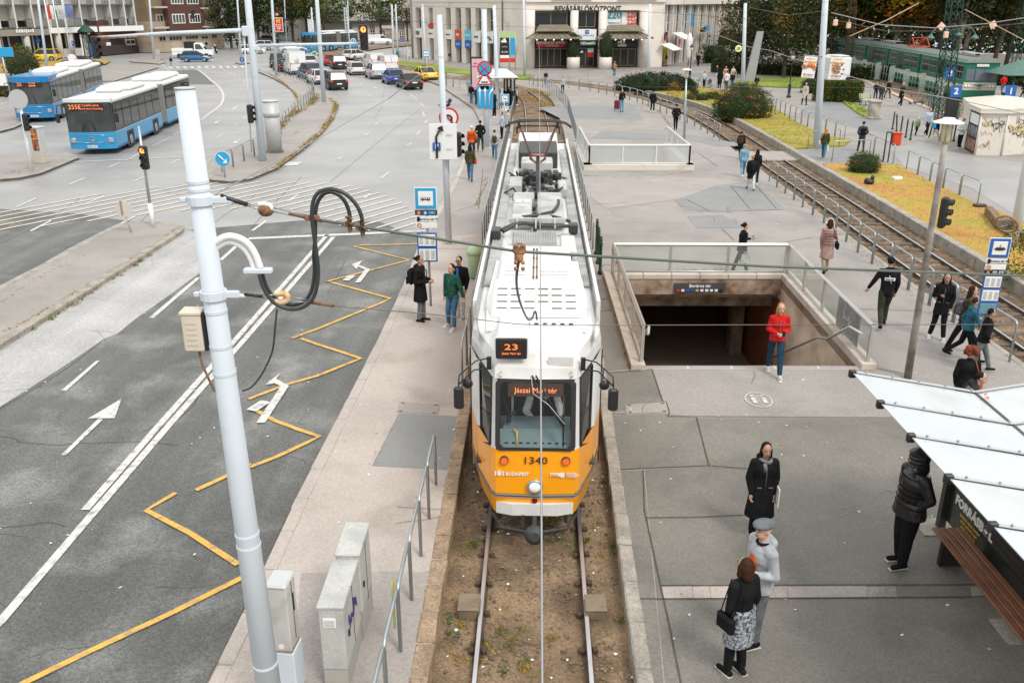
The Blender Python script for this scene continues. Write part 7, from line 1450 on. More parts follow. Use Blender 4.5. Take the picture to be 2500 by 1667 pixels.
small_disc('round yellow and blue tram stop sign behind the queue',874.5,306.5,(876,324),.42,M('sign_yellow'),m2=sign_lb);small_disc('blue round arrow sign on a post near the far signal',949.5,282,(950.5,311),.42,sign_w,m2=sign_lb,t_='/');small_disc('blue arrow sign on the tiny island',738.5,317,(738,323),.34,sign_b,t_='/');small_disc('blue keep right sign before the hotel glazing',415,286,(420,312),.38,sign_b,t_='/');small_disc('small no parking sign by the far corner',1042,278,(1043,310),.4,sign_r,m2=sign_lb);small_disc('blue parking sign at the corner of the left shop wing',1065,271,(1066,312),.42,sign_b,t_='P');small_disc('round sign seen from behind beside the brown house mast',577.5,302.5,(578,308),.4,M('sign_back_grey'));small_disc('blue keep right sign in front of the hotel entrance mast',353,280,(355,315),.42,sign_b,t_='/');small_disc('no parking sign near the distant delivery van',1002.5,263,(1003,284),.4,sign_r,m2=sign_lb);small_disc('blue and white arrow sign beside the distant bus nose',854.5,302,(856,310),.4,sign_b,t_='/')
mc_=tH('restaurant_sign','red rectangular restaurant sign with yellow M and white arrow on a mast','sign',at(807,251,G(803,347).y-.4),R(-4));plate(mc_,(0,0,0),1.0,1.5,sign_w,'border');plate(mc_,(0,-.02,0),.88,1.38,sign_r,'panel');tX('M',.62,M('arch_yellow'),mc_,(0,-.06,.35),bold=.02);tX('~6,2',.14,sign_w,mc_,(0,-.06,.0));tX('~8',.14,sign_w,mc_,(0,-.06,-.15));mb=MB();mb.box((-.06,-.05,-.36),(.3,.01,.08));mb.add([(.08,-.056,-.25),(.08,-.056,-.47),(.26,-.056,-.36)],[(0,1,2)]);mb.o('arrow',sign_w,mc_);tX('~3,1',.13,sign_w,mc_,(0,-.06,-.58));mb=MB();mb.ball((-.1,0,1.05),(.16,.12,.16),8);mb.o('signal_horn',M('horn_salmon',(.7,.3,.2),.5),mc_)
by=G(1828,485).y-.25
for k_,(xa,xb,ya,yb,name_) in enumerate(((1801,1828,311,352,'CROISSANT'),(1852,1881,312,355,'GŐZÖS CSIGA'))):
 c=at((xa+xb)/2,(ya+yb)/2,by);w_=(at(xb,330,by)-at(xa,330,by)).x*.93;h_=(at(1840,ya,by)-at(1840,yb,by)).z;t=tH('banner','white bakery banner with a croissant left of the thick mast' if k_==0 else 'white bakery banner with a chocolate swirl bun right of the thick mast','banner',c,0,'bakery banners');t.rotation_euler=(0,R(4 if k_==0 else 2),0)
 plate(t,(0,0,0),w_,h_,sign_w,'cloth');orr=M('print_orange',(.75,.33,.06),.5);tX(name_,.17 if k_==0 else .13,orr,t,(0,-.03,h_*.24),sx=.92,bold=.004);tX('~3,6,4',.07,orr,t,(0,-.03,h_*.40));tX('100 méterre',.12,sign_k,t,(0,-.03,-h_*.34));tX('~8,4,4',.06,orr,t,(0,-.03,-h_*.43))
 f=MB()
 if k_==0:
  for i in range(9):
   a=R(150-i*17);f.ball((.05+.30*cos(a)*.9,-.05,-.14+.26*sin(a)),(.07+.05*sin(i/8*PI),.03,.07+.05*sin(i/8*PI)),7)
  f.o('croissant',M('croissant_orange',(.7,.25,.05),.5,col2=(.45,.12,.02),scale=9),t);f=MB();f.cyl((-.34,-.06,.02),(-.34,-.03,.02),.12,n=12);cu_=f.o('coffee_cup',M('cup_brown',(.3,.16,.08),.5),t)
 else:
  for i in range(26): a=i*.6;r=.05+.009*i;f.ball((-.05+r*cos(a),-.05,-.03+r*sin(a)*1.1),(.05,.03,.05),6)
  f.o('swirl_bun',M('bun_brown',(.3,.11,.03),.5,col2=(.6,.3,.08),scale=9),t);f=MB()
  for q in ((.33,-.28),(.38,-.05),(.25,.2)): f.ball((q[0],-.05,q[1]),(.05,.02,.06),5)
  f.o('chocolate_chips',sign_k,t)
 mb=MB();mb.tb([(-w_/2-.05,0,h_/2+.03),(w_/2+.25,0,h_/2+.03)],.03,5);mb.o('banner_rod',galv,t)
g=G(800,492,.13);t=tH('cylinder_cabinet','grey cylindrical switch cabinet beside the thick island mast','cabinet',(g.x,g.y,.13));hh=(Z(787,396,g)-.13);cg=M('cabinet_grey',(.52,.53,.52),.5,.2,dirt=((.38,.38,.37),1.2,.5))
mb=MB();mb.la([(.42,0),(.42,hh)],24);mb.o('body',cg,t);mb=MB();mb.la([(.45,hh*.70),(.45,hh*.82)],24);mb.o('collar',cg,t);mb=MB();mb.la([(.45,hh),(.45,hh+.04)],24);mb.o('lid',cg,t);mb=MB();mb.la([(.5,0),(.5,.05)],24);mb.o('base_ring',con,t)
g=G(357,512,.13);t=tH('poster_cabinet','grey utility cabinet with a colourful poster on the pointed island','cabinet',(g.x,g.y,.13),R(-12));mb=MB();mb.bb((0,0,.25),(.62,.5,.5),.02);mb.o('plinth',M('plinth_cream',(.5,.46,.38),.8,dirt=((.3,.27,.2),2,.5)),t);mb=MB();mb.bb((0,0,1.15),(.62,.48,1.3),.02);mb.o('body',cg,t);mb=MB();mb.bb((0,0,1.82),(.68,.54,.06),.02);mb.o('lid',cg,t);mb=MB();mb.box((.05,-.25,1.2),(.36,.01,1.1));po=mb.o('poster',M('poster_dark',(.05,.04,.03),.5,col2=(.5,.15,.05),scale=5),t);tX('~5',.13,M('print_orange'),po,(.05,-.262,1.5));tX('~6',.13,M('print_orange'),po,(.05,-.262,1.25))
def cabinet(lab,px,py,w_,d_,h_,rz=0,plinth=.0,m=cg,extra=None,zb=PZ):
 g=Ve((*px,zb));t=tH('street_cabinet',lab,'cabinet',(g.x,g.y,zb),R(rz));
 if plinth: mb=MB();mb.box((0,0,plinth/2),(w_*.96,d_*.96,plinth));mb.o('plinth',M('cabinet_plinth',(.36,.35,.31),.8,dirt=((.2,.19,.16),3,.6)),t)
 mb=MB();mb.bb((0,0,plinth+(h_-plinth)/2),(w_,d_,h_-plinth),.012);mb.o('body',m,t);mb=MB();mb.bb((0,0,h_+.015),(w_+.03,d_+.03,.04),.01);mb.o('lid',m,t)
 mb=MB();mb.box((-w_/2-.002,0,h_*.6),(.006,.012,h_*.7));mb.box((w_/2+.002,d_*.05,h_*.62),(.006,.01,h_*.68));mb.o('door_seam',black_m,t);mb=MB();mb.box((w_/2+.012,-d_*.3,h_*.6),(.02,.03,.08));mb.o('lock',black_m,t);return t
cgw=M('cabinet_weathered',(.50,.49,.46),.6,dirt=((.3,.29,.27),3.5,.7,.5),streak=(0,.1,3));cgp=M('cabinet_painted',(.46,.46,.43),.65,dirt=((.30,.30,.31),2.2,.8,.48),speck=.08,bump=.1)
ca=cabinet('grey street cabinet with vent plate and purple graffiti tag, nearer of the pair',(-2.13,8.99),0,.30,.92,1.22,-1,.33,cgp)
mb=MB();mb.box((-.02,-.465,1.02),(.15,.012,.13));vn=mb.o('vent_plate',sign_w,ca);mb=MB();[mb.box((-.02,-.475,.98+q*.02),(.12,.006,.008)) for q in range(5)];mb.o('vent_slat',cg,vn)
mb=MB();scribble(mb,Ve((.158,.02,.86)),Ve((0,1,0)),Ve((0,0,1)),15,(.5,.3),.010,9);scribble(mb,Ve((.158,-.02,.80)),Ve((0,1,0)),Ve((0,0,1)),9,(.4,.12),.008,4);mb.o('graffiti_tag',M('graffiti_purple',(.06,.04,.16),.6),ca)
cabinet('weathered grey street cabinet, farther of the pair',(-2.09,9.82),0,.30,.72,1.30,-1,.43,cgp)
t=tH('mast_cabinet','narrow weathered cabinet strapped to the foot of the thick mast','cabinet',(-2.72,8.6,PZ),R(-6));mb=MB();mb.bb((.02,0,.32),(.24,.30,.64),.01);mb.o('base_cabinet',pole_m,t);mb=MB();mb.bb((0,0,1.10),(.25,.30,.92),.012);mb.o('body',cgw,t);mb=MB();mb.bb((0,0,1.58),(.27,.33,.05),.02);mb.o('lid',cg,t);mb=MB();mb.cyl((.0,-.155,.74),(.0,-.150,.74),.035,n=12);mb.o('round_label',sign_w,t);mb=MB();mb.box((.127,.02,1.15),(.005,.01,.8));mb.box((.127,.05,1.25),(.006,.03,.25));mb.o('door_seam',black_m,t);mb=MB();mb.tb([(-.14,-.16,.68),(.13,-.16,.68),(.13,.1,.68)],.006,4);mb.tb([(-.16,.02,1.3),(-.16,.02,1.45)],.02,5);mb.o('strap',rust_m,t)
rb=tH('barrier_ribbon','green and orange ribbon shreds tied to the front hoop railing','ribbon',(-1.56,9.45,PZ));mb=MB()
for k_,(c,x) in enumerate(((0,.0),(1,.03))): mb.band([Ve((x,0,0)),Ve((x+.02,0.02,0))],.02,.5,c)
mb=MB();mb.add([(0,.0,.95),(.03,.0,.95),(.06,-.1,.3),(.02,-.1,.25)],[(0,1,2,3)],0);mb.add([(.03,.02,.95),(.05,.02,.95),(.04,-.08,.5),(.02,-.08,.45)],[(0,1,2,3)],1);mb.o('ribbon',[M('ribbon_green',(.4,.55,.2),.6),M('ribbon_orange',(.8,.35,.05),.6)],rb)
lp,ld=lpo('lamp_post','flaking grey lamp post with round flat hood lantern at right',(2001,920),(2072,475),.085,.055,pole_grey,'street lamp',rings=(.55,.60));mb=MB();e=ld;mb.la([(.05,0),(.09,.02),(.11,.06),(.11,.36),(.10,.40)],14,e);mb.o('lantern',M('lantern_yellowed',(.52,.45,.28),.35,emit=.05),lp);mb=MB();mb.la([(.30,.40),(.29,.42),(.12,.48),(.11,.50)],20,e);mb.o('hood',white_m,lp);mb=MB()
for q in range(6): a=q*PI/3;mb.cyl((e.x+.115*cos(a),e.y+.115*sin(a),e.z+.04),(e.x+.115*cos(a),e.y+.115*sin(a),e.z+.4),.012,n=4)
mb.o('cage',galv,lp)
lp2,ld2=lpo('lamp_post','slim grey lamp post with round flat hood lantern near the far stairs',(1576,487),(1581,352),.07,.05,galv,'street lamp');mb=MB();e=ld2;mb.la([(.05,0),(.11,.03),(.12,.38),(.10,.40)],12,e);mb.o('lantern',M('lantern_yellowed'),lp2);mb=MB();mb.la([(.28,.42),(.27,.44),(.12,.5)],18,e);mb.o('hood',white_m,lp2)
rm_=tH('traffic_mirror','round convex traffic mirror above the tram stop sign','mirror',at(2190,628,G(2200,673).y-3));rm_.rotation_euler=(R(28),R(8),R(-40));mb=MB();mb.la([(.33,0),(.34,.03),(.30,.06)],24);o=mb.o('frame',M('mirror_frame',(.35,.17,.06),.6),rm_);o.rotation_euler=(PI/2,0,0);mb=MB();mb.ball((0,0,0.02),(.31,.31,.10),20);o=mb.o('mirror_glass',M('mirror_glass',(.75,.75,.75),.04,1),rm_);o.rotation_euler=(PI/2,0,0);mb=MB();mb.tb([(0,.05,0),(.0,.4,-.1)],.03,5);mb.o('bracket',galv,rm_)
# ================================================================ SHELTERS
sh=tH('tram_shelter','platform shelter with white butterfly roof panels and grey ribs at bottom right','shelter',(7.1,9,PZ));O=Ve((7.1,9,PZ))
rp_=M('roof_panel_white',(.52,.56,.58),.3,coat=.4,var=.06,scale=.6,dirt=((.40,.40,.36),1.1,.7,.52));rb_=M('roof_rib_grey',(.40,.42,.42),.55)
zl=zr=2.95;zv=2.62;xl=5.0;xv=6.86;xr=8.75
ys=[G(x,y,zl).y for x,y in ((1898,910),(1945,968),(1998,1031),(2059,1109),(2134,1200))];ys+=[ys[-1]-1.27*k for k in range(1,4)]
slant=.02
for i,y in enumerate(ys):
 b=MB();b.tb([Ve((xl-.02,y,zl+.015))-O,Ve((xv,y+.0,zv+.015))-O,Ve((xr,y,zr+.015))-O],.022,4,smooth=False);r_=b.o('roof_rib',rb_,sh);c=MB();c.bb(Ve((xl,y,zl-.02))-O,(.10,.07,.12),.01);c.o('end_cap',black_m,r_);q=MB()
 for k_ in range(5): x=xl+.2+k_*.4;q.ball(Ve((x,y-.01,zl+(zv-zl)*(x-xl)/(xv-xl)+.045))-O,.018,5)
 q.o('bolt',galv,r_)
 if i<len(ys)-1:
  y2=ys[i+1]
  for a,za,b_,zb_ in ((xl,zl,xv-.03,zv),(xv+.03,zv,xr,zr)):
   p=MB();d=.035;vs=[Ve((a,y-d,za))-O,Ve((b_,y-d,zb_))-O,Ve((b_,y2+d,zb_))-O,Ve((a,y2+d,za))-O];p.add(vs+[v-Ve((0,0,.012)) for v in vs],[(0,1,2,3),(7,6,5,4),(0,4,5,1),(1,5,6,2),(2,6,7,3),(3,7,4,0)]);p.o('roof_panel',rp_,sh)
b=MB();b.tb([Ve((xv,12.1,zv-.02))-O,Ve((xv,3.3,zv-.02))-O],.045,4);b.o('valley_gutter',M('gutter_dark',(.12,.12,.1),.6),sh)
for y in (12.1,9.6,7.0,4.4): b=MB();b.box(Ve((xv,y,1.35))-O,(.11,.11,2.4));b.o('post',M('shelter_dark',(.035,.04,.035),.5),sh);b=MB();b.box(Ve((xv-.05,y,PZ+.01))-O,(.62,.5,.03));b.o('foot_plate',kerb_m,sh)
b=MB();b.box(Ve((xv+.05,10.9,1.35))-O,(.05,2.3,2.0));bp=b.o('poster_wall',M('poster_black',(.02,.025,.022),.25,coat=.3),sh)
tX('FORRÁSBÓL',.2,sign_w,bp,Ve((xv+.02,11.3,.84))-O,(PI/2,0,-PI/2),.003,bold=.01);
for k_,s_ in enumerate(('~8,5,7','~5,8,4','~6,2,7')): tX(s_,.06,M('print_ochre',(.6,.35,.05),.5),bp,Ve((xv+.02,11.35,.68-.08*k_))-O,(PI/2,0,-PI/2),.003)
b=MB();b.box(Ve((xv+.05,8.3,1.25))-O,(.03,2.2,1.9));b.o('glass_wall',glassy('shelter_glass',(.6,.66,.62),.15),sh);b=MB();b.box(Ve((xv+.05,5.7,1.25))-O,(.03,2.2,1.9));b.o('glass_wall',glassy('shelter_glass'),sh)
bench=tH('bench','dark red brown slatted bench under the platform shelter','bench',(6.55,8.7,PZ));wd_=M('bench_wood',(.24,.085,.035),.45,var=.3,scale=4,coat=.2)
for k_ in range(4):
 for y0_,y1_ in ((11.4,8.62),(8.58,5.8)): b=MB();b.bb((-.16+k_*.115,(y0_+y1_)/2-8.7,.45),(.095,y0_-y1_,.04),.01);b.o('slat',wd_,bench)
for y in (11.1,8.6,6.1): b=MB();b.box((0.0,y-8.7,.22),(.36,.08,.42));b.o('leg',black_m,bench)
can_=tH('drink_can','red and white drink can lying in the roof gutter of the shelter','can',(6.88,11.6,2.70));can_.rotation_euler=(R(90),0,R(-25));b=MB();b.la([(.028,-.06),(.033,-.05),(.033,.05),(.028,.06)],12);b.o('body',M('can_print',(.7,.2,.12),.4,col2=(.75,.75,.75),scale=20),can_)
lf=MB();lf.add([(0,0,0),(.03,.02,.01),(.05,-.01,.005),(.02,-.04,.012)],[(0,1,2,3)]);lf.add([(.01,-.03,.015),(.05,-.04,.02),(.03,-.08,.01)],[(0,1,2)]);o=lf.o('fallen_leaf',M('leaf_red',(.7,.08,.03),.6,spec=.15));o.location=G(2117,1002,2.68);o.scale=(1.3,1.3,1);tag(o,'tiny red leaf lying on the white shelter roof','leaf')
bt=tH('bottle','small empty bottle standing on the bench','bottle',(6.45,8.6,.62));b=MB();b.la([(.03,0),(.032,.1),(.012,.14),(.012,.18)],10);b.o('glass',glassy('bottle_glass',(.9,.95,.95),.1),bt)
g=G(1235,410);s3_=tH('tram_shelter','small grey tram shelter crowded with people beside the curving track','shelter',(g.x,g.y,PZ),R(6));Ld3=7.5
zt=2.35;b=MB()
for k_ in range(7):
 p=MB();p.bb((-.1,-.4+k_*1.3-.5,zt+.1+.02*(k_%2)),(2.1,1.26,.08),.02);p.o('roof_panel',M('roof_pale',(.6,.62,.62),.4),s3_)
b.box((.9,3.4,zt),(.12,8.8,.16));b.box((-1.1,3.4,zt),(.1,8.8,.12));b.o('roof_beam',black_m,s3_)
for y in (-.6,2.3,5.2,7.6): b=MB();b.box((.75,y,1.15),(.12,.12,2.3));b.o('post',black_m,s3_)
b=MB();b.box((.78,3.4,1.15),(.03,8,1.8));b.o('back_glass',glassy('shelter_glass'),s3_)
av=tH('advert_board','pink poster panel at the crowd by the road bend','sign',at(1187,348,80)-Ve((0,0,0)));z_=av.location.z;b=MB();b.box((0,0,0),(1.45,.2,3.2));b.o('frame',black_m,av);b=MB();b.box((0,-.11,0),(1.2,.02,2.9));pk_=b.o('poster',M('poster_pink',(.66,.42,.48),.5),av);b=MB();b.cyl((.25,-.14,0),(.25,-.12,0),.42,n=16);pl_=b.o('bowl_print',sign_w,pk_);b=MB();[b.ball((.25+ru(-.26,.26),-.15,ru(-.26,.26)),(.08,.01,.08),5) for _ in range(14)];b.o('food_print',M('food_brown',(.25,.13,.05),.6,col2=(.15,.25,.05),scale=9),pk_);tX('~4',.2,sign_r,pk_,(-.25,-.13,1.05));tX('~6',.2,sign_r,pk_,(-.25,-.13,.8));None
b=MB();b.box((0,0,-z_/2-.75),(.3,.15,max(.1,z_-1.6-PZ)));b.o('stand',black_m,av)
def bin_(px,py,lab,m,h=.95,z0=PZ,hz=None):
 g=G(px,py,z0);t=tH('litter_bin',lab,'bin',(g.x,g.y,z0),0,'litter bins');b=MB();b.la([(.19,.05),(.24,h*.72),(.24,h*.76)],12);b.o('bucket',m,t);b=MB();b.la([(.26,h*.76),(.25,h*.86),(.15,h),(.05,h+.02)],12);b.o('lid',m,t);b=MB();b.cyl((.2,.15,0),(.2,.15,h*.7),.03,n=6);b.o('post',galv,t)
gb=M('bin_green_pale',(.42,.55,.33),.5);bin_(1180,731,'pale green litter bin on the platform by the tram side',gb,1.0);bin_(463,351,'lime green litter bin on a post by the bus stop',M('bin_lime',(.3,.4,.08),.5),1.2,.13);bin_(1079,314,'teal litter bin at the corner of the left shop wing',M('bin_teal',(.02,.25,.22),.5));bin_(1033,313,'teal litter bin by the slim mast pair',M('bin_teal'))
g=G(463,345,.13);t=tH('info_post','pair of blue information panels on a post at the bus stop','sign',(g.x,g.y,.13));b=MB();b.cyl((0,0,0),(0,0,3.6),.05,n=6);b.o('post',galv,t);plate(t,(-.22,0,2.7),.3,1.3,sign_b);plate(t,(.22,0,2.75),.3,1.3,sign_b)
g=G(300,394);t=tH('advert_board','light blue panel and white board on a leaning post at the left edge','sign',(g.x,g.y,PZ));e_=at(280,300,g.y)-g;b=MB();b.tb([(0,0,0),e_],.06,6);b.o('post',galv,t);e2=at(288,303,g.y)-g;b=MB();b.bb(e2,(1.3,.15,.75),.03);b.o('blue_panel',sign_lb,t);e3=at(282,355,g.y)-g;plate(t,e3,.9,1.0,sign_w,'board')
g=G(417,336,.13);t=tH('orange_device','white board with an orange machine seen behind the black sedan','sign',(g.x,g.y,.13));b=MB();b.cyl((-.4,0,0),(-.4,0,1.8),.04,n=6);b.o('post',galv,t);b=MB();b.cyl((.1,0,1.3),(.1,.03,1.3),.55,n=14);b.o('board',sign_w,t);b=MB();b.bb((.6,-.1,.9),(.35,.3,.8),.05);b.o('orange_part',M('orange_plain',(.7,.2,.05),.5),t)
g=G(449,314);t=tH('advert_pillar','tall green roofed advertising column before the hotel','advertising column',(g.x,g.y,PZ));hh=Z(445,265,g)-PZ;b=MB();
for a in range(6): b.cyl((.75*cos(a*PI/3),.75*sin(a*PI/3),0),(.75*cos(a*PI/3),.75*sin(a*PI/3),hh),.09,n=5)
b.o('post',green_m,t);b=MB();b.la([(1.35,hh),(1.2,hh+.2),(.25,hh+1.0),(.12,hh+1.1),(.05,hh+1.6)],6);b.o('roof',green_m,t);
for k_,m in enumerate((sign_w,M('poster_mixed',(.5,.45,.42),.6,col2=(.1,.1,.12),scale=3),sign_k)): b=MB();b.box((-.5+k_*.5,-.5+.2*k_,hh*.5),(.4,.3,hh*.85));b.o('poster',m,t)
g=G(1967,512);t=tH('letter_box','red letter box with green stand between the railings','letter box',(g.x,g.y,PZ),R(-8));b=MB();
for x in (-.35,-.1): b.cyl((x,0,0),(x,0,1.55),.035,n=6)
b.tb([(-.35,0,1.55),(-.1,0,1.55)],.035,5);b.o('stand',green_m,t);b=MB();b.bb((.16,-.05,1.2),(.42,.32,.62),.05);b.o('body',M('letterbox_red',(.6,.05,.015),.4),t);b=MB();b.bb((.16,-.05,1.53),(.48,.38,.07),.03);b.o('hood',M('letterbox_red'),t)
g=G(1927,557);mb=MB();mb.ball((0,0,.12),(.26,.2,.15),7);mb.ball((.15,.05,.27),(.1,.08,.16),6);mb.ball((-.12,.0,.18),(.12,.12,.14),6);o=mb.o('rubbish_bag',M('bag_black',(.015,.015,.017),.35));o.location=(g.x,g.y,PZ+.08);tag(o,'crumpled black bag lying on the yellow lawn','bag')
g=G(1980,548);mb=MB();mb.bb((0,0,.08),(.42,.26,.14),.02);o=mb.o('stone_block',sign_w);o.location=(g.x,g.y,PZ+.08);o.rotation_euler=(0,0,.2);tag(o,'small white block on the yellow lawn','block')
g=G(2137,600);mb=MB();mb.bb((0,0,.05),(.5,.3,.1),.03);o=mb.o('black_tray',sign_k);o.location=(g.x,g.y,PZ+.1);tag(o,'flat black object on the lawn edge','tray')
wl_=tH('stone_wall','low mossy brick wall at the right end of the lawn','wall',G(2160,622));P=[G(2152,615),G(2172,642),G(2225,672),G(2300,700)];S_=rsm([Ve((p.x,p.y,0)) for p in P],.34);bm2=M('old_brick',(.24,.17,.09),.9,var=.4,scale=3);o0=Ve(wl_.location);bk=None
for r_ in range(3):
 for a,b in zip(S_,S_[1:]):
  if bk is None: mb=MB();mb.bb((0,0,0),(.31,.26,.13),.015);bk=mb.o('brick',bm2,wl_);oo_=bk
  else: oo_=bk.copy();lnk(oo_)
  c=(a+b)/2;oo_.location=(c.x-o0.x+ru(-.015,.015),c.y-o0.y+ru(-.015,.015),.09+r_*.14);oo_.rotation_euler=(0,0,math.atan2(b.y-a.y,b.x-a.x))
A=G(2108,486);B_=G(2128,498);C2=G(2178,499);D2=G(2240,494)
kx=tH('kiosk','graffiti covered white kiosk with tent roof at the right edge','kiosk',(C2.x,C2.y,PZ));k0=Ve(kx.location);kw_=M('kiosk_white',(.66,.62,.55),.6,dirt=((.45,.33,.22),2.2,.5));hk=2.25
pts=[A,B_,C2,D2,D2+Ve((1.2,1.5,0)),D2+Ve((.6,4.2,0)),A+Ve((1.2,3.2,0))];pts=[p-k0 for p in pts]
walls=[]
for i,(a,b) in enumerate(zip(pts,pts[1:]+pts[:1])):
 mb=MB();mb.add([(a.x,a.y,0),(b.x,b.y,0),(b.x,b.y,hk),(a.x,a.y,hk)],[(0,1,2,3)]);walls.append((mb.o('wall_panel',sign_k if i==0 else kw_,kx),a,b))
gk=[M('graffiti_black',(.02,.02,.02),.6),M('graffiti_red',(.6,.2,.12),.6),M('graffiti_yellow',(.6,.55,.15),.6),M('graffiti_cyan',(.2,.5,.5),.6),M('graffiti_orange',(.7,.35,.1),.6)]
for wi,seeds in ((1,range(9)),(2,range(10,26)),(3,range(30,36))):
 w__,a,b=walls[wi];u=(b-a).normalized();L_=(b-a).length;n_=Ve((u.y,-u.x,0))
 for s in seeds:
  r=random.Random(s);mb=MB();scribble(mb,a+u*L_*r.uniform(.15,.85)+n_*.015+Ve((0,0,r.uniform(.4,1.9))),u,Ve((0,0,1)),r.randint(6,12),(L_*r.uniform(.3,.6),r.uniform(.3,.8)),.010+.02*(s%5==1),s);mb.o('graffiti',gk[(s*7)%5 if s%2 else 0],w__)
w__,a,b=walls[0];u=(b-a).normalized();n_=Ve((u.y,-u.x,0));
for k_,(z0,z1,m) in enumerate(((1.55,2.1,sign_w),(.9,1.45,M('poster_photo',(.3,.3,.3),.5,col2=(.05,.05,.05),scale=4)),(.15,.75,M('poster_warm',(.4,.2,.12),.5,col2=(.1,.04,.02),scale=4)))): 
 mb=MB();L_=(b-a).length;p,q=a+u*L_*.12+n_*.02,a+u*L_*.88+n_*.02;mb.add([(p.x,p.y,z0),(q.x,q.y,z0),(q.x,q.y,z1),(p.x,p.y,z1)],[(0,1,2,3)]);mb.o('poster',m,w__)
ctr=sum(pts,Ve())/len(pts);mb=MB();rr=[ctr+(p-ctr)*1.07 for p in pts];ap=ctr;n_=len(rr)
mb.add([(p.x,p.y,hk+.1) for p in rr]+[(p.x,p.y,hk+.24) for p in rr]+[((ctr+(p-ctr)*.25).x,(ctr+(p-ctr)*.25).y,hk+.62) for p in rr],[(i,(i+1)%n_,n_+(i+1)%n_,n_+i) for i in range(n_)]+[(n_+i,n_+(i+1)%n_,2*n_+(i+1)%n_,2*n_+i) for i in range(n_)]+[tuple(2*n_+i for i in range(n_))]);mb.o('tent_roof',M('kiosk_roof',(.58,.54,.46),.6,dirt=((.35,.32,.25),1.2,.5)),kx)
mb=MB();mb.add([(p.x,p.y,hk+.0) for p in rr]+[(p.x,p.y,hk+.1) for p in rr],[(i,(i+1)%n_,n_+(i+1)%n_,n_+i) for i in range(n_)]+[tuple(range(n_))]);mb.o('roof_edge',kw_,kx)
for p in pts[1:4]: mb=MB();mb.cyl((p.x,p.y,0),(p.x,p.y,hk),.06,n=6);mb.o('corner_post',kw_,kx)
def lantern(px,py,ptop,lab,m=black_m,glass=M('lantern_glass',(.65,.66,.62),.3),k=1,arms=0):
 g=G(px,py);h=Z(ptop[0],ptop[1],g)-PZ;t=tH('lantern_post',lab,'street lamp',(g.x,g.y,PZ),0,'old style lantern posts');mb=MB();mb.la([(.2,0),(.2,.15),(.13,.2),(.13,1.0),(.16,1.05),(.08,1.15),(.05,1.3),(.04,h-.75),(.07,h-.72),(.04,h-.68)],10);mb.o('post',m,t);mb=MB();mb.la([(.11,h-.66),(.19,h-.28)],6);mb.o('glass',glass,t);mb=MB();mb.la([(.24,h-.28),(.2,h-.2),(.07,h-.05),(.03,h+.02)],6);mb.o('cap',m,t);return t
lantern(1775,389,(1781,302),'black lantern post on the square in front of the dark trees');lantern(1209,338,(1209,276),'black lantern post before the left shop wing');lantern(1587,356,(1588,288),'black lantern post with ornate base behind the hood lamp');lantern(1622,318,(1623,270),'lantern post beside the right shop wing, left one');lantern(1657,312,(1658,260),'lantern post beside the right shop wing, right one')
g=G(1935,429);t=tH('pedestal','weathered stone pedestal on the square','pedestal',(g.x,g.y,PZ));pm=M('pedestal_stone',(.45,.42,.36),.85,col2=(.25,.23,.18),scale=2);mb=MB();mb.bb((0,0,.08),(.9,.9,.16),.03);mb.o('foot',pm,t);mb=MB();mb.bb((0,0,.65),(.68,.68,1.0),.04);mb.o('shaft',pm,t);mb=MB();mb.bb((0,0,1.22),(.85,.85,.16),.05);mb.o('cap',pm,t)
def park_bench(px,py,rz,lab):
 g=G(px,py);t=tH('park_bench',lab,'bench',(g.x,g.y,PZ),R(rz),'green park benches');sl_=M('bench_slat_cream',(.5,.5,.35),.6,var=.2)
 for k_ in range(4): mb=MB();mb.bb((0,-.2+k_*.13,.45),(1.6,.1,.04),.01);mb.o('slat',sl_,t)
 for k_ in range(3): mb=MB();mb.bb((0,.3+k_*.03,.6+k_*.14),(1.6,.04,.11),.01);mb.o('slat',sl_,t)
 for s in (-.65,.65): mb=MB();mb.tb([(s,-.25,0),(s,-.22,.43),(s,.22,.43),(s,.38,.95)],.04,5);mb.tb([(s,.22,.43),(s,.3,0)],.04,5);mb.o('leg',lgreen,t)
park_bench(1925,404,35,'green and cream park bench beside the hedge');park_bench(2172,362,10,'cream bench on the train platform, left of the red vest man');park_bench(2200,365,10,'cream bench on the train platform, right of the red vest man')
sf=tH('platform_edge',None,None);sf['kind']='structure';sf['label']='kerb of the suburban train platform';mb=MB();mb.band([G(x,y) for x,y in [(1850,330),(1887,341),(1940,366),(1995,390),(2049,412),(2110,436),(2160,455)]],.5,PZ+.03);mb.o('edge_stone',M('edge_pink',(.5,.38,.33),.8),sf)
mb=MB();mb.band([G(x,y) for x,y in [(1850,318),(1930,345),(2000,370),(2050,392),(2120,420),(2200,400)]],5.5,PZ+.02);stc('track_bed',mb,soil,'ballast of the suburban railway')
mb=MB();mb.tess([[tuple(G(x,y)[:2]) for x,y in [(2108,386),(2180,389),(2240,400),(2500,420),(2500,350),(2240,345),(2168,340),(2165,380)]]],PZ+.05);stc('train_platform',mb,pave,'platform beside the train front')
fp=tH('track_fence','tall fence of thin posts between the square and the train','fence',G(1850,322));f0=Ve(fp.location);F=rsm([G(x,y) for x,y in [(1872,338),(1905,350),(1950,362),(2000,378),(2050,394),(2070,399)]],.95);pv=None
for i,p in enumerate(F):
 if pv is None: mb=MB();mb.cyl((0,0,0),(0,0,1.75),.028,n=5);mb.box((0,0,1.6),(.03,.03,.3));pv=mb.o('post',M('fence_post_dull',(.18,.25,.23),.5,.4),fp);o=pv
 else: o=pv.copy();lnk(o)
 o.location=p-f0
 if i%5==2: mb=MB();mb.bb((p-f0)+Ve((0,0,1.1)),(.5,.06,1.7),.1);mb.o('glass_screen',glassy('screen_glass',(.7,.8,.75),.35),fp)
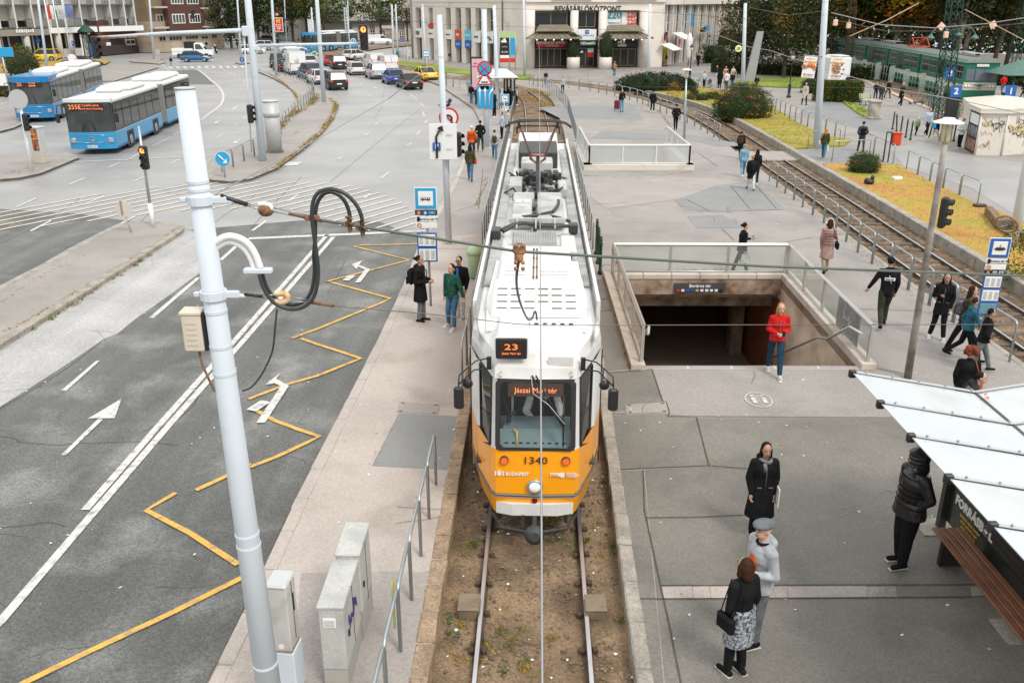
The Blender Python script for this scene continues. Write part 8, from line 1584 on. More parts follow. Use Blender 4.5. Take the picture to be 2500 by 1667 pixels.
mb=MB();mb.tb([p-f0+Ve((0,0,1.0)) for p in F],.02,4);mb.tb([p-f0+Ve((0,0,.3)) for p in F],.02,4);mb.o('rail',M('fence_post_dull'),fp)
bf=tH('balustrade','verdigris iron balustrade with crossed panels near the lattice mast','railing',G(2030,408));b0=Ve(bf.location);P=rsm([G(x,y) for x,y in [(2028,404),(2040,407),(2060,420),(2078,430),(2095,434),(2100,430)]],1.15)
for a,b in zip(P,P[1:]):
 a=a-b0;b=b-b0;mb=MB();mb.tb([a,a+Ve((0,0,1.05))],.05,5);mb.ball(a+Ve((0,0,1.12)),.08,6);mb.o('post',lgreen,bf);mb=MB();U_=Ve((0,0,.95));Lw=Ve((0,0,.15));mb.tb([a+U_,b+U_],.03,4);mb.tb([a+Lw,b+Lw],.03,4);mb.tb([a+U_,b+Lw],.02,4);mb.tb([a+Lw,b+U_],.02,4);mb.o('cross_panel',lgreen,bf)
for x,y,s_,lab in ((2082,343,'2','blue platform number 2 on the train side'),(2093,377,'2','blue number 2 on the black buffer post'),(2197,377,'1','blue number 1 on the black buffer post at right')):
 p=at(x,y,66 if y<350 else 62);t=tH('platform_sign',lab,'sign',p);plate(t,(0,0,0),.75,.8,sign_b);tX(s_,.6,sign_w,t,(0,-.04,0),bold=.02)
 if y>350: mb=MB();mb.bb((0,.2,-(p.z-PZ)/2-.1),(.8,.35,p.z-PZ),.03);mb.o('buffer_post',black_m,t)
can2=tH('platform_canopy','green canopy roof at the far right platform','canopy',at(2235,338,72));mb=MB();mb.add([(-2.2,-1,-.3),(2,-1,-.3),(2,3,-.3),(-2.2,3,-.3),(-.6,0.5,.8),(1,.5,.8)],[(0,1,5,4),(1,2,5),(2,3,4,5),(3,0,4)]);mb.o('roof',lgreen,can2);mb=MB();mb.cyl((-.9,.5,-can2.location.z+PZ),(-.9,.5,.1),.08,n=6);mb.o('post',lgreen,can2)
g=G(1700,360);t=tH('leaning_slab','tall grey slab sculpture leaning under the trees','sculpture',(g.x,g.y,PZ));mb=MB();mb.add([(-.5,-.2,0),(.5,-.2,0),(1.0,-.1,5.0),(.35,-.1,5.0),(-.5,.3,0),(.5,.3,0),(1.0,.1,5.0),(.35,.1,5.0)],[(0,1,2,3),(5,4,7,6),(0,4,5,1),(3,2,6,7),(1,5,6,2),(4,0,3,7)]);mb.o('slab',M('slab_grey',(.32,.33,.33),.6),t)
g=G(1584,330);t=tH('folded_parasol','tall folded white parasol in front of the right wing','parasol',(g.x,g.y,PZ));mb=MB();mb.cyl((0,0,0),(0,0,.8),.06,n=6);mb.o('pole',black_m,t);mb=MB();mb.la([(.2,.8),(.42,1.3),(.38,2.6),(.45,3.2),(.2,3.9),(.05,4.1)],9);mb.o('cover',sign_w,t)
van2=tH('market_van','white vehicle half hidden behind the bakery banner','van',at(1866,330,90));mb=MB();mb.bb((0,0,0),(1.9,3.0,2.9),.25);mb.o('body',white_m,van2);mb=MB();mb.box((.1,-1.52,-1.0),(1.1,.02,.3));mb.o('dark_lettering',sign_k,van2);van2.location.z=PZ+1.5
def bicycle(px,py,rz,lab,k=1):
 g=G(px,py);t=tH('bicycle',lab,'bicycle',(g.x,g.y,PZ),R(rz));t.scale=(k,)*3
 for y in (-.52,.52):
  mb=MB();mb.tb([(0,y+.33*cos(a*PI/10),.34+.33*sin(a*PI/10)) for a in range(21)],.018,5);w__=mb.o('wheel',rubber,t);mb=MB();[mb.tb([(0,y,.34),(0,y+.31*cos(a*PI/5),.34+.31*sin(a*PI/5))],.004,3) for a in range(10)];mb.o('spokes',galv,w__)
 mb=MB();mb.tb([(0,-.52,.34),(0,-.05,.30),(0,-.18,.82),(0,-.52,.34)],.018,5);mb.tb([(0,-.05,.30),(0,.38,.78),(0,-.17,.72)],.018,5);mb.tb([(0,.52,.34),(0,.36,.95)],.018,5);mb.o('frame',black_m,t);mb=MB();mb.tb([(-.25,.3,1.0),(0,.36,.98),(.25,.3,1.0)],.015,5);mb.o('handlebar',galv,t);mb=MB();mb.ball((0,-.2,.88),(.07,.14,.04),6);mb.o('saddle',black_m,t)
bicycle(1613,370,60,'dark bicycle held by the person with the orange cap');bicycle(1624,372,60,'small blue child bicycle beside the child with the yellow hat',.65);bicycle(1660,322,100,'parked bicycle under the park trees by the mall')
cs=tH('suitcase','dark red wheeled suitcase beside the woman in blue jeans','suitcase',G(1449,413),R(-15));mb=MB();mb.bb((0,0,.42),(.42,.26,.66),.05);mb.o('shell',M('suitcase_red',(.13,.015,.02),.5),cs);mb=MB();mb.tb([(-.1,.1,.7),(-.1,.12,1.0),(.1,.12,1.0),(.1,.1,.7)],.012,4);mb.o('handle',black_m,cs);mb=MB();[mb.cyl((s*.17,0,.04),(s*.2,0,.04),.04,n=6) for s in(-1,1)];mb.o('wheel',rubber,cs)
for i,(x,y) in enumerate(((2005,403),(2015,401),(2024,400),(2008,388),(2030,401),(1998,378))):
 g=G(x,y);t=tH('pigeon',('pigeon left of the lone black coat woman, near the rails','pigeon between the train fence and the balustrade','pigeon closest to the iron balustrade','pigeon beside the fence, farther back than the others','pigeon pecking right at the balustrade post','pigeon just behind the woman in the black coat')[i],'bird',(g.x,g.y,PZ),rr0()*6,'pigeons by the train fence');mb=MB();mb.ball((0,0,.14),(.15,.09,.09),7);mb.ball((.14,0,.24),.05,6);mb.cyl((-.12,0,.14),(-.3,0,.1),.05,.03,5);mb.o('body',M('pigeon_grey',(.1,.1,.11),.8),t);mb=MB();[mb.cyl((.02,s*.03,0),(.02,s*.03,.08),.008,n=4) for s in(-1,1)];mb.o('legs',M('pigeon_leg',(.4,.12,.1),.7),t)
# ================================================================ TREES, HEDGES, BUSHES
bark=M('bark',(.10,.08,.06),.95,var=.4,scale=3,bump=.6,bscale=20);bark_pl=M('bark_plane_tree',(.34,.31,.25),.9,col2=(.12,.10,.07),scale=2.2,bump=.3)
LF={'dark':[M('leaf_dark',(.016,.026,.008),.8,spec=.15),M('leaf_mid',(.032,.05,.012),.8,spec=.15),M('leaf_olive',(.065,.065,.016),.8,spec=.15)],'mid':[M('leaf_mid'),M('leaf_green',(.07,.12,.02),.8,spec=.15),M('leaf_olive')],'aut':[M('leaf_yellow',(.34,.21,.02),.8,spec=.15),M('leaf_orange',(.38,.13,.015),.8,spec=.15),M('leaf_olive')],'brown':[M('leaf_olive'),M('leaf_rust',(.16,.07,.02),.8,spec=.15),M('leaf_mid')],
'hedge':[M('leaf_hedge',(.035,.07,.015),.75,spec=.15),M('leaf_green'),M('leaf_orange')],'jun':[M('leaf_juniper',(.02,.05,.022),.8,spec=.15),M('leaf_dark'),M('leaf_mid')],'sage':[M('leaf_sage',(.14,.16,.12),.8,spec=.15),M('leaf_olive'),M('leaf_mid')]}
def leaves(mb,c,rad,nc,nl,ls,spread,bias=0,shell=.45,rnd=random):
 for i in range(nc):
  while True:
   d=Ve((rnd.uniform(-1,1),rnd.uniform(-1,1),rnd.uniform(-1,1)))
   if .1<d.length<=1: break
  d=d.normalized()*(shell+(1-shell)*rnd.random()**.6);p=Ve((c[0]+d.x*rad[0],c[1]+d.y*rad[1],c[2]+d.z*rad[2]));mi=rnd.choices((0,1,2),(5,3,1.5))[0];s=spread*rnd.uniform(.6,1.3)
  for k_ in range(nl):
   q=p+Ve((rnd.gauss(0,1),rnd.gauss(0,1),rnd.gauss(0,.7)))*s*.5;a=Ve((rnd.uniform(-1,1),rnd.uniform(-1,1),rnd.uniform(-.6,.6))).normalized()*ls*rnd.uniform(.6,1.3);b=a.cross(Ve((rnd.uniform(-1,1),rnd.uniform(-1,1),rnd.uniform(-1,1)))).normalized()*ls*.6
   mb.add([q-a*.5,q+b*.5,q+a*.5,q-b*.5],[(0,1,2,3)],mi)
def tree(lab,px,py,H,cr,cz,kind='dark',trunk=.22,nc=130,nl=14,ls=.34,bk=bark,lean=0,name='tree',grp=None,z0=PZ,Y=None,limbs=5,spread=.9):
 g=G(px,py,z0) if Y is None else Ve((at(px,205,Y).x,Y,z0));t=tH(name,lab,'tree',(g.x,g.y,z0),0,grp);mb=MB();top=Ve((lean,0,cz));mb.tb(smp([(0,0,0),(lean*.2,.1,cz*.35),(lean*.7,-.1,cz*.7),top],2),trunk*.8,8);mb.v[:8]=[(v[0]*1.5,v[1]*1.5,v[2]) for v in mb.v[:8]];mb.o('trunk',bk,t);mb=MB();rn=random.Random(int(px*7+py))
 for i in range(limbs):
  a=rn.uniform(0,2*PI);s=top*rn.uniform(.4,.75);e=Ve((lean+cos(a)*cr[0]*.75,sin(a)*cr[1]*.75,cz+rn.uniform(-.1,.6)*cr[2]));mb.tb(smp([s,s+(e-s)*.4+Ve((0,0,.6)),e],1),trunk*.32,5)
 mb.o('limbs',bk,t);mb=MB();leaves(mb,(lean,0,cz+cr[2]*.15),cr,nc,nl,ls,spread,rnd=rn);mb.o('crown',LF[kind],t);return t
T=tree
G1='trees behind the shopping centre forecourt'
T('dark conifer mass right of the shopping centre',1690,352,11,(2.6,2.6,4.2),4.6,'dark',.25,150,16,.32,name='conifer',grp=G1);T('dark reddish conifer by the mall corner',1676,330,9,(2.8,2.6,4),4.2,'brown',.22,130,14,.32,name='conifer');T('broad dark green conifer behind the lantern post',1765,352,10,(4.2,3.4,4.2),4.8,'dark',.28,240,16,.32,name='conifer');T('tall olive green tree behind the lantern post',1745,318,14,(5.5,4,6.0),8.5,'mid',.3,300,14,.38);T('bright orange autumn tree among the dark ones',1768,335,9,(2.2,2.0,2.9),6.3,'aut',.2,90,16,.28);T('large dark tree left of the thick mast',1815,345,12,(3.6,3.2,5.2),6.5,'dark',.3,230,15,.34);T('sage green bushy tree before the dark conifers',1712,352,6,(1.6,1.5,2.6),3.6,'sage',.12,70,12,.25);T('olive tree high behind the park, left',1700,300,15,(5.5,5,6.2),9.5,'brown',.3,240,13,.42);T('tall green tree behind the thick mast',1825,300,16,(6,5,6.6),10.0,'mid',.3,300,13,.42)
GT='plane trees along the river behind the train'
for i,(x,Y,lean,kd,cz,rad) in enumerate(((1905,92,0,'aut',8,3.6),(1948,98,.5,'dark',9,4),(1985,92,1.0,'dark',9.5,4.2),(2015,84,-.6,'aut',8.5,3.4),(2048,88,.6,'brown',8.8,4),(2080,78,-.8,'aut',9.0,3.8),(2112,84,.3,'dark',9.5,4),(2125,74,.5,'brown',9.2,3.6),(2150,79,1.2,'aut',9.3,4),(2185,70,1.4,'dark',9.5,3.8),(2210,74,.8,'aut',9.0,3.8),(2262,68,1,'brown',9.0,4.2),(2330,70,0,'aut',9,5),(2420,66,0,'dark',9,5),(1868,104,0,'mid',8,4.5))):
 Y=100+(i%3)*2 if x>2100 else 104+(2100-x)*.06;T(('slim orange tree at the tail of the train','dark tree second from the train tail','pale barked leaning tree before dark foliage','golden tree above the loading gear','brownish tree left of the lattice mast','orange tree with split trunk just behind the lattice mast','dark crowned tree right of the lattice mast','rust coloured tree with pale trunk above the train front','golden leaning tree above the train cab','dark double trunked tree right of the train cab','yellow tree near the right edge','brown tree at the right edge','golden tree beyond the right edge','dark tree beyond the right edge, far one','green tree at the far end of the train')[i],x,0,12,(rad*1.25,rad,rad*1.2),cz,kd,.30,260,15,.5,bark_pl if i in(2,6,7) else bark,lean,'plane_tree',GT,Y=Y,limbs=7)
T('large dark tree between brown house and masts',718,296,12,(3.6,3.6,5.4),5.6,'dark',.3,240,15,.42,name='tree');T('dark tree behind the thick island mast',748,290,12,(5,4,5.5),6.5,'dark',.3,260,15,.42);T('bright green tree right of the thick island mast',770,288,13,(4.6,4,6.2),7.6,'mid',.3,280,14,.42);T('dark low tree with hedge behind the arrow sign mast',800,286,9,(5,4,4.2),4.8,'dark',.3,220,14,.42);T('autumn tinted tree left of the distant bus',835,284,14,(6,5,5),8.6,'brown',.35,280,14,.45);T('autumn brown tree above the distant bus',862,282,13,(6.5,5,4.5),9.2,'aut',.35,120,14,.45);T('spreading green tree above the distant bus',895,284,8,(8,5,2.6),6.2,'mid',.3,260,14,.45);T('small dark round tree before the pale apartment house',1002,284,7,(4.6,4,2.8),6.0,'mid',.28,170,14,.42);T('small rusty tree at the corner of the left shop wing',1052,283,7,(3.2,3,3.6),6.6,'brown',.25,100,12,.42)
def bush(lab,px,py,rad,kind,n=60,nl=16,ls=.10,z0=PZ,core=True,name='bush',grp=None,cat='bush',spread=.22,dz=None):
 g=G(px,py,z0);t=tH(name,lab,cat,(g.x,g.y,z0),0,grp);rn=random.Random(int(px+py*3));mb=MB();zc2=rad[2]*.55 if dz is None else dz
 if core: mb.ball((0,0,zc2),(rad[0]*.86,rad[1]*.86,rad[2]*.86),12);mb.o('dark_core',M('bush_core',(.02,.028,.01),.95),t);mb=MB()  # solid near-black core, its colour stands in for shade behind the leaves
 leaves(mb,(0,0,zc2),rad,n,nl,ls,spread,shell=.86,rnd=rn);mb.v=[(v[0],v[1],max(v[2],.01)) for v in mb.v];mb.o('foliage',LF[kind],t);return t
bush('wide low juniper mound around a mast',1521,375,(3.9,2.2,1.25),'jun',900,14,.14,spread=.3,dz=.35,name='juniper');bush('big rounded hedge bush with orange leaves on the lawn',1686,428,(2.15,1.5,1.75),'hedge',620,16,.10,dz=.75);bush('small round green bush on the yellow lawn',1916,533,(.78,.7,.62),'hedge',260,16,.065,dz=.42,spread=.16)
bush('orange green bush at the right edge behind the stop sign',2205,735,(.6,.55,.9),'hedge',120,16,.08,dz=.6,spread=.3,core=False);bush('autumn bush beside the left bus',326,358,(1.9,1.5,2.0),'hedge',260,14,.16,dz=1.6,spread=.4);bush('orange bush at the left edge by the leaning post',281,383,(1.2,1,1.2),'aut',120,14,.12);
bush('small yellow shrub on the lawn, tufted one',1556,393,(.5,.4,.9),'aut',60,12,.09,core=False,spread=.3);bush('dark round dwarf bush on the lawn',1594,391,(.5,.4,.6),'jun',70,12,.08);bush('yellow leaved dwarf bush on the lawn',1587,395,(.5,.4,.4),'aut',60,12,.08);bush('dwarf bush on the lawn between two others',1611,396,(.6,.4,.45),'mid',70,12,.08);bush('dwarf bush on the lawn near the big hedge bush',1626,393,(.4,.4,.45),'mid',60,12,.08);bush('reddish dwarf bush touching the big hedge bush',1636,394,(.4,.4,.5),'aut',60,12,.08)
bush('clipped box hedge by the mall, front one',1636,323,(1.9,1.2,1.6),'jun',240,12,.15);bush('clipped box hedge by the mall, taller back one',1655,308,(2.4,1.5,2.6),'jun',240,12,.18);bush('spiky green shrub by the mall',1611,324,(.9,.9,1.6),'mid',90,12,.15,core=False);bush('potted plant beside the yellow shop door',1559,321,(.5,.5,1.1),'mid',50,12,.12,core=False)
bush('low dark bush beside the white coat person',1818,380,(1.0,.8,1.0),'jun',120,12,.12);bush('tall dark hedge behind the bakery banner',1838,352,(1.6,1.2,1.8),'jun',150,12,.14)
for k_,(x,y,lab) in enumerate(((1855,397,'square clipped hedge block behind the thick mast, left one'),(1890,398,'square clipped hedge block, right one'))):
 g=G(x,y);t=tH('hedge_block',lab,'hedge',(g.x,g.y+.6,PZ),0,'clipped hedge blocks');sx=(1.15,1.0)[k_];mb=MB();mb.bb((0,0,.8),(sx*2-.2,1.4,1.55),.2);mb.o('dark_core',M('bush_core'),t);mb=MB();rn=random.Random(k_)  # dark box under the leaf cards, shade inside the hedge as colour
 for i in range(5200):
  f=rn.choice((0,0,1,2,3));u,v=rn.uniform(-1,1),rn.uniform(0,1);p=[Ve((u*sx,-.75,v*1.6)),Ve((u*sx,(v-.5)*1.5,1.62)),Ve((-sx,(u*.75),v*1.6)),Ve((sx,u*.75,v*1.6))][f]+Ve((rn.gauss(0,.04),rn.gauss(0,.04),rn.gauss(0,.04)));a=Ve((rn.uniform(-1,1),rn.uniform(-1,1),rn.uniform(-1,1))).normalized()*.11;b=a.cross(Ve((rn.uniform(-1,1),rn.uniform(-1,1),rn.uniform(-1,1)))).normalized()*.07
  mb.add([p-a*.5,p+b*.5,p+a*.5,p-b*.5],[(0,1,2,3)],rn.choices((0,1,2),(6,4,.5 if k_ else 1))[0])
 mb.o('foliage',LF['hedge'],t)
for k_,(x,lab) in enumerate(((1365,'clipped dark topiary on a white round planter left of the middle doors'),(1425,'clipped dark topiary on a white round planter right of the middle doors'))):
 g=G(x,333.5);t=tH('topiary',lab,'plant',(g.x,g.y-1.1,PZ),0,'entrance topiaries');mb=MB();mb.la([(.8,0),(.8,1.35),(.7,1.4)],16);mb.o('planter',stone2,t);mb=MB();mb.ball((0,0,2.7),(.85,.8,1.45),12);mb.o('dark_core',M('bush_core'),t);mb=MB();leaves(mb,(0,0,2.7),(.95,.9,1.55),160,12,.13,.3,shell=.9,rnd=random.Random(k_));mb.o('foliage',LF['jun'],t)  # dark ball under the clipped leaves paints in the inner shade
mb=MB();mb.tess([[(20,150),(200,60),(260,80),(260,300),(20,300)]],.30);stc('river',mb,M('river_water',(.45,.47,.47),.15,spec=.6),'pale river behind the park trees')
qw=tH('river_wall','pale stone quay wall behind the park trees','wall',(at(2000,205,118).x,118,0));mb=MB();a=Ve((-30,25,0));b=Ve((70,-45,0));mb.add([(a.x,a.y,.2),(b.x,b.y,.2),(b.x,b.y,1.9),(a.x,a.y,1.9),(a.x,a.y+.8,1.9),(b.x,b.y+.8,1.9)],[(0,1,2,3),(3,2,5,4)]);mb.o('wall',stone2,qw)
hs_=tH('hedge','dark low hedge behind the train','hedge',(at(2000,205,94).x,94,PZ));mb=MB();rn=random.Random(4)
for i in range(9000):
 u=rn.random();p=Ve((-16+u*52,14-u*36,rn.uniform(.1,1.6)))+Ve((0,-rn.random()*1.2,0));a_=Ve((rn.uniform(-1,1),rn.uniform(-1,1),rn.uniform(-1,1))).normalized()*.3;b_=a_.cross(Ve((rn.uniform(-1,1),rn.uniform(-1,1),rn.uniform(-1,1)))).normalized()*.2;mb.add([p-a_*.5,p+b_*.5,p+a_*.5,p-b_*.5],[(0,1,2,3)],rn.choice((0,0,1,2)))
mb.o('foliage',LF['dark'],hs_);mb=MB();mb.add([(-16,14.4,0),(36,-21.6,0),(36,-21.6,1.2),(-16,14.4,1.2)],[(0,1,2,3)]);mb.o('dark_core',M('bush_core'),hs_)  # dark sheet within the hedge, shade between leaves given as colour
fl=MB();rn=random.Random(8)
for i in range(26000):   # far wood behind everything at the right, beyond single trees
 x=rn.uniform(36,150);y=rn.uniform(125,150)-.15*(x-36);z=abs(rn.gauss(0,1))*3.2+rn.uniform(0,3.5);
 if z>11: continue
 if rn.random()<.0: continue
 p=Ve((x,y,z));a_=Ve((rn.uniform(-1,1),rn.uniform(-1,1),rn.uniform(-1,1))).normalized()*.7;b_=a_.cross(Ve((rn.uniform(-1,1),rn.uniform(-1,1),rn.uniform(-1,1)))).normalized()*.5;fl.add([p-a_*.5,p+b_*.5,p+a_*.5,p-b_*.5],[(0,1,2,3)],rn.choice((0,0,0,1,2)))
fl.m=[m_ for m_ in fl.m];tag(fl.o('far_wood',LF['dark']),'dark far wood closing the view behind the park trees',kind='stuff')
# ================================================================ PEOPLE
PEND=[]
def cap(mb,a,b,ra,rb,n=8,fl=1.0):
 """closed tapered limb with rounded ends;fl flattens it front to back"""
 a=Ve(a);b=Ve(b);d=(b-a);L=d.length or 1e-4;t=d/L if L>1e-3 else Ve((0,0,1));u=t.cross(Ve((0,1,0)));
 if u.length<.1: u=t.cross(Ve((1,0,0)))
 u.normalize();w_=t.cross(u);vs=[];st=[]
 for ph in (-70,-35,0): st.append((a+t*ra*sin(R(ph)),ra*cos(R(ph))))
 for ph in (0,35,70): st.append((b+t*rb*sin(R(ph)),rb*cos(R(ph))))
 for c,r in st:
  for j in range(n): an=2*PI*j/n;p=u*cos(an)*r+w_*sin(an)*r;vs.append(c+Ve((p.x,p.y*fl,p.z)))
 fs=[(i*n+j,i*n+(j+1)%n,(i+1)*n+(j+1)%n,(i+1)*n+j) for i in range(5) for j in range(n)]+[tuple(reversed(range(n))),tuple(5*n+j for j in range(n))]
 mb.add(vs,fs)
def ell(mb,c,r,rot=None): mb.ball(c,r,12,R_=rot)
def rmh(name,mb,m,parent,vox,loc=None):
 o=mb.o(name,m,parent);PEND.append((o,vox,m));return o
SK=M('skin_light',(.55,.33,.23),.55);SK2=M('skin_olive',(.42,.24,.15),.55)
HC={'black':M('hair_black',(.012,.01,.009),.75,spec=.15),'brown':M('hair_brown',(.05,.022,.012),.75,spec=.15,var=.3,scale=40),'blond':M('hair_blond',(.45,.24,.08),.75,spec=.15,var=.3,scale=30),'red':M('hair_auburn',(.22,.06,.02),.75,spec=.15,var=.5,scale=40),'dark':M('hair_dark',(.02,.014,.01),.75,spec=.15),'grey':M('hair_grey',(.3,.28,.26),.75,spec=.15),'orange':M('hair_ginger',(.5,.2,.05),.75,spec=.15)}
def cl(n): 
 c={'black':(.013,.013,.014),'dk':(.03,.03,.033),'navy':(.015,.025,.055),'jean':(.07,.17,.28),'ljean':(.2,.36,.48),'djean':(.025,.06,.10),'white':(.7,.7,.68),'lgrey':(.45,.47,.5),'grey':(.16,.17,.18),'red':(.62,.02,.02),'orange':(.7,.13,.03),'green':(.02,.10,.07),'olive':(.06,.06,.025),'khaki':(.32,.27,.18),'pink':(.42,.27,.24),'cream':(.62,.52,.42),'teal':(.03,.14,.2),'tan':(.4,.22,.1),'blue':(.2,.38,.5),'ltblue':(.5,.6,.7),'brown':(.09,.045,.02),'sage':(.3,.42,.2),'cargo':(.045,.05,.032),'dgrey':(.06,.065,.07),'purple':(.15,.1,.15),'salmon':(.55,.3,.22),'marl':(.22,.24,.26),'puffer':(.012,.012,.013)}[n]
 if n=='puffer': return M('cloth_puffer',c,.32,bump=.8,bscale=9)
 return M('cloth_'+n,c,.85,spec=.12,var=.3,scale=7,bump=.6,bscale=11,**({'col2':(.05,.055,.06)} if n=='marl' else {}))
def person(lab,head,foot,face=0,top='black',bot='djean',shoe='black',hair='black',style='short',pose='stand',coat=0,arms='down',h=None,skin=SK,hat=None,hood=0,female=0,near=0,group=None,bulk=1.08,z0=PZ,stripe=None):
 """near: 2 foreground, 1 middle, 0 far.  face: 0 towards the camera, 90 to the right, 180 away, -90 to the left"""
 g=G(foot[0],foot[1],z0);
 if h is None: h=min(1.92,max(.95,Z(head[0],head[1],g)-z0))
 k=h/1.76;child=h<1.3;root=tH('person',lab,'person',(g.x,g.y,z0),R(face),group);rs=random.Random(lab);e=-1 # forward is -y
 V=lambda x,y,z:Ve((x*k,y*k,z*k))
 sw=.16 if female else .185;hip=.09;f=.93 if female else 1
 vox={0:.034,1:.022,2:.0135}[near]*(1 if k>.8 else .8);
 if pose=='walk': st=rs.choice((1,-1));hl=[(V(-hip,0,.90),V(-hip,-.20*st-.04,.50),V(-hip,-.26*st+.04,.09)),(V(hip,0,.90),V(hip,.10*st-.06,.48),V(hip,.30*st+.02,.10 if st<0 else .16))]
 elif pose=='stride': hl=[(V(-hip,0,.88),V(-hip,-.26,.52),V(-hip,-.36,.10)),(V(hip,0,.88),V(hip,.10,.48),V(hip,.42,.20))]
 elif pose=='sit': hl=[(V(-hip,.1,.50),V(-hip,-.34,.52),V(-hip,-.36,.09)),(V(hip,.1,.50),V(hip,-.34,.52),V(hip,-.36,.09))]
 elif pose=='lean': hl=[(V(-hip,.02,.90),V(-hip-.03,-.04,.48),V(-hip-.09,.05,.09)),(V(hip,.02,.90),V(hip,-.07,.49),V(hip+.05,-.12,.09))]
 else: hl=[(V(-hip,0,.90),V(-hip+.01,-.02,.49),V(-hip+.01,.03,.09)),(V(hip,0,.90),V(hip,-.03,.49),V(hip,-.04,.09))]
 dz=-.40 if pose=='sit' else 0;ty=.10 if pose=='sit' else 0;fw=-.05 if pose in('walk','stride') else 0
 if pose=='bend': fw=-.22;dz=-.05
 pel=V(0,ty,.93+dz);che=V(0,ty+fw*.6,1.25+dz);nck=V(0,ty+fw,1.47+dz);hd=V(0,ty+fw-.02-(.06 if pose=='bend' else 0),1.63+dz-(.03 if pose=='bend' else 0));sh=[V(-sw,ty+fw,1.40+dz),V(sw,ty+fw,1.40+dz)]
 A={'down':[(-.06,.02,1.12,-.02,-.05,.86)]*2,'pockets':[(-.09,.07,1.15,.0,-.03,.99)]*2,'phone':[(-.06,.03,1.12,.10,-.26,1.12)]*2,'swing':[(-.07,-.14,1.14,-.02,-.26,.96),(-.07,.16,1.14,-.02,.16,.90)],'phone1':[(-.05,.02,1.12,-.02,-.05,.86),(-.06,.03,1.12,.03,-.28,1.18)],'folded':[(-.06,-.03,1.12,.16,-.20,1.14)]*2,'strap':[(-.07,.02,1.14,.08,-.16,1.20),(-.06,.02,1.12,-.02,-.04,.86)],'out':[(-.05,.02,1.12,-.02,-.05,.86),(-.12,-.02,1.15,-.22,-.06,.95)],'drive':[(-.10,-.10,1.15,.02,-.36,1.08)]*2,'hold':[(-.05,-.02,1.12,.0,-.22,1.02),(-.06,.02,1.12,-.02,-.05,.86)],'chin':[(-.08,-.03,1.15,.06,-.14,1.36),(-.05,.02,1.12,-.02,-.05,.86)]}[arms]
 ar=[]
 for s,a in ((-1,A[0]),(1,A[1])):
  sx=sh[0] if s<0 else sh[1];ex=V(s*(sw-a[0]),ty+fw+a[1],a[2]+dz);wx=V(s*(sw-a[3]),ty+fw+a[4],a[5]+dz);ar.append((sx,ex,wx))
 B=MB()   # the body: one continuous figure
 ell(B,pel+V(0,0,.0),V(.145*f*bulk,.10*bulk,.11));cap(B,pel,che,.12*k*f,.125*k*f,10,.8);ell(B,che+V(0,0,.04),V(.155*f*bulk,.105*bulk,.16));cap(B,sh[0],sh[1],.06*k,.06*k);cap(B,nck-V(0,0,.06),hd-V(0,0,.05),.055*k,.05*k)
 ell(B,hd+V(0,.01,.03),V(.078,.095,.098));ell(B,hd+V(0,-.025,-.045),V(.060,.068,.07));ell(B,hd+V(0,-.101,-.01),V(.013,.022,.022));
 for s in (-1,1): ell(B,hd+V(s*.079,.01,0),V(.012,.02,.03))
 for (a,b,c) in hl: cap(B,a,b,.078*k*bulk,.052*k);cap(B,b,c,.050*k,.036*k)
 for (a,b,c) in ar: cap(B,a,b,.045*k,.036*k);cap(B,b,c,.036*k,.026*k)
 for i,(a,b,c) in enumerate(ar):
  d=(c-b).normalized();s=-1 if i==0 else 1
  if near<2: ell(B,c+d*.05*k,(.035*k,.04*k,.05*k))
  else:
   pc=c+d*.05*k;side=d.cross(Ve((0,1,0)) if abs(d.y)<.8 else Ve((1,0,0))).normalized();cap(B,c,pc,.026*k,.036*k,8);nn=d.cross(side)
   for q in range(4):
    o_=side*((q-1.5)*.021*k);L_=(.034,.042,.04,.03)[q]*k;p1=pc+d*.025*k+o_;p2=p1+d*L_+nn*.008*k;p3=p2+d*L_*.6+nn*.024*k;cap(B,p1,p2,.0105*k,.0095*k,6);cap(B,p2,p3,.0095*k,.008*k,6)
   p1=pc-d*.015*k+side*(-.034*k);p2=p1+d*.032*k-side*.018*k+nn*.01*k;cap(B,p1,p2,.012*k,.010*k,6);cap(B,p2,p2+d*.026*k,.010*k,.009*k,6)
 rmh('body',B,skin,root,vox)
 if near>=1 and face not in (180,):
  mb=MB();[mb.ball(hd+V(s*.03,-.092,.015),V(.013,.006,.007),6) for s in(-1,1)];mb.tb([hd+V(-.022,-.094,-.055),hd+V(0,-.100,-.058),hd+V(.022,-.094,-.055)],.005*k,4);[mb.tb([hd+V(s*.016,-.097,.035),hd+V(s*.045,-.086,.036)],.0045*k,4) for s in(-1,1)];mb.o('face_features',M('face_dark',(.10,.04,.03),.5),root)
 T_=MB();ell(T_,pel-V(0,0,.01),V(.155*f*bulk,.118*bulk,.11))
 for (a,b,c) in hl: cap(T_,a,b,.092*k*bulk,.068*k*bulk);cap(T_,b,c+(b-c)*.10,.066*k*bulk,.055*k*bulk)
 rmh('trousers',T_,cl(bot),root,vox)
 for i,(a,b,c) in enumerate(hl):
  S_=MB()
  a_=R(8 if i else -8);toe=c+Ve((sin(a_)*.15*k,-.14*k,-.045*k));
  if c.z>.13*k: toe=c+V(0,-.11,-.10) if c.y>0 else toe
  cap(S_,c+V(0,.045,-.045),toe,.045*k,.038*k,8);cap(S_,c,c+V(0,0,-.04),.045*k,.045*k)
  for vi,v in enumerate(S_.v): S_.v[vi]=(v[0],v[1],max(v[2],.004))
  rmh('shoe',S_,cl(shoe),root,min(vox,.02))
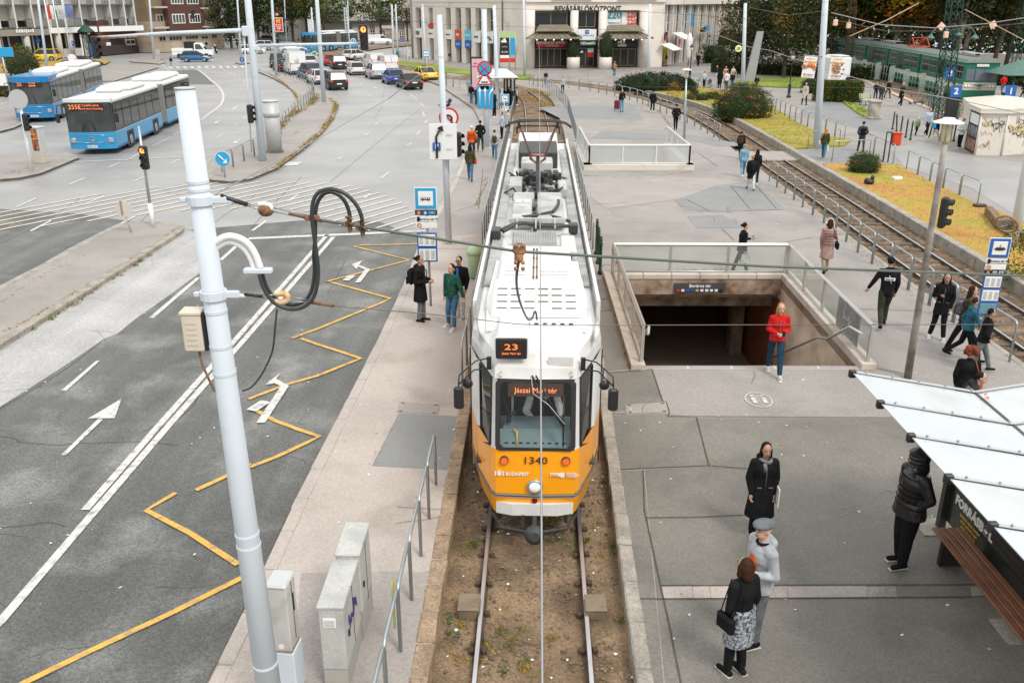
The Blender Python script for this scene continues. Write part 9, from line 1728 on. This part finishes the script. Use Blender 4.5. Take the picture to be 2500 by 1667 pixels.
 if near>=1:
  for i,(a,b,c) in enumerate(hl):
   if c.z<.13*k: MB().bb((c.x+(.01 if i else -.01)*k,c.y-.05*k,.014),(.085*k,.27*k,.022),.01).o('shoe_sole',M('sole_pale',(.45,.43,.38),.7) if shoe!='white' else sign_w,root)
 Jk=MB();puff=1.0+.0*near;ell(Jk,che+V(0,0,.04),V(.185*f*bulk,.135*bulk,.18));cap(Jk,pel+V(0,0,.0),che,.15*k*f*bulk,.15*k*f*bulk,12,.82);cap(Jk,sh[0]-V(0,0,.0),sh[1],.078*k,.078*k);cap(Jk,che,nck+V(0,0,.0),.13*k,.068*k)
 for (a,b,c) in ar: cap(Jk,a,b,.066*k*bulk,.056*k*bulk);cap(Jk,b,c+(b-c)*.06,.056*k*bulk,.045*k)
 if coat:
  n=14;zt,zb_=(1.02+dz)*k,(.93-coat+dz)*k;r0,r1=.165*f*bulk*k,(.185+coat*.08)*f*bulk*k;vs=[]
  for z_,r_,yy in ((zt,r0,0),((zt+zb_)/2,(r0+r1)/2,0),(zb_,r1,0)):
   for j in range(n): an=2*PI*j/n;vs.append((r_*cos(an),(ty)*k+r_*.78*sin(an),z_))
  Jk.add(vs,[(i*n+j,i*n+(j+1)%n,(i+1)*n+(j+1)%n,(i+1)*n+j) for i in range(2) for j in range(n)]+[tuple(reversed(range(n))),tuple(2*n+j for j in range(n))])
 if hood==1: cap(Jk,nck+V(-.06,.08,.0),nck+V(.06,.08,.0),.065*k,.065*k);ell(Jk,nck+V(0,.10,-.07),V(.10,.06,.10))
 rmh('jacket',Jk,cl(top),root,vox)
 if near>=1 and style!='none': # seam details: zip, belt line, pocket flaps
  mb=MB();cy=ty*k;mb.tb([V(0,ty+fw*.8-.128*bulk,1.38+dz),V(0,ty+fw*.5-.142*bulk,1.2+dz),V(0,ty-.130*bulk,.98+dz)],.006*k,4);[mb.box(V(s*.09,ty-.128*bulk,1.02+dz),(.07*k,.02,.012)) for s in(-1,1)];mb.o('jacket_zip',M('zip_grey',(.12,.12,.12),.5),root)
 if bot=='marl':
  pass
 if stripe: 
  mb=MB();[mb.tb([V(.19*cos(a)*bulk,ty+.14*sin(a)*bulk,1.08+dz+q*.09) for a in [j*PI/6 for j in range(13)]],.012*k,4) for q in range(4)];mb.o('stripe',cl(stripe),root)
 Hh=MB();H_=HC[hair]
 ell(Hh,hd+V(0,.028,.045),V(.088,.093,.092))
 if style=='long': cap(Hh,hd+V(0,.06,.02),hd+V(0,.085,-.20),.085*k,.06*k,8,.7);[cap(Hh,hd+V(s*.07,.02,.0),hd+V(s*.085,.03,-.20),.035*k,.03*k) for s in(-1,1)]
 if style=='vlong': cap(Hh,hd+V(0,.06,.02),hd+V(0,.12,-.36),.085*k,.055*k,8,.7);[cap(Hh,hd+V(s*.07,.02,.0),hd+V(s*.085,.05,-.30),.035*k,.03*k) for s in(-1,1)]
 if style=='bob': cap(Hh,hd+V(0,.05,.02),hd+V(0,.07,-.10),.10*k,.085*k,8,.8);[cap(Hh,hd+V(s*.075,.0,.02),hd+V(s*.085,.0,-.10),.036*k,.034*k) for s in(-1,1)]
 if style=='bun': ell(Hh,hd+V(0,.13,.04),V(.045,.05,.045))
 if style=='tail': cap(Hh,hd+V(0,.12,.02),hd+V(0,.17,-.16),.04*k,.025*k)
 if style=='curly':
  for _ in range(26): a=rs.uniform(0,6.28);b=rs.uniform(-.4,1.2);Hh.ball(hd+V(.12*cos(a)*cos(b),.04+.11*sin(a)*cos(b),.03+.12*sin(b)),V(.05,.05,.05),6)
 if style!='none': rmh('hair',Hh,H_,root,min(vox,.02))
 if hat:
  kind,c=hat;mb=MB()
  if kind=='beanie': ell(mb,hd+V(0,.015,.075),V(.098,.108,.085));cap(mb,hd+V(-.03,.0,.04),hd+V(.03,.0,.04),.09*k,.09*k)
  if kind=='cap': ell(mb,hd+V(0,.015,.07),V(.095,.105,.07));ell(mb,hd+V(0,-.11,.055),V(.07,.08,.012))
  if kind=='flat': ell(mb,hd+V(0,-.005,.085),V(.115,.15,.05));ell(mb,hd+V(0,-.02,.065),V(.09,.13,.03))
  if kind=='hood': ell(mb,hd+V(0,.04,.03),V(.125,.135,.15));cap(mb,hd+V(0,.06,.0),nck+V(0,.06,0),.10*k,.11*k);[ell(mb,hd+V(0,.02,.10-q*.06),V(.128,.145,.035)) for q in range(4)]
  if kind=='helmet': ell(mb,hd+V(0,0,.03),V(.125,.14,.14))
  rmh({'beanie':'beanie','cap':'cap','flat':'flat_cap','hood':'hood','helmet':'helmet'}[kind],mb,cl(c),root,min(vox,.02))
 root['_k']=k;root['_hd']=0;PP[lab]=PP[0]=(root,k,V,ty,fw,dz,ar,hd)
 return root
PP={}
def worn(lab,kind,c,side=1,cat='bag'):
 root,k,V,ty,fw,dz,ar,hd=PP[0];t=tH({'backpack':'backpack','bag':'handbag','tote':'shopping_bag','phone':'mobile_phone','paper':'folder'}[kind],lab,cat,root.location,root.rotation_euler.z);mb=MB();m=cl(c) if isinstance(c,str) else c
 if kind=='backpack': mb.bb(V(0,ty+fw+.22,1.20+dz),(.28*k,.17*k,.42*k),.06*k);mb.o('pack',m,t);b=MB();b.bb(V(0,ty+fw+.32,1.10+dz),(.20*k,.05*k,.2*k),.02);b.o('front_pocket',m,t);b=MB();[b.tb([V(s*.10,ty+fw+.14,1.36+dz),V(s*.12,ty+fw,1.485+dz),V(s*.13,ty+fw-.15,1.32+dz),V(s*.14,ty-.12,1.1+dz),V(s*.15,ty+.1,1.0+dz)],.016*k,4) for s in(-1,1)];b.o('strap',m,t)
 if kind=='bag': x=side*.27;mb.bb(V(x,ty+.02,.93+dz),(.10*k,.30*k,.24*k),.04*k);mb.o('pouch',m,t);b=MB();b.tb([V(x,ty-.08,1.04+dz),V(side*.12,ty+fw-.10,1.43+dz),V(side*.1,ty+fw+.02,1.49+dz),V(side*.14,ty+fw+.13,1.40+dz),V(x,ty+.12,1.04+dz)],.010*k,4);b.o('strap',m,t)
 if kind=='tote': p=ar[1 if side>0 else 0][2];mb.add([p+V(-.04,-.14,-.12),p+V(-.04,.14,-.12),p+V(-.06,.18,-.42),p+V(-.06,-.18,-.42),p+V(.04,-.14,-.12),p+V(.04,.14,-.12),p+V(.06,.18,-.42),p+V(.06,-.18,-.42)],[(0,1,2,3),(7,6,5,4),(0,3,7,4),(1,5,6,2),(3,2,6,7),(0,4,5,1)]);mb.o('pouch',m,t);b=MB();b.tb([p+V(0,-.1,-.12),p+V(0,0,.0),p+V(0,.1,-.12)],.008*k,4);b.o('handle',m,t)
 if kind=='phone': p=ar[1][2];mb.bb(p+V(0,-.075,.03),(.075*k,.015,.14*k),.006);mb.o('body',sign_k,t);t.name='mobile_phone'
 if kind=='paper': p=ar[1][2];mb.bb(p+V(.05,-.02,-.02),(.02,.24,.32),.005);mb.o('sheets',sign_w,t)
 return t
P=person
S1='people on the near platform'
P('woman in long black coat with grey scarf holding a white folder',(1727,1042),(1714,1222),0,'black','black','black','black','long','stand',.5,'down',near=2,female=1,skin=SK2,hood=1,bulk=1.2);worn('white folder in the hand of the woman in the black coat','paper','white')
P('man in grey flat cap, pale hooded jacket and orange shirt holding a phone',(1704,1186),(1706,1422),-72,'lgrey','grey','black','grey','none','stand',.10,'phone1',near=2,hat=('flat','grey'),hood=1,bulk=1.1);worn('black phone held by the man in the flat cap','phone','black')
P('woman with brown bob in black shawl jacket and mottled grey skirt',(1694,1262),(1672,1482),-150,'black','black','black','brown','bob','stand',0,'down',near=2,female=1,bulk=1.12);worn('large black shoulder bag of the woman with the brown bob','bag','black',1)
root,k,V,ty,fw,dz,ar,hd=PP[0];mb=MB();n=14;vs=[]
for z_,r_ in ((1.06,.19),(.8,.22),(.52,.22)):
 for j in range(n): an=2*PI*j/n;vs.append((r_*k*cos(an),r_*.8*k*sin(an),z_*k))
mb.add(vs,[(i*n+j,i*n+(j+1)%n,(i+1)*n+(j+1)%n,(i+1)*n+j) for i in range(2) for j in range(n)]+[tuple(reversed(range(n))),tuple(2*n+j for j in range(n))]);rmh('skirt',mb,M('cloth_marl_skirt',(.40,.43,.47),.9,col2=(.03,.035,.04),scale=28,detail=2),root,.014)
P('person in shiny black hooded puffer jacket seen in profile near the shelter',(1999,1049),(1986,1274),-80,'puffer','black','black','black','none','stand',.12,'pockets',near=2,hat=('hood','puffer'),bulk=1.34)
P('blond woman in red jacket and blue jeans reading at the top of the stairs',(1759,777),(1746,914),-8,'red','djean','white','blond','long','walk',.06,'phone',near=2,female=1);worn('dark phone in the hands of the woman in the red jacket','phone','black')
P('man in black cap and black hooded sweatshirt with white back print walking away',(1966,692),(1951,824),168,'black','cargo','black','black','short','walk',0,'out',near=2,hat=('cap','black'),hood=1,bulk=1.1)
root,k,V,ty,fw,dz,ar,hd=PP[0];mb=MB();mb.bb(V(0,ty+fw*.6+.16,1.26),(.24*k,.012,.075*k),.01);bp=mb.o('back_print',sign_w,root);tX('~8',.05,sign_k,bp,V(0,ty+fw*.6+.172,1.26),(PI/2,0,PI));mb=MB();mb.tb([V(-.04,.165,1.16),V(.03,.165,1.36)],.007,4);mb.o('back_print',sign_w,root)
P('woman in long pink quilted coat with white headphones walking away',(1847,619),(1843,722),172,'pink','khaki','black','brown','bob','walk',.42,'chin',near=2,female=1,bulk=1.08);worn('dark handbag on the shoulder of the woman in the pink coat','bag','black',-1)
P('woman in black jacket with hair bun looking at her phone behind the glass',(1693,626),(1681,724),95,'black','black','black','black','bun','walk',.12,'phone1',near=2,female=1);worn('white tote bag on the back of the woman with the bun','tote','white',-1);worn('phone of the woman with the bun','phone','black')
P('woman in black coat with black backpack standing by the lamp post',(2081,722),(2056,846),-25,'black','black','white','black','long','lean',.25,'strap',near=2,female=1,hood=1,skin=SK2);worn('black backpack of the woman by the lamp post','backpack','black')
P('girl with long brown hair and grey backpack walking right',(2127,746),(2098,872),60,'olive','black','black','brown','vlong','walk',.1,'swing',near=2,female=1);worn('grey backpack of the girl with long brown hair','backpack','marl')
P('man in teal hooded jacket walking right with dark trousers',(2142,770),(2105,886),70,'teal','black','black','brown','short','stride',.05,'swing',near=2,hood=1)
P('young man in black jacket and grey cargo trousers at the front of the walking group',(2147,787),(2133,908),75,'black','grey','black','black','short','walk',.08,'pockets',near=2,skin=SK2)
P('person with curly auburn hair and orange bag beyond the shelter roof',(2099,858),(2096,1004),160,'black','black','black','red','curly','stand',.1,'down',near=2,female=1,bulk=1.1);worn('orange leather bag hanging from the curly haired person','bag',M('leather_orange',(.45,.12,.03),.5),-1)
P('dark haired man bending his head just behind the shelter roof edge',(2091,893),(2084,1046),60,'dk','black','black','dark','short','bend',0,'phone',near=2,hood=1)
P('person with dark hair and beige coat at the right end of the shelter roof',(2225,893),(2236,1040),-150,'khaki','black','black','dark','short','stand',.1,'down',near=2)
P('person sitting under the shelter roof with pale shoe soles',(2290,1010),(2215,1297),-90,'black','black','tan','dark','short','sit',0,'folded',h=1.7,near=1)
P('tall man with tied hair, long black coat and backpack gesturing by the bus stop sign',(1080,688),(1078,814),75,'black','grey','black','black','bun','stand',.35,'phone',near=2,skin=SK2,hood=1);worn('black backpack of the man in the long coat','backpack','black')
P('man with sunglasses and dark jacket over blue standing behind the green jacket man',(1136,690),(1152,806),-20,'black','white','white','black','short','stand',0,'chin',near=2,skin=SK2)
root,k,V,ty,fw,dz,ar,hd=PP[0];mb=MB();[mb.bb(hd+V(s*.032,-.10,.015),(.055*k,.02,.034*k),.008) for s in(-1,1)];mb.o('sunglasses',sign_k,root);mb=MB();mb.bb(V(0,-.145,1.2),(.07,.02,.5),.01);mb.o('blue_hoodie',M('cloth_bright_blue',(.02,.15,.5),.8),root)
P('smiling man in green jacket and blue jeans leaning on the railing',(1135,704),(1138,826),-35,'green','jean','white','brown','short','lean',0,'out',near=2)
P('person in red quilted jacket and white beanie walking away',(1172,443),(1174,502),176,'orange','djean','black','grey','none','walk',.08,'down',near=1,hat=('beanie','white'),bulk=1.15);worn('brown shoulder bag of the person in the red quilted jacket','bag','brown',-1)
P('person in black hooded sweatshirt walking away past the mast',(1186,432),(1190,492),172,'black','dgrey','tan','black','short','walk',0,'pockets',near=1,hood=1)
P('woman in dark olive jacket and blue jeans walking away, red bag',(1169,478),(1171,547),178,'olive','jean','black','black','long','walk',.08,'down',near=1,female=1,bulk=1.1);worn('small red bag of the woman in the olive jacket','bag','red',-1)
P('person in white hooded jacket with olive backpack walking away',(1214,450),(1217,505),180,'lgrey','jean','brown','brown','short','walk',.05,'down',near=1,hood=1,bulk=1.1);worn('olive backpack on the white hooded jacket','backpack','olive')
P('woman in light blue jacket standing behind the small bus stop sign',(1232,417),(1231,467),-60,'ltblue','black','black','dark','short','stand',.1,'hold',near=1,female=1);P('person in beige top with black bag beside the light blue jacket',(1241,412),(1243,456),120,'cream','black','black','dark','short','stand',0,'down',near=1)
P('slim person in black standing before the small tram shelter',(1215,374),(1216,427),60,'black','black','white','black','short','stand',0,'phone',near=1)
CW='people waiting at the small tram shelter'
for i,(hx,hy,fx_,fy,c,b,hr_,st,lab) in enumerate(((1168,352,1168,384,'ltblue','lgrey','orange','short','person in pale blue carrying a white bag left of the pink poster'),(1173,363,1173,399,'black','jean','black','long','black haired woman in black jacket and jeans left of the blue lane sign'),(1181,368,1182,402,'dgrey','dgrey','grey','short','grey haired person in grey coat by the blue lane sign'),(1189,363,1190,407,'brown','ljean','dark','long','person in dark brown jacket and light jeans by the blue lane sign'),(1216,364,1217,397,'tan','tan','brown','short','person in tan coat behind the shelter mast'),(1222,366,1224,400,'white','white','grey','short','person in white behind the shelter mast'),(1235,370,1236,402,'black','black','dark','long','first dark clad person crowded under the shelter roof'),(1241,368,1243,400,'dk','black','brown','short','second dark clad person crowded under the shelter roof'),(1246,371,1247,404,'navy','black','dark','short','third dark clad person crowded under the shelter roof'),(1257,369,1259,404,'ltblue','black','black','short','person with black backpack at the shelter end by the track'))):
 P(lab,(hx,hy),(fx_,fy),(30,-20,60,150,-40,10,-60,80,20,100)[i],c,b,'white' if i%3==0 else 'black',hr_,st,'stand',.1 if i in(2,4) else 0,'pockets',group=CW)
worn('black backpack at the shelter end by the track','backpack','black')
P('woman in black jacket and light jeans walking on the far pavement',(1314,338),(1314,367),0,'black','ljean','white','brown','short','walk',0,'folded',female=1);P('woman in white top and black leggings with olive bag at the hoop railing',(1346,348),(1346,381),0,'lgrey','black','black','dark','short','walk',.05,'down',female=1);P('woman with brown jacket and jeans walking away before the mall doors',(1444,320),(1444,350),175,'tan','jean','white','orange','short','walk',0,'down',female=1);worn('black bag of the woman walking towards the mall','bag','black')
P('woman in black jacket and blue jeans with a dark red suitcase',(1461,373),(1458,417),-10,'black','ljean','black','dark','long','stand',0,'phone1',near=1,female=1);P('person in black walking away near the yellow weeds, left one',(1516,375),(1516,417),165,'black','black','white','black','short','walk',.12,'pockets',near=1);worn('black bag at the side of the left black clad walker','bag','black',-1)
P('person in black leather jacket walking away beside the hood lamp',(1563,401),(1560,451),175,'black','black','black','black','short','walk',0,'pockets',near=1)
P('man in red and black striped pullover with dark backpack by the crossing',(1687,453),(1682,505),150,'black','black','black','dark','short','walk',0,'down',near=1,stripe='red');worn('dark green backpack of the striped pullover man','backpack','cargo')
P('woman with grey hair, blue vest and red sleeves carrying a white bag',(1689,477),(1687,540),178,'blue','ljean','white','grey','short','walk',.05,'down',near=1,female=1,bulk=1.1);worn('white plastic bag carried by the blue vest woman','tote','white',-1)
P('woman in black with dark ponytail beside the black backpack walker',(1716,487),(1711,552),165,'black','black','white','black','vlong','walk',.05,'down',near=1,female=1);P('person in long black coat with black backpack and white trousers',(1707,498),(1702,564),180,'black','white','black','orange','short','walk',.35,'down',near=1);worn('black backpack over the long black coat','backpack','black')
P('man in black vest and white sleeves by the yellow shop door',(1542,304),(1542,330),90,'black','khaki','black','black','short','stand',0,'phone');P('red haired woman in black before the shrubs',(1602,304),(1603,330),175,'black','black','black','orange','long','stand',0,'down',female=1)
P('person in light blue jacket walking between the masts',(1659,310),(1660,342),178,'blue','tan','black','dark','short','walk',.05,'down');
FG='group standing around the bicycle by the park'
P('woman in dark jacket reaching out at the left of the bicycle group',(1640,328),(1638,358),-60,'dk','white','white','orange','short','stand',0,'out',female=1,group=FG);P('woman in long black coat with very long dark hair seen from behind',(1645,332),(1643,374),180,'black','black','white','black','vlong','stand',.4,'down',near=1,female=1,group=FG);P('person in salmon coat within the bicycle group',(1654,329),(1654,362),0,'salmon','tan','black','dark','short','stand',.25,'down',group=FG);P('person in pinkish white coat with arms spread in the bicycle group',(1667,329),(1668,360),0,'cream','grey','black','brown','short','stand',.1,'out',female=1,group=FG)
P('person in white jacket and grey trousers seen from behind in the group',(1656,338),(1656,375),180,'white','dgrey','white','black','short','stand',.05,'phone',near=1,group=FG);P('person in black jacket and light jeans at the right of the group',(1667,341),(1667,371),180,'black','jean','dk','black','short','stand',0,'down',near=1,group=FG);P('child with orange cap and dark backpack holding the bicycle',(1614,339),(1614,370),170,'ltblue','black','black','orange','none','stand',0,'phone',hat=('beanie','orange'),group=FG);P('small child with yellow hat beside the blue bicycle',(1625,348),(1625,373),170,'purple','blue','black','blond','none','stand',0,'hold',h=1.1,hat=('beanie','cream'),group=FG)
P('man in black jacket taking a photo in front of the big bush',(1714,347),(1713,378),-15,'black','khaki','black','black','short','stand',0,'phone',near=1)
P('person in cream coat over dark trousers walking by the lantern post',(1805,360),(1804,403),0,'cream','black','black','red','short','walk',.42,'down',near=1,female=1);P('red blond woman in olive jacket carrying bags on the path',(1842,447),(1840,505),150,'olive','jean','salmon','orange','long','walk',.08,'down',near=1,female=1);worn('white and pink bag on the shoulder of the olive jacket woman','bag','white',1);worn('white carrier bag in the hand of the olive jacket woman','tote','white',-1)
P('man in grey jacket and black backpack walking away behind the hoops',(1915,434),(1911,492),172,'dgrey','dgrey','black','black','short','walk',0,'pockets',near=1);worn('large black backpack of the man behind the hoops','backpack','black')
P('man in black jacket and dark jeans, left of the trio by the train',(1940,359),(1939,394),-30,'black','djean','black','black','short','walk',0,'pockets',near=1);P('woman in grey and black jacket in the middle of the trio by the train',(1952,361),(1949,400),-20,'dgrey','dgrey','white','black','short','walk',0,'down',near=1,female=1);P('person in black carrying a yellow bag behind the trio',(1964,355),(1962,390),20,'black','dgrey','black','dark','short','walk',0,'down',near=1);worn('bright yellow carrier bag by the train','tote',M('bag_yellow',(.75,.5,.03),.5),1)
P('woman in black coat and leggings walking alone by the pigeons',(1992,360),(1986,407),15,'black','black','white','orange','short','walk',.25,'swing',near=1,female=1);P('dark uniformed person at the hedge corner by the train fence',(1885,346),(1885,371),0,'dk','dk','black','black','short','stand',0,'phone')
P('man in white jumper and black trousers holding a child by the hand',(2041,408),(2035,463),8,'ltblue','black','white','brown','short','walk',0,'down',near=1);P('small child in green jacket and white cap holding a hand',(2018,430),(2016,461),0,'sage','black','black','brown','none','walk',0,'down',h=1.12,hat=('cap','white'),near=1);P('woman in black jacket, white trousers and blue backpack walking right',(2057,426),(2050,475),110,'black','cream','white','red','long','stride',0,'down',near=1,female=1);worn('bright blue backpack before the kiosk','backpack',M('bag_blue',(.02,.3,.55),.5))
P('person in white jacket and black trousers partly behind the kiosk corner',(2100,410),(2098,486),-70,'white','black','white','black','short','stand',.1,'phone',near=1,h=1.7);P('man in dark jacket behind the kiosk near the balustrade',(2106,405),(2107,440),20,'dk','black','black','dark','short','stand',0,'down')
P('man in red body warmer and jeans on the train platform',(2182,345),(2179,383),175,'red','jean','black','black','short','walk',0,'pockets',near=1);P('person in black at the right edge of the train platform',(2218,355),(2218,392),-90,'black','black','white','black','short','walk',0,'down',near=1)
P('pedestrian in dark jacket and light jeans stepping onto the zebra crossing',(602,311),(604,331),-110,'navy','ljean','white','brown','short','stride',0,'down',z0=0);worn('dark backpack of the zebra crossing pedestrian','backpack','navy');P('person in black jacket standing by the beige house wall',(671,281),(671,298),-10,'black','ljean','black','dark','short','stand',0,'down')
P('motor scooter rider with white helmet and dark suit',(686,288),(687,306),-10,'dk','dk','black','black','none','sit',0,'drive',h=1.75,hat=('helmet','white'),z0=.3);P('person in olive jacket and jeans before the left shop wing',(1132,302),(1132,322),0,'olive','ljean','white','dark','short','stand',0,'pockets');P('person in white coat on the pavement by the slim masts',(1054,296),(1053,318),-30,'white','white','white','grey','none','walk',.4,'down',hat=('hood','white'),h=1.8);P('person walking under the trees beside the beige house, left one',(729,281),(729,296),0,'dk','dk','black','blond','short','walk',0,'down');P('person walking under the trees beside the beige house, right one',(735,280),(735,296),0,'brown','dk','black','blond','short','walk',0,'down')
P('person in black walking near the hotel entrance',(317,300),(318,318),10,'black','black','black','orange','short','walk',0,'down');P('person passing the far apartment house shops',(1045,262),(1045,279),20,'black','black','black','dark','short','walk',.2,'down')
g=G(307,368);
P('dark clad figure crouching on the pavement left of the buses',(307,351),(308,368),60,'black','black','black','dark','short','sit',0,'folded',h=1.6)
dv=person('tram driver in white shirt and dark vest at the controls',(1293,960),(1290,1075),0,'black','grey','black','brown','short','sit',0,'drive',h=1.75,near=2,z0=1.13)
p=None
an_=-math.atan(.0288);lx,ly=.13,1.02;dv.location=(xc(TY)+lx*cos(an_)-ly*sin(an_),TY+lx*sin(an_)+ly*cos(an_),1.13-.02)
root,k,V,ty,fw,dz,ar,hd=PP[0];mb=MB()
for (a,b,c) in ar: cap(mb,a,b,.074*k,.063*k);cap(mb,b,c+(b-c)*.06,.062*k,.05*k)
cap(mb,V(-.04,ty-.09,1.40+dz),V(.04,ty-.09,1.40+dz),.05,.05);rmh('shirt',mb,cl('white'),root,.014)
for o in COL.objects:
 if o.name.startswith('person'):
  for q in ('_k','_hd'):
   if q in o: del o[q]
root,k,V,ty,fw,dz,ar,hd=PP['man in grey flat cap, pale hooded jacket and orange shirt holding a phone'];mb=MB();mb.ball(V(0,-.06,1.2),V(.10,.115,.2),12);rmh('shirt',mb,cl('orange'),root,.016);mb=MB();mb.tb([V(.07*cos(a),.0+.075*sin(a)-.01,1.47) for a in [j*PI/6 for j in range(13)]],.02,6);mb.o('collar',cl('black'),root)
root,k,V,ty,fw,dz,ar,hd=PP['woman in long black coat with grey scarf holding a white folder'];mb=MB();mb.tb([V(.085*cos(a),.0+.09*sin(a)-.01,1.46+.02*sin(a*2)) for a in [j*PI/6 for j in range(13)]],.032,6);mb.tb([V(-.03,-.11,1.44),V(-.02,-.15,1.3)],.03,6);mb.o('scarf',cl('marl'),root)
root,k,V,ty,fw,dz,ar,hd=PP['woman in long pink quilted coat with white headphones walking away'];mb=MB();mb.tb([hd+V(.10*cos(a),.01,.02+.12*sin(a)) for a in [j*PI/8 for j in range(9)]],.014,5);[mb.ball(hd+V(s*.10,.01,0),(.03,.04,.04),7) for s in(-1,1)];mb.o('headphones',white_m,root)
for who,n_ in (('person in shiny black hooded puffer jacket seen in profile near the shelter',7),('woman in long pink quilted coat with white headphones walking away',6),('person in red quilted jacket and white beanie walking away',5)):
 root,k,V,ty,fw,dz,ar,hd=PP[who];b_=1.2 if 'shiny' in who else 1.1;mb=MB()
 for q in range(n_): z=1.40-q*.085;mb.tb([V((.178+.004*q)*b_*cos(a)*.98,ty+(.137+.002*q)*b_*sin(a),z) for a in [j*PI/8 for j in range(17)]],.008,4)
 mb.o('quilt_seam',cl({'per':'black','wom':'brown'}[who[:3]]) if 'red' not in who else cl('black'),root)
for o,v,m in PEND:
 md=o.modifiers.new('r','REMESH');md.mode='VOXEL';md.voxel_size=v;md.use_smooth_shade=True
 sm_=o.modifiers.new('s','SMOOTH');sm_.iterations=3;sm_.factor=.5
bpy.context.view_layer.update();dg=bpy.context.evaluated_depsgraph_get()
res=[]
for o,v,m in PEND: res.append(bpy.data.meshes.new_from_object(o.evaluated_get(dg)))
for (o,v,m),me in zip(PEND,res):
 o.modifiers.clear();o.data=me;me.materials.clear();me.materials.append(m)
 for p_ in me.polygons: p_.material_index=0
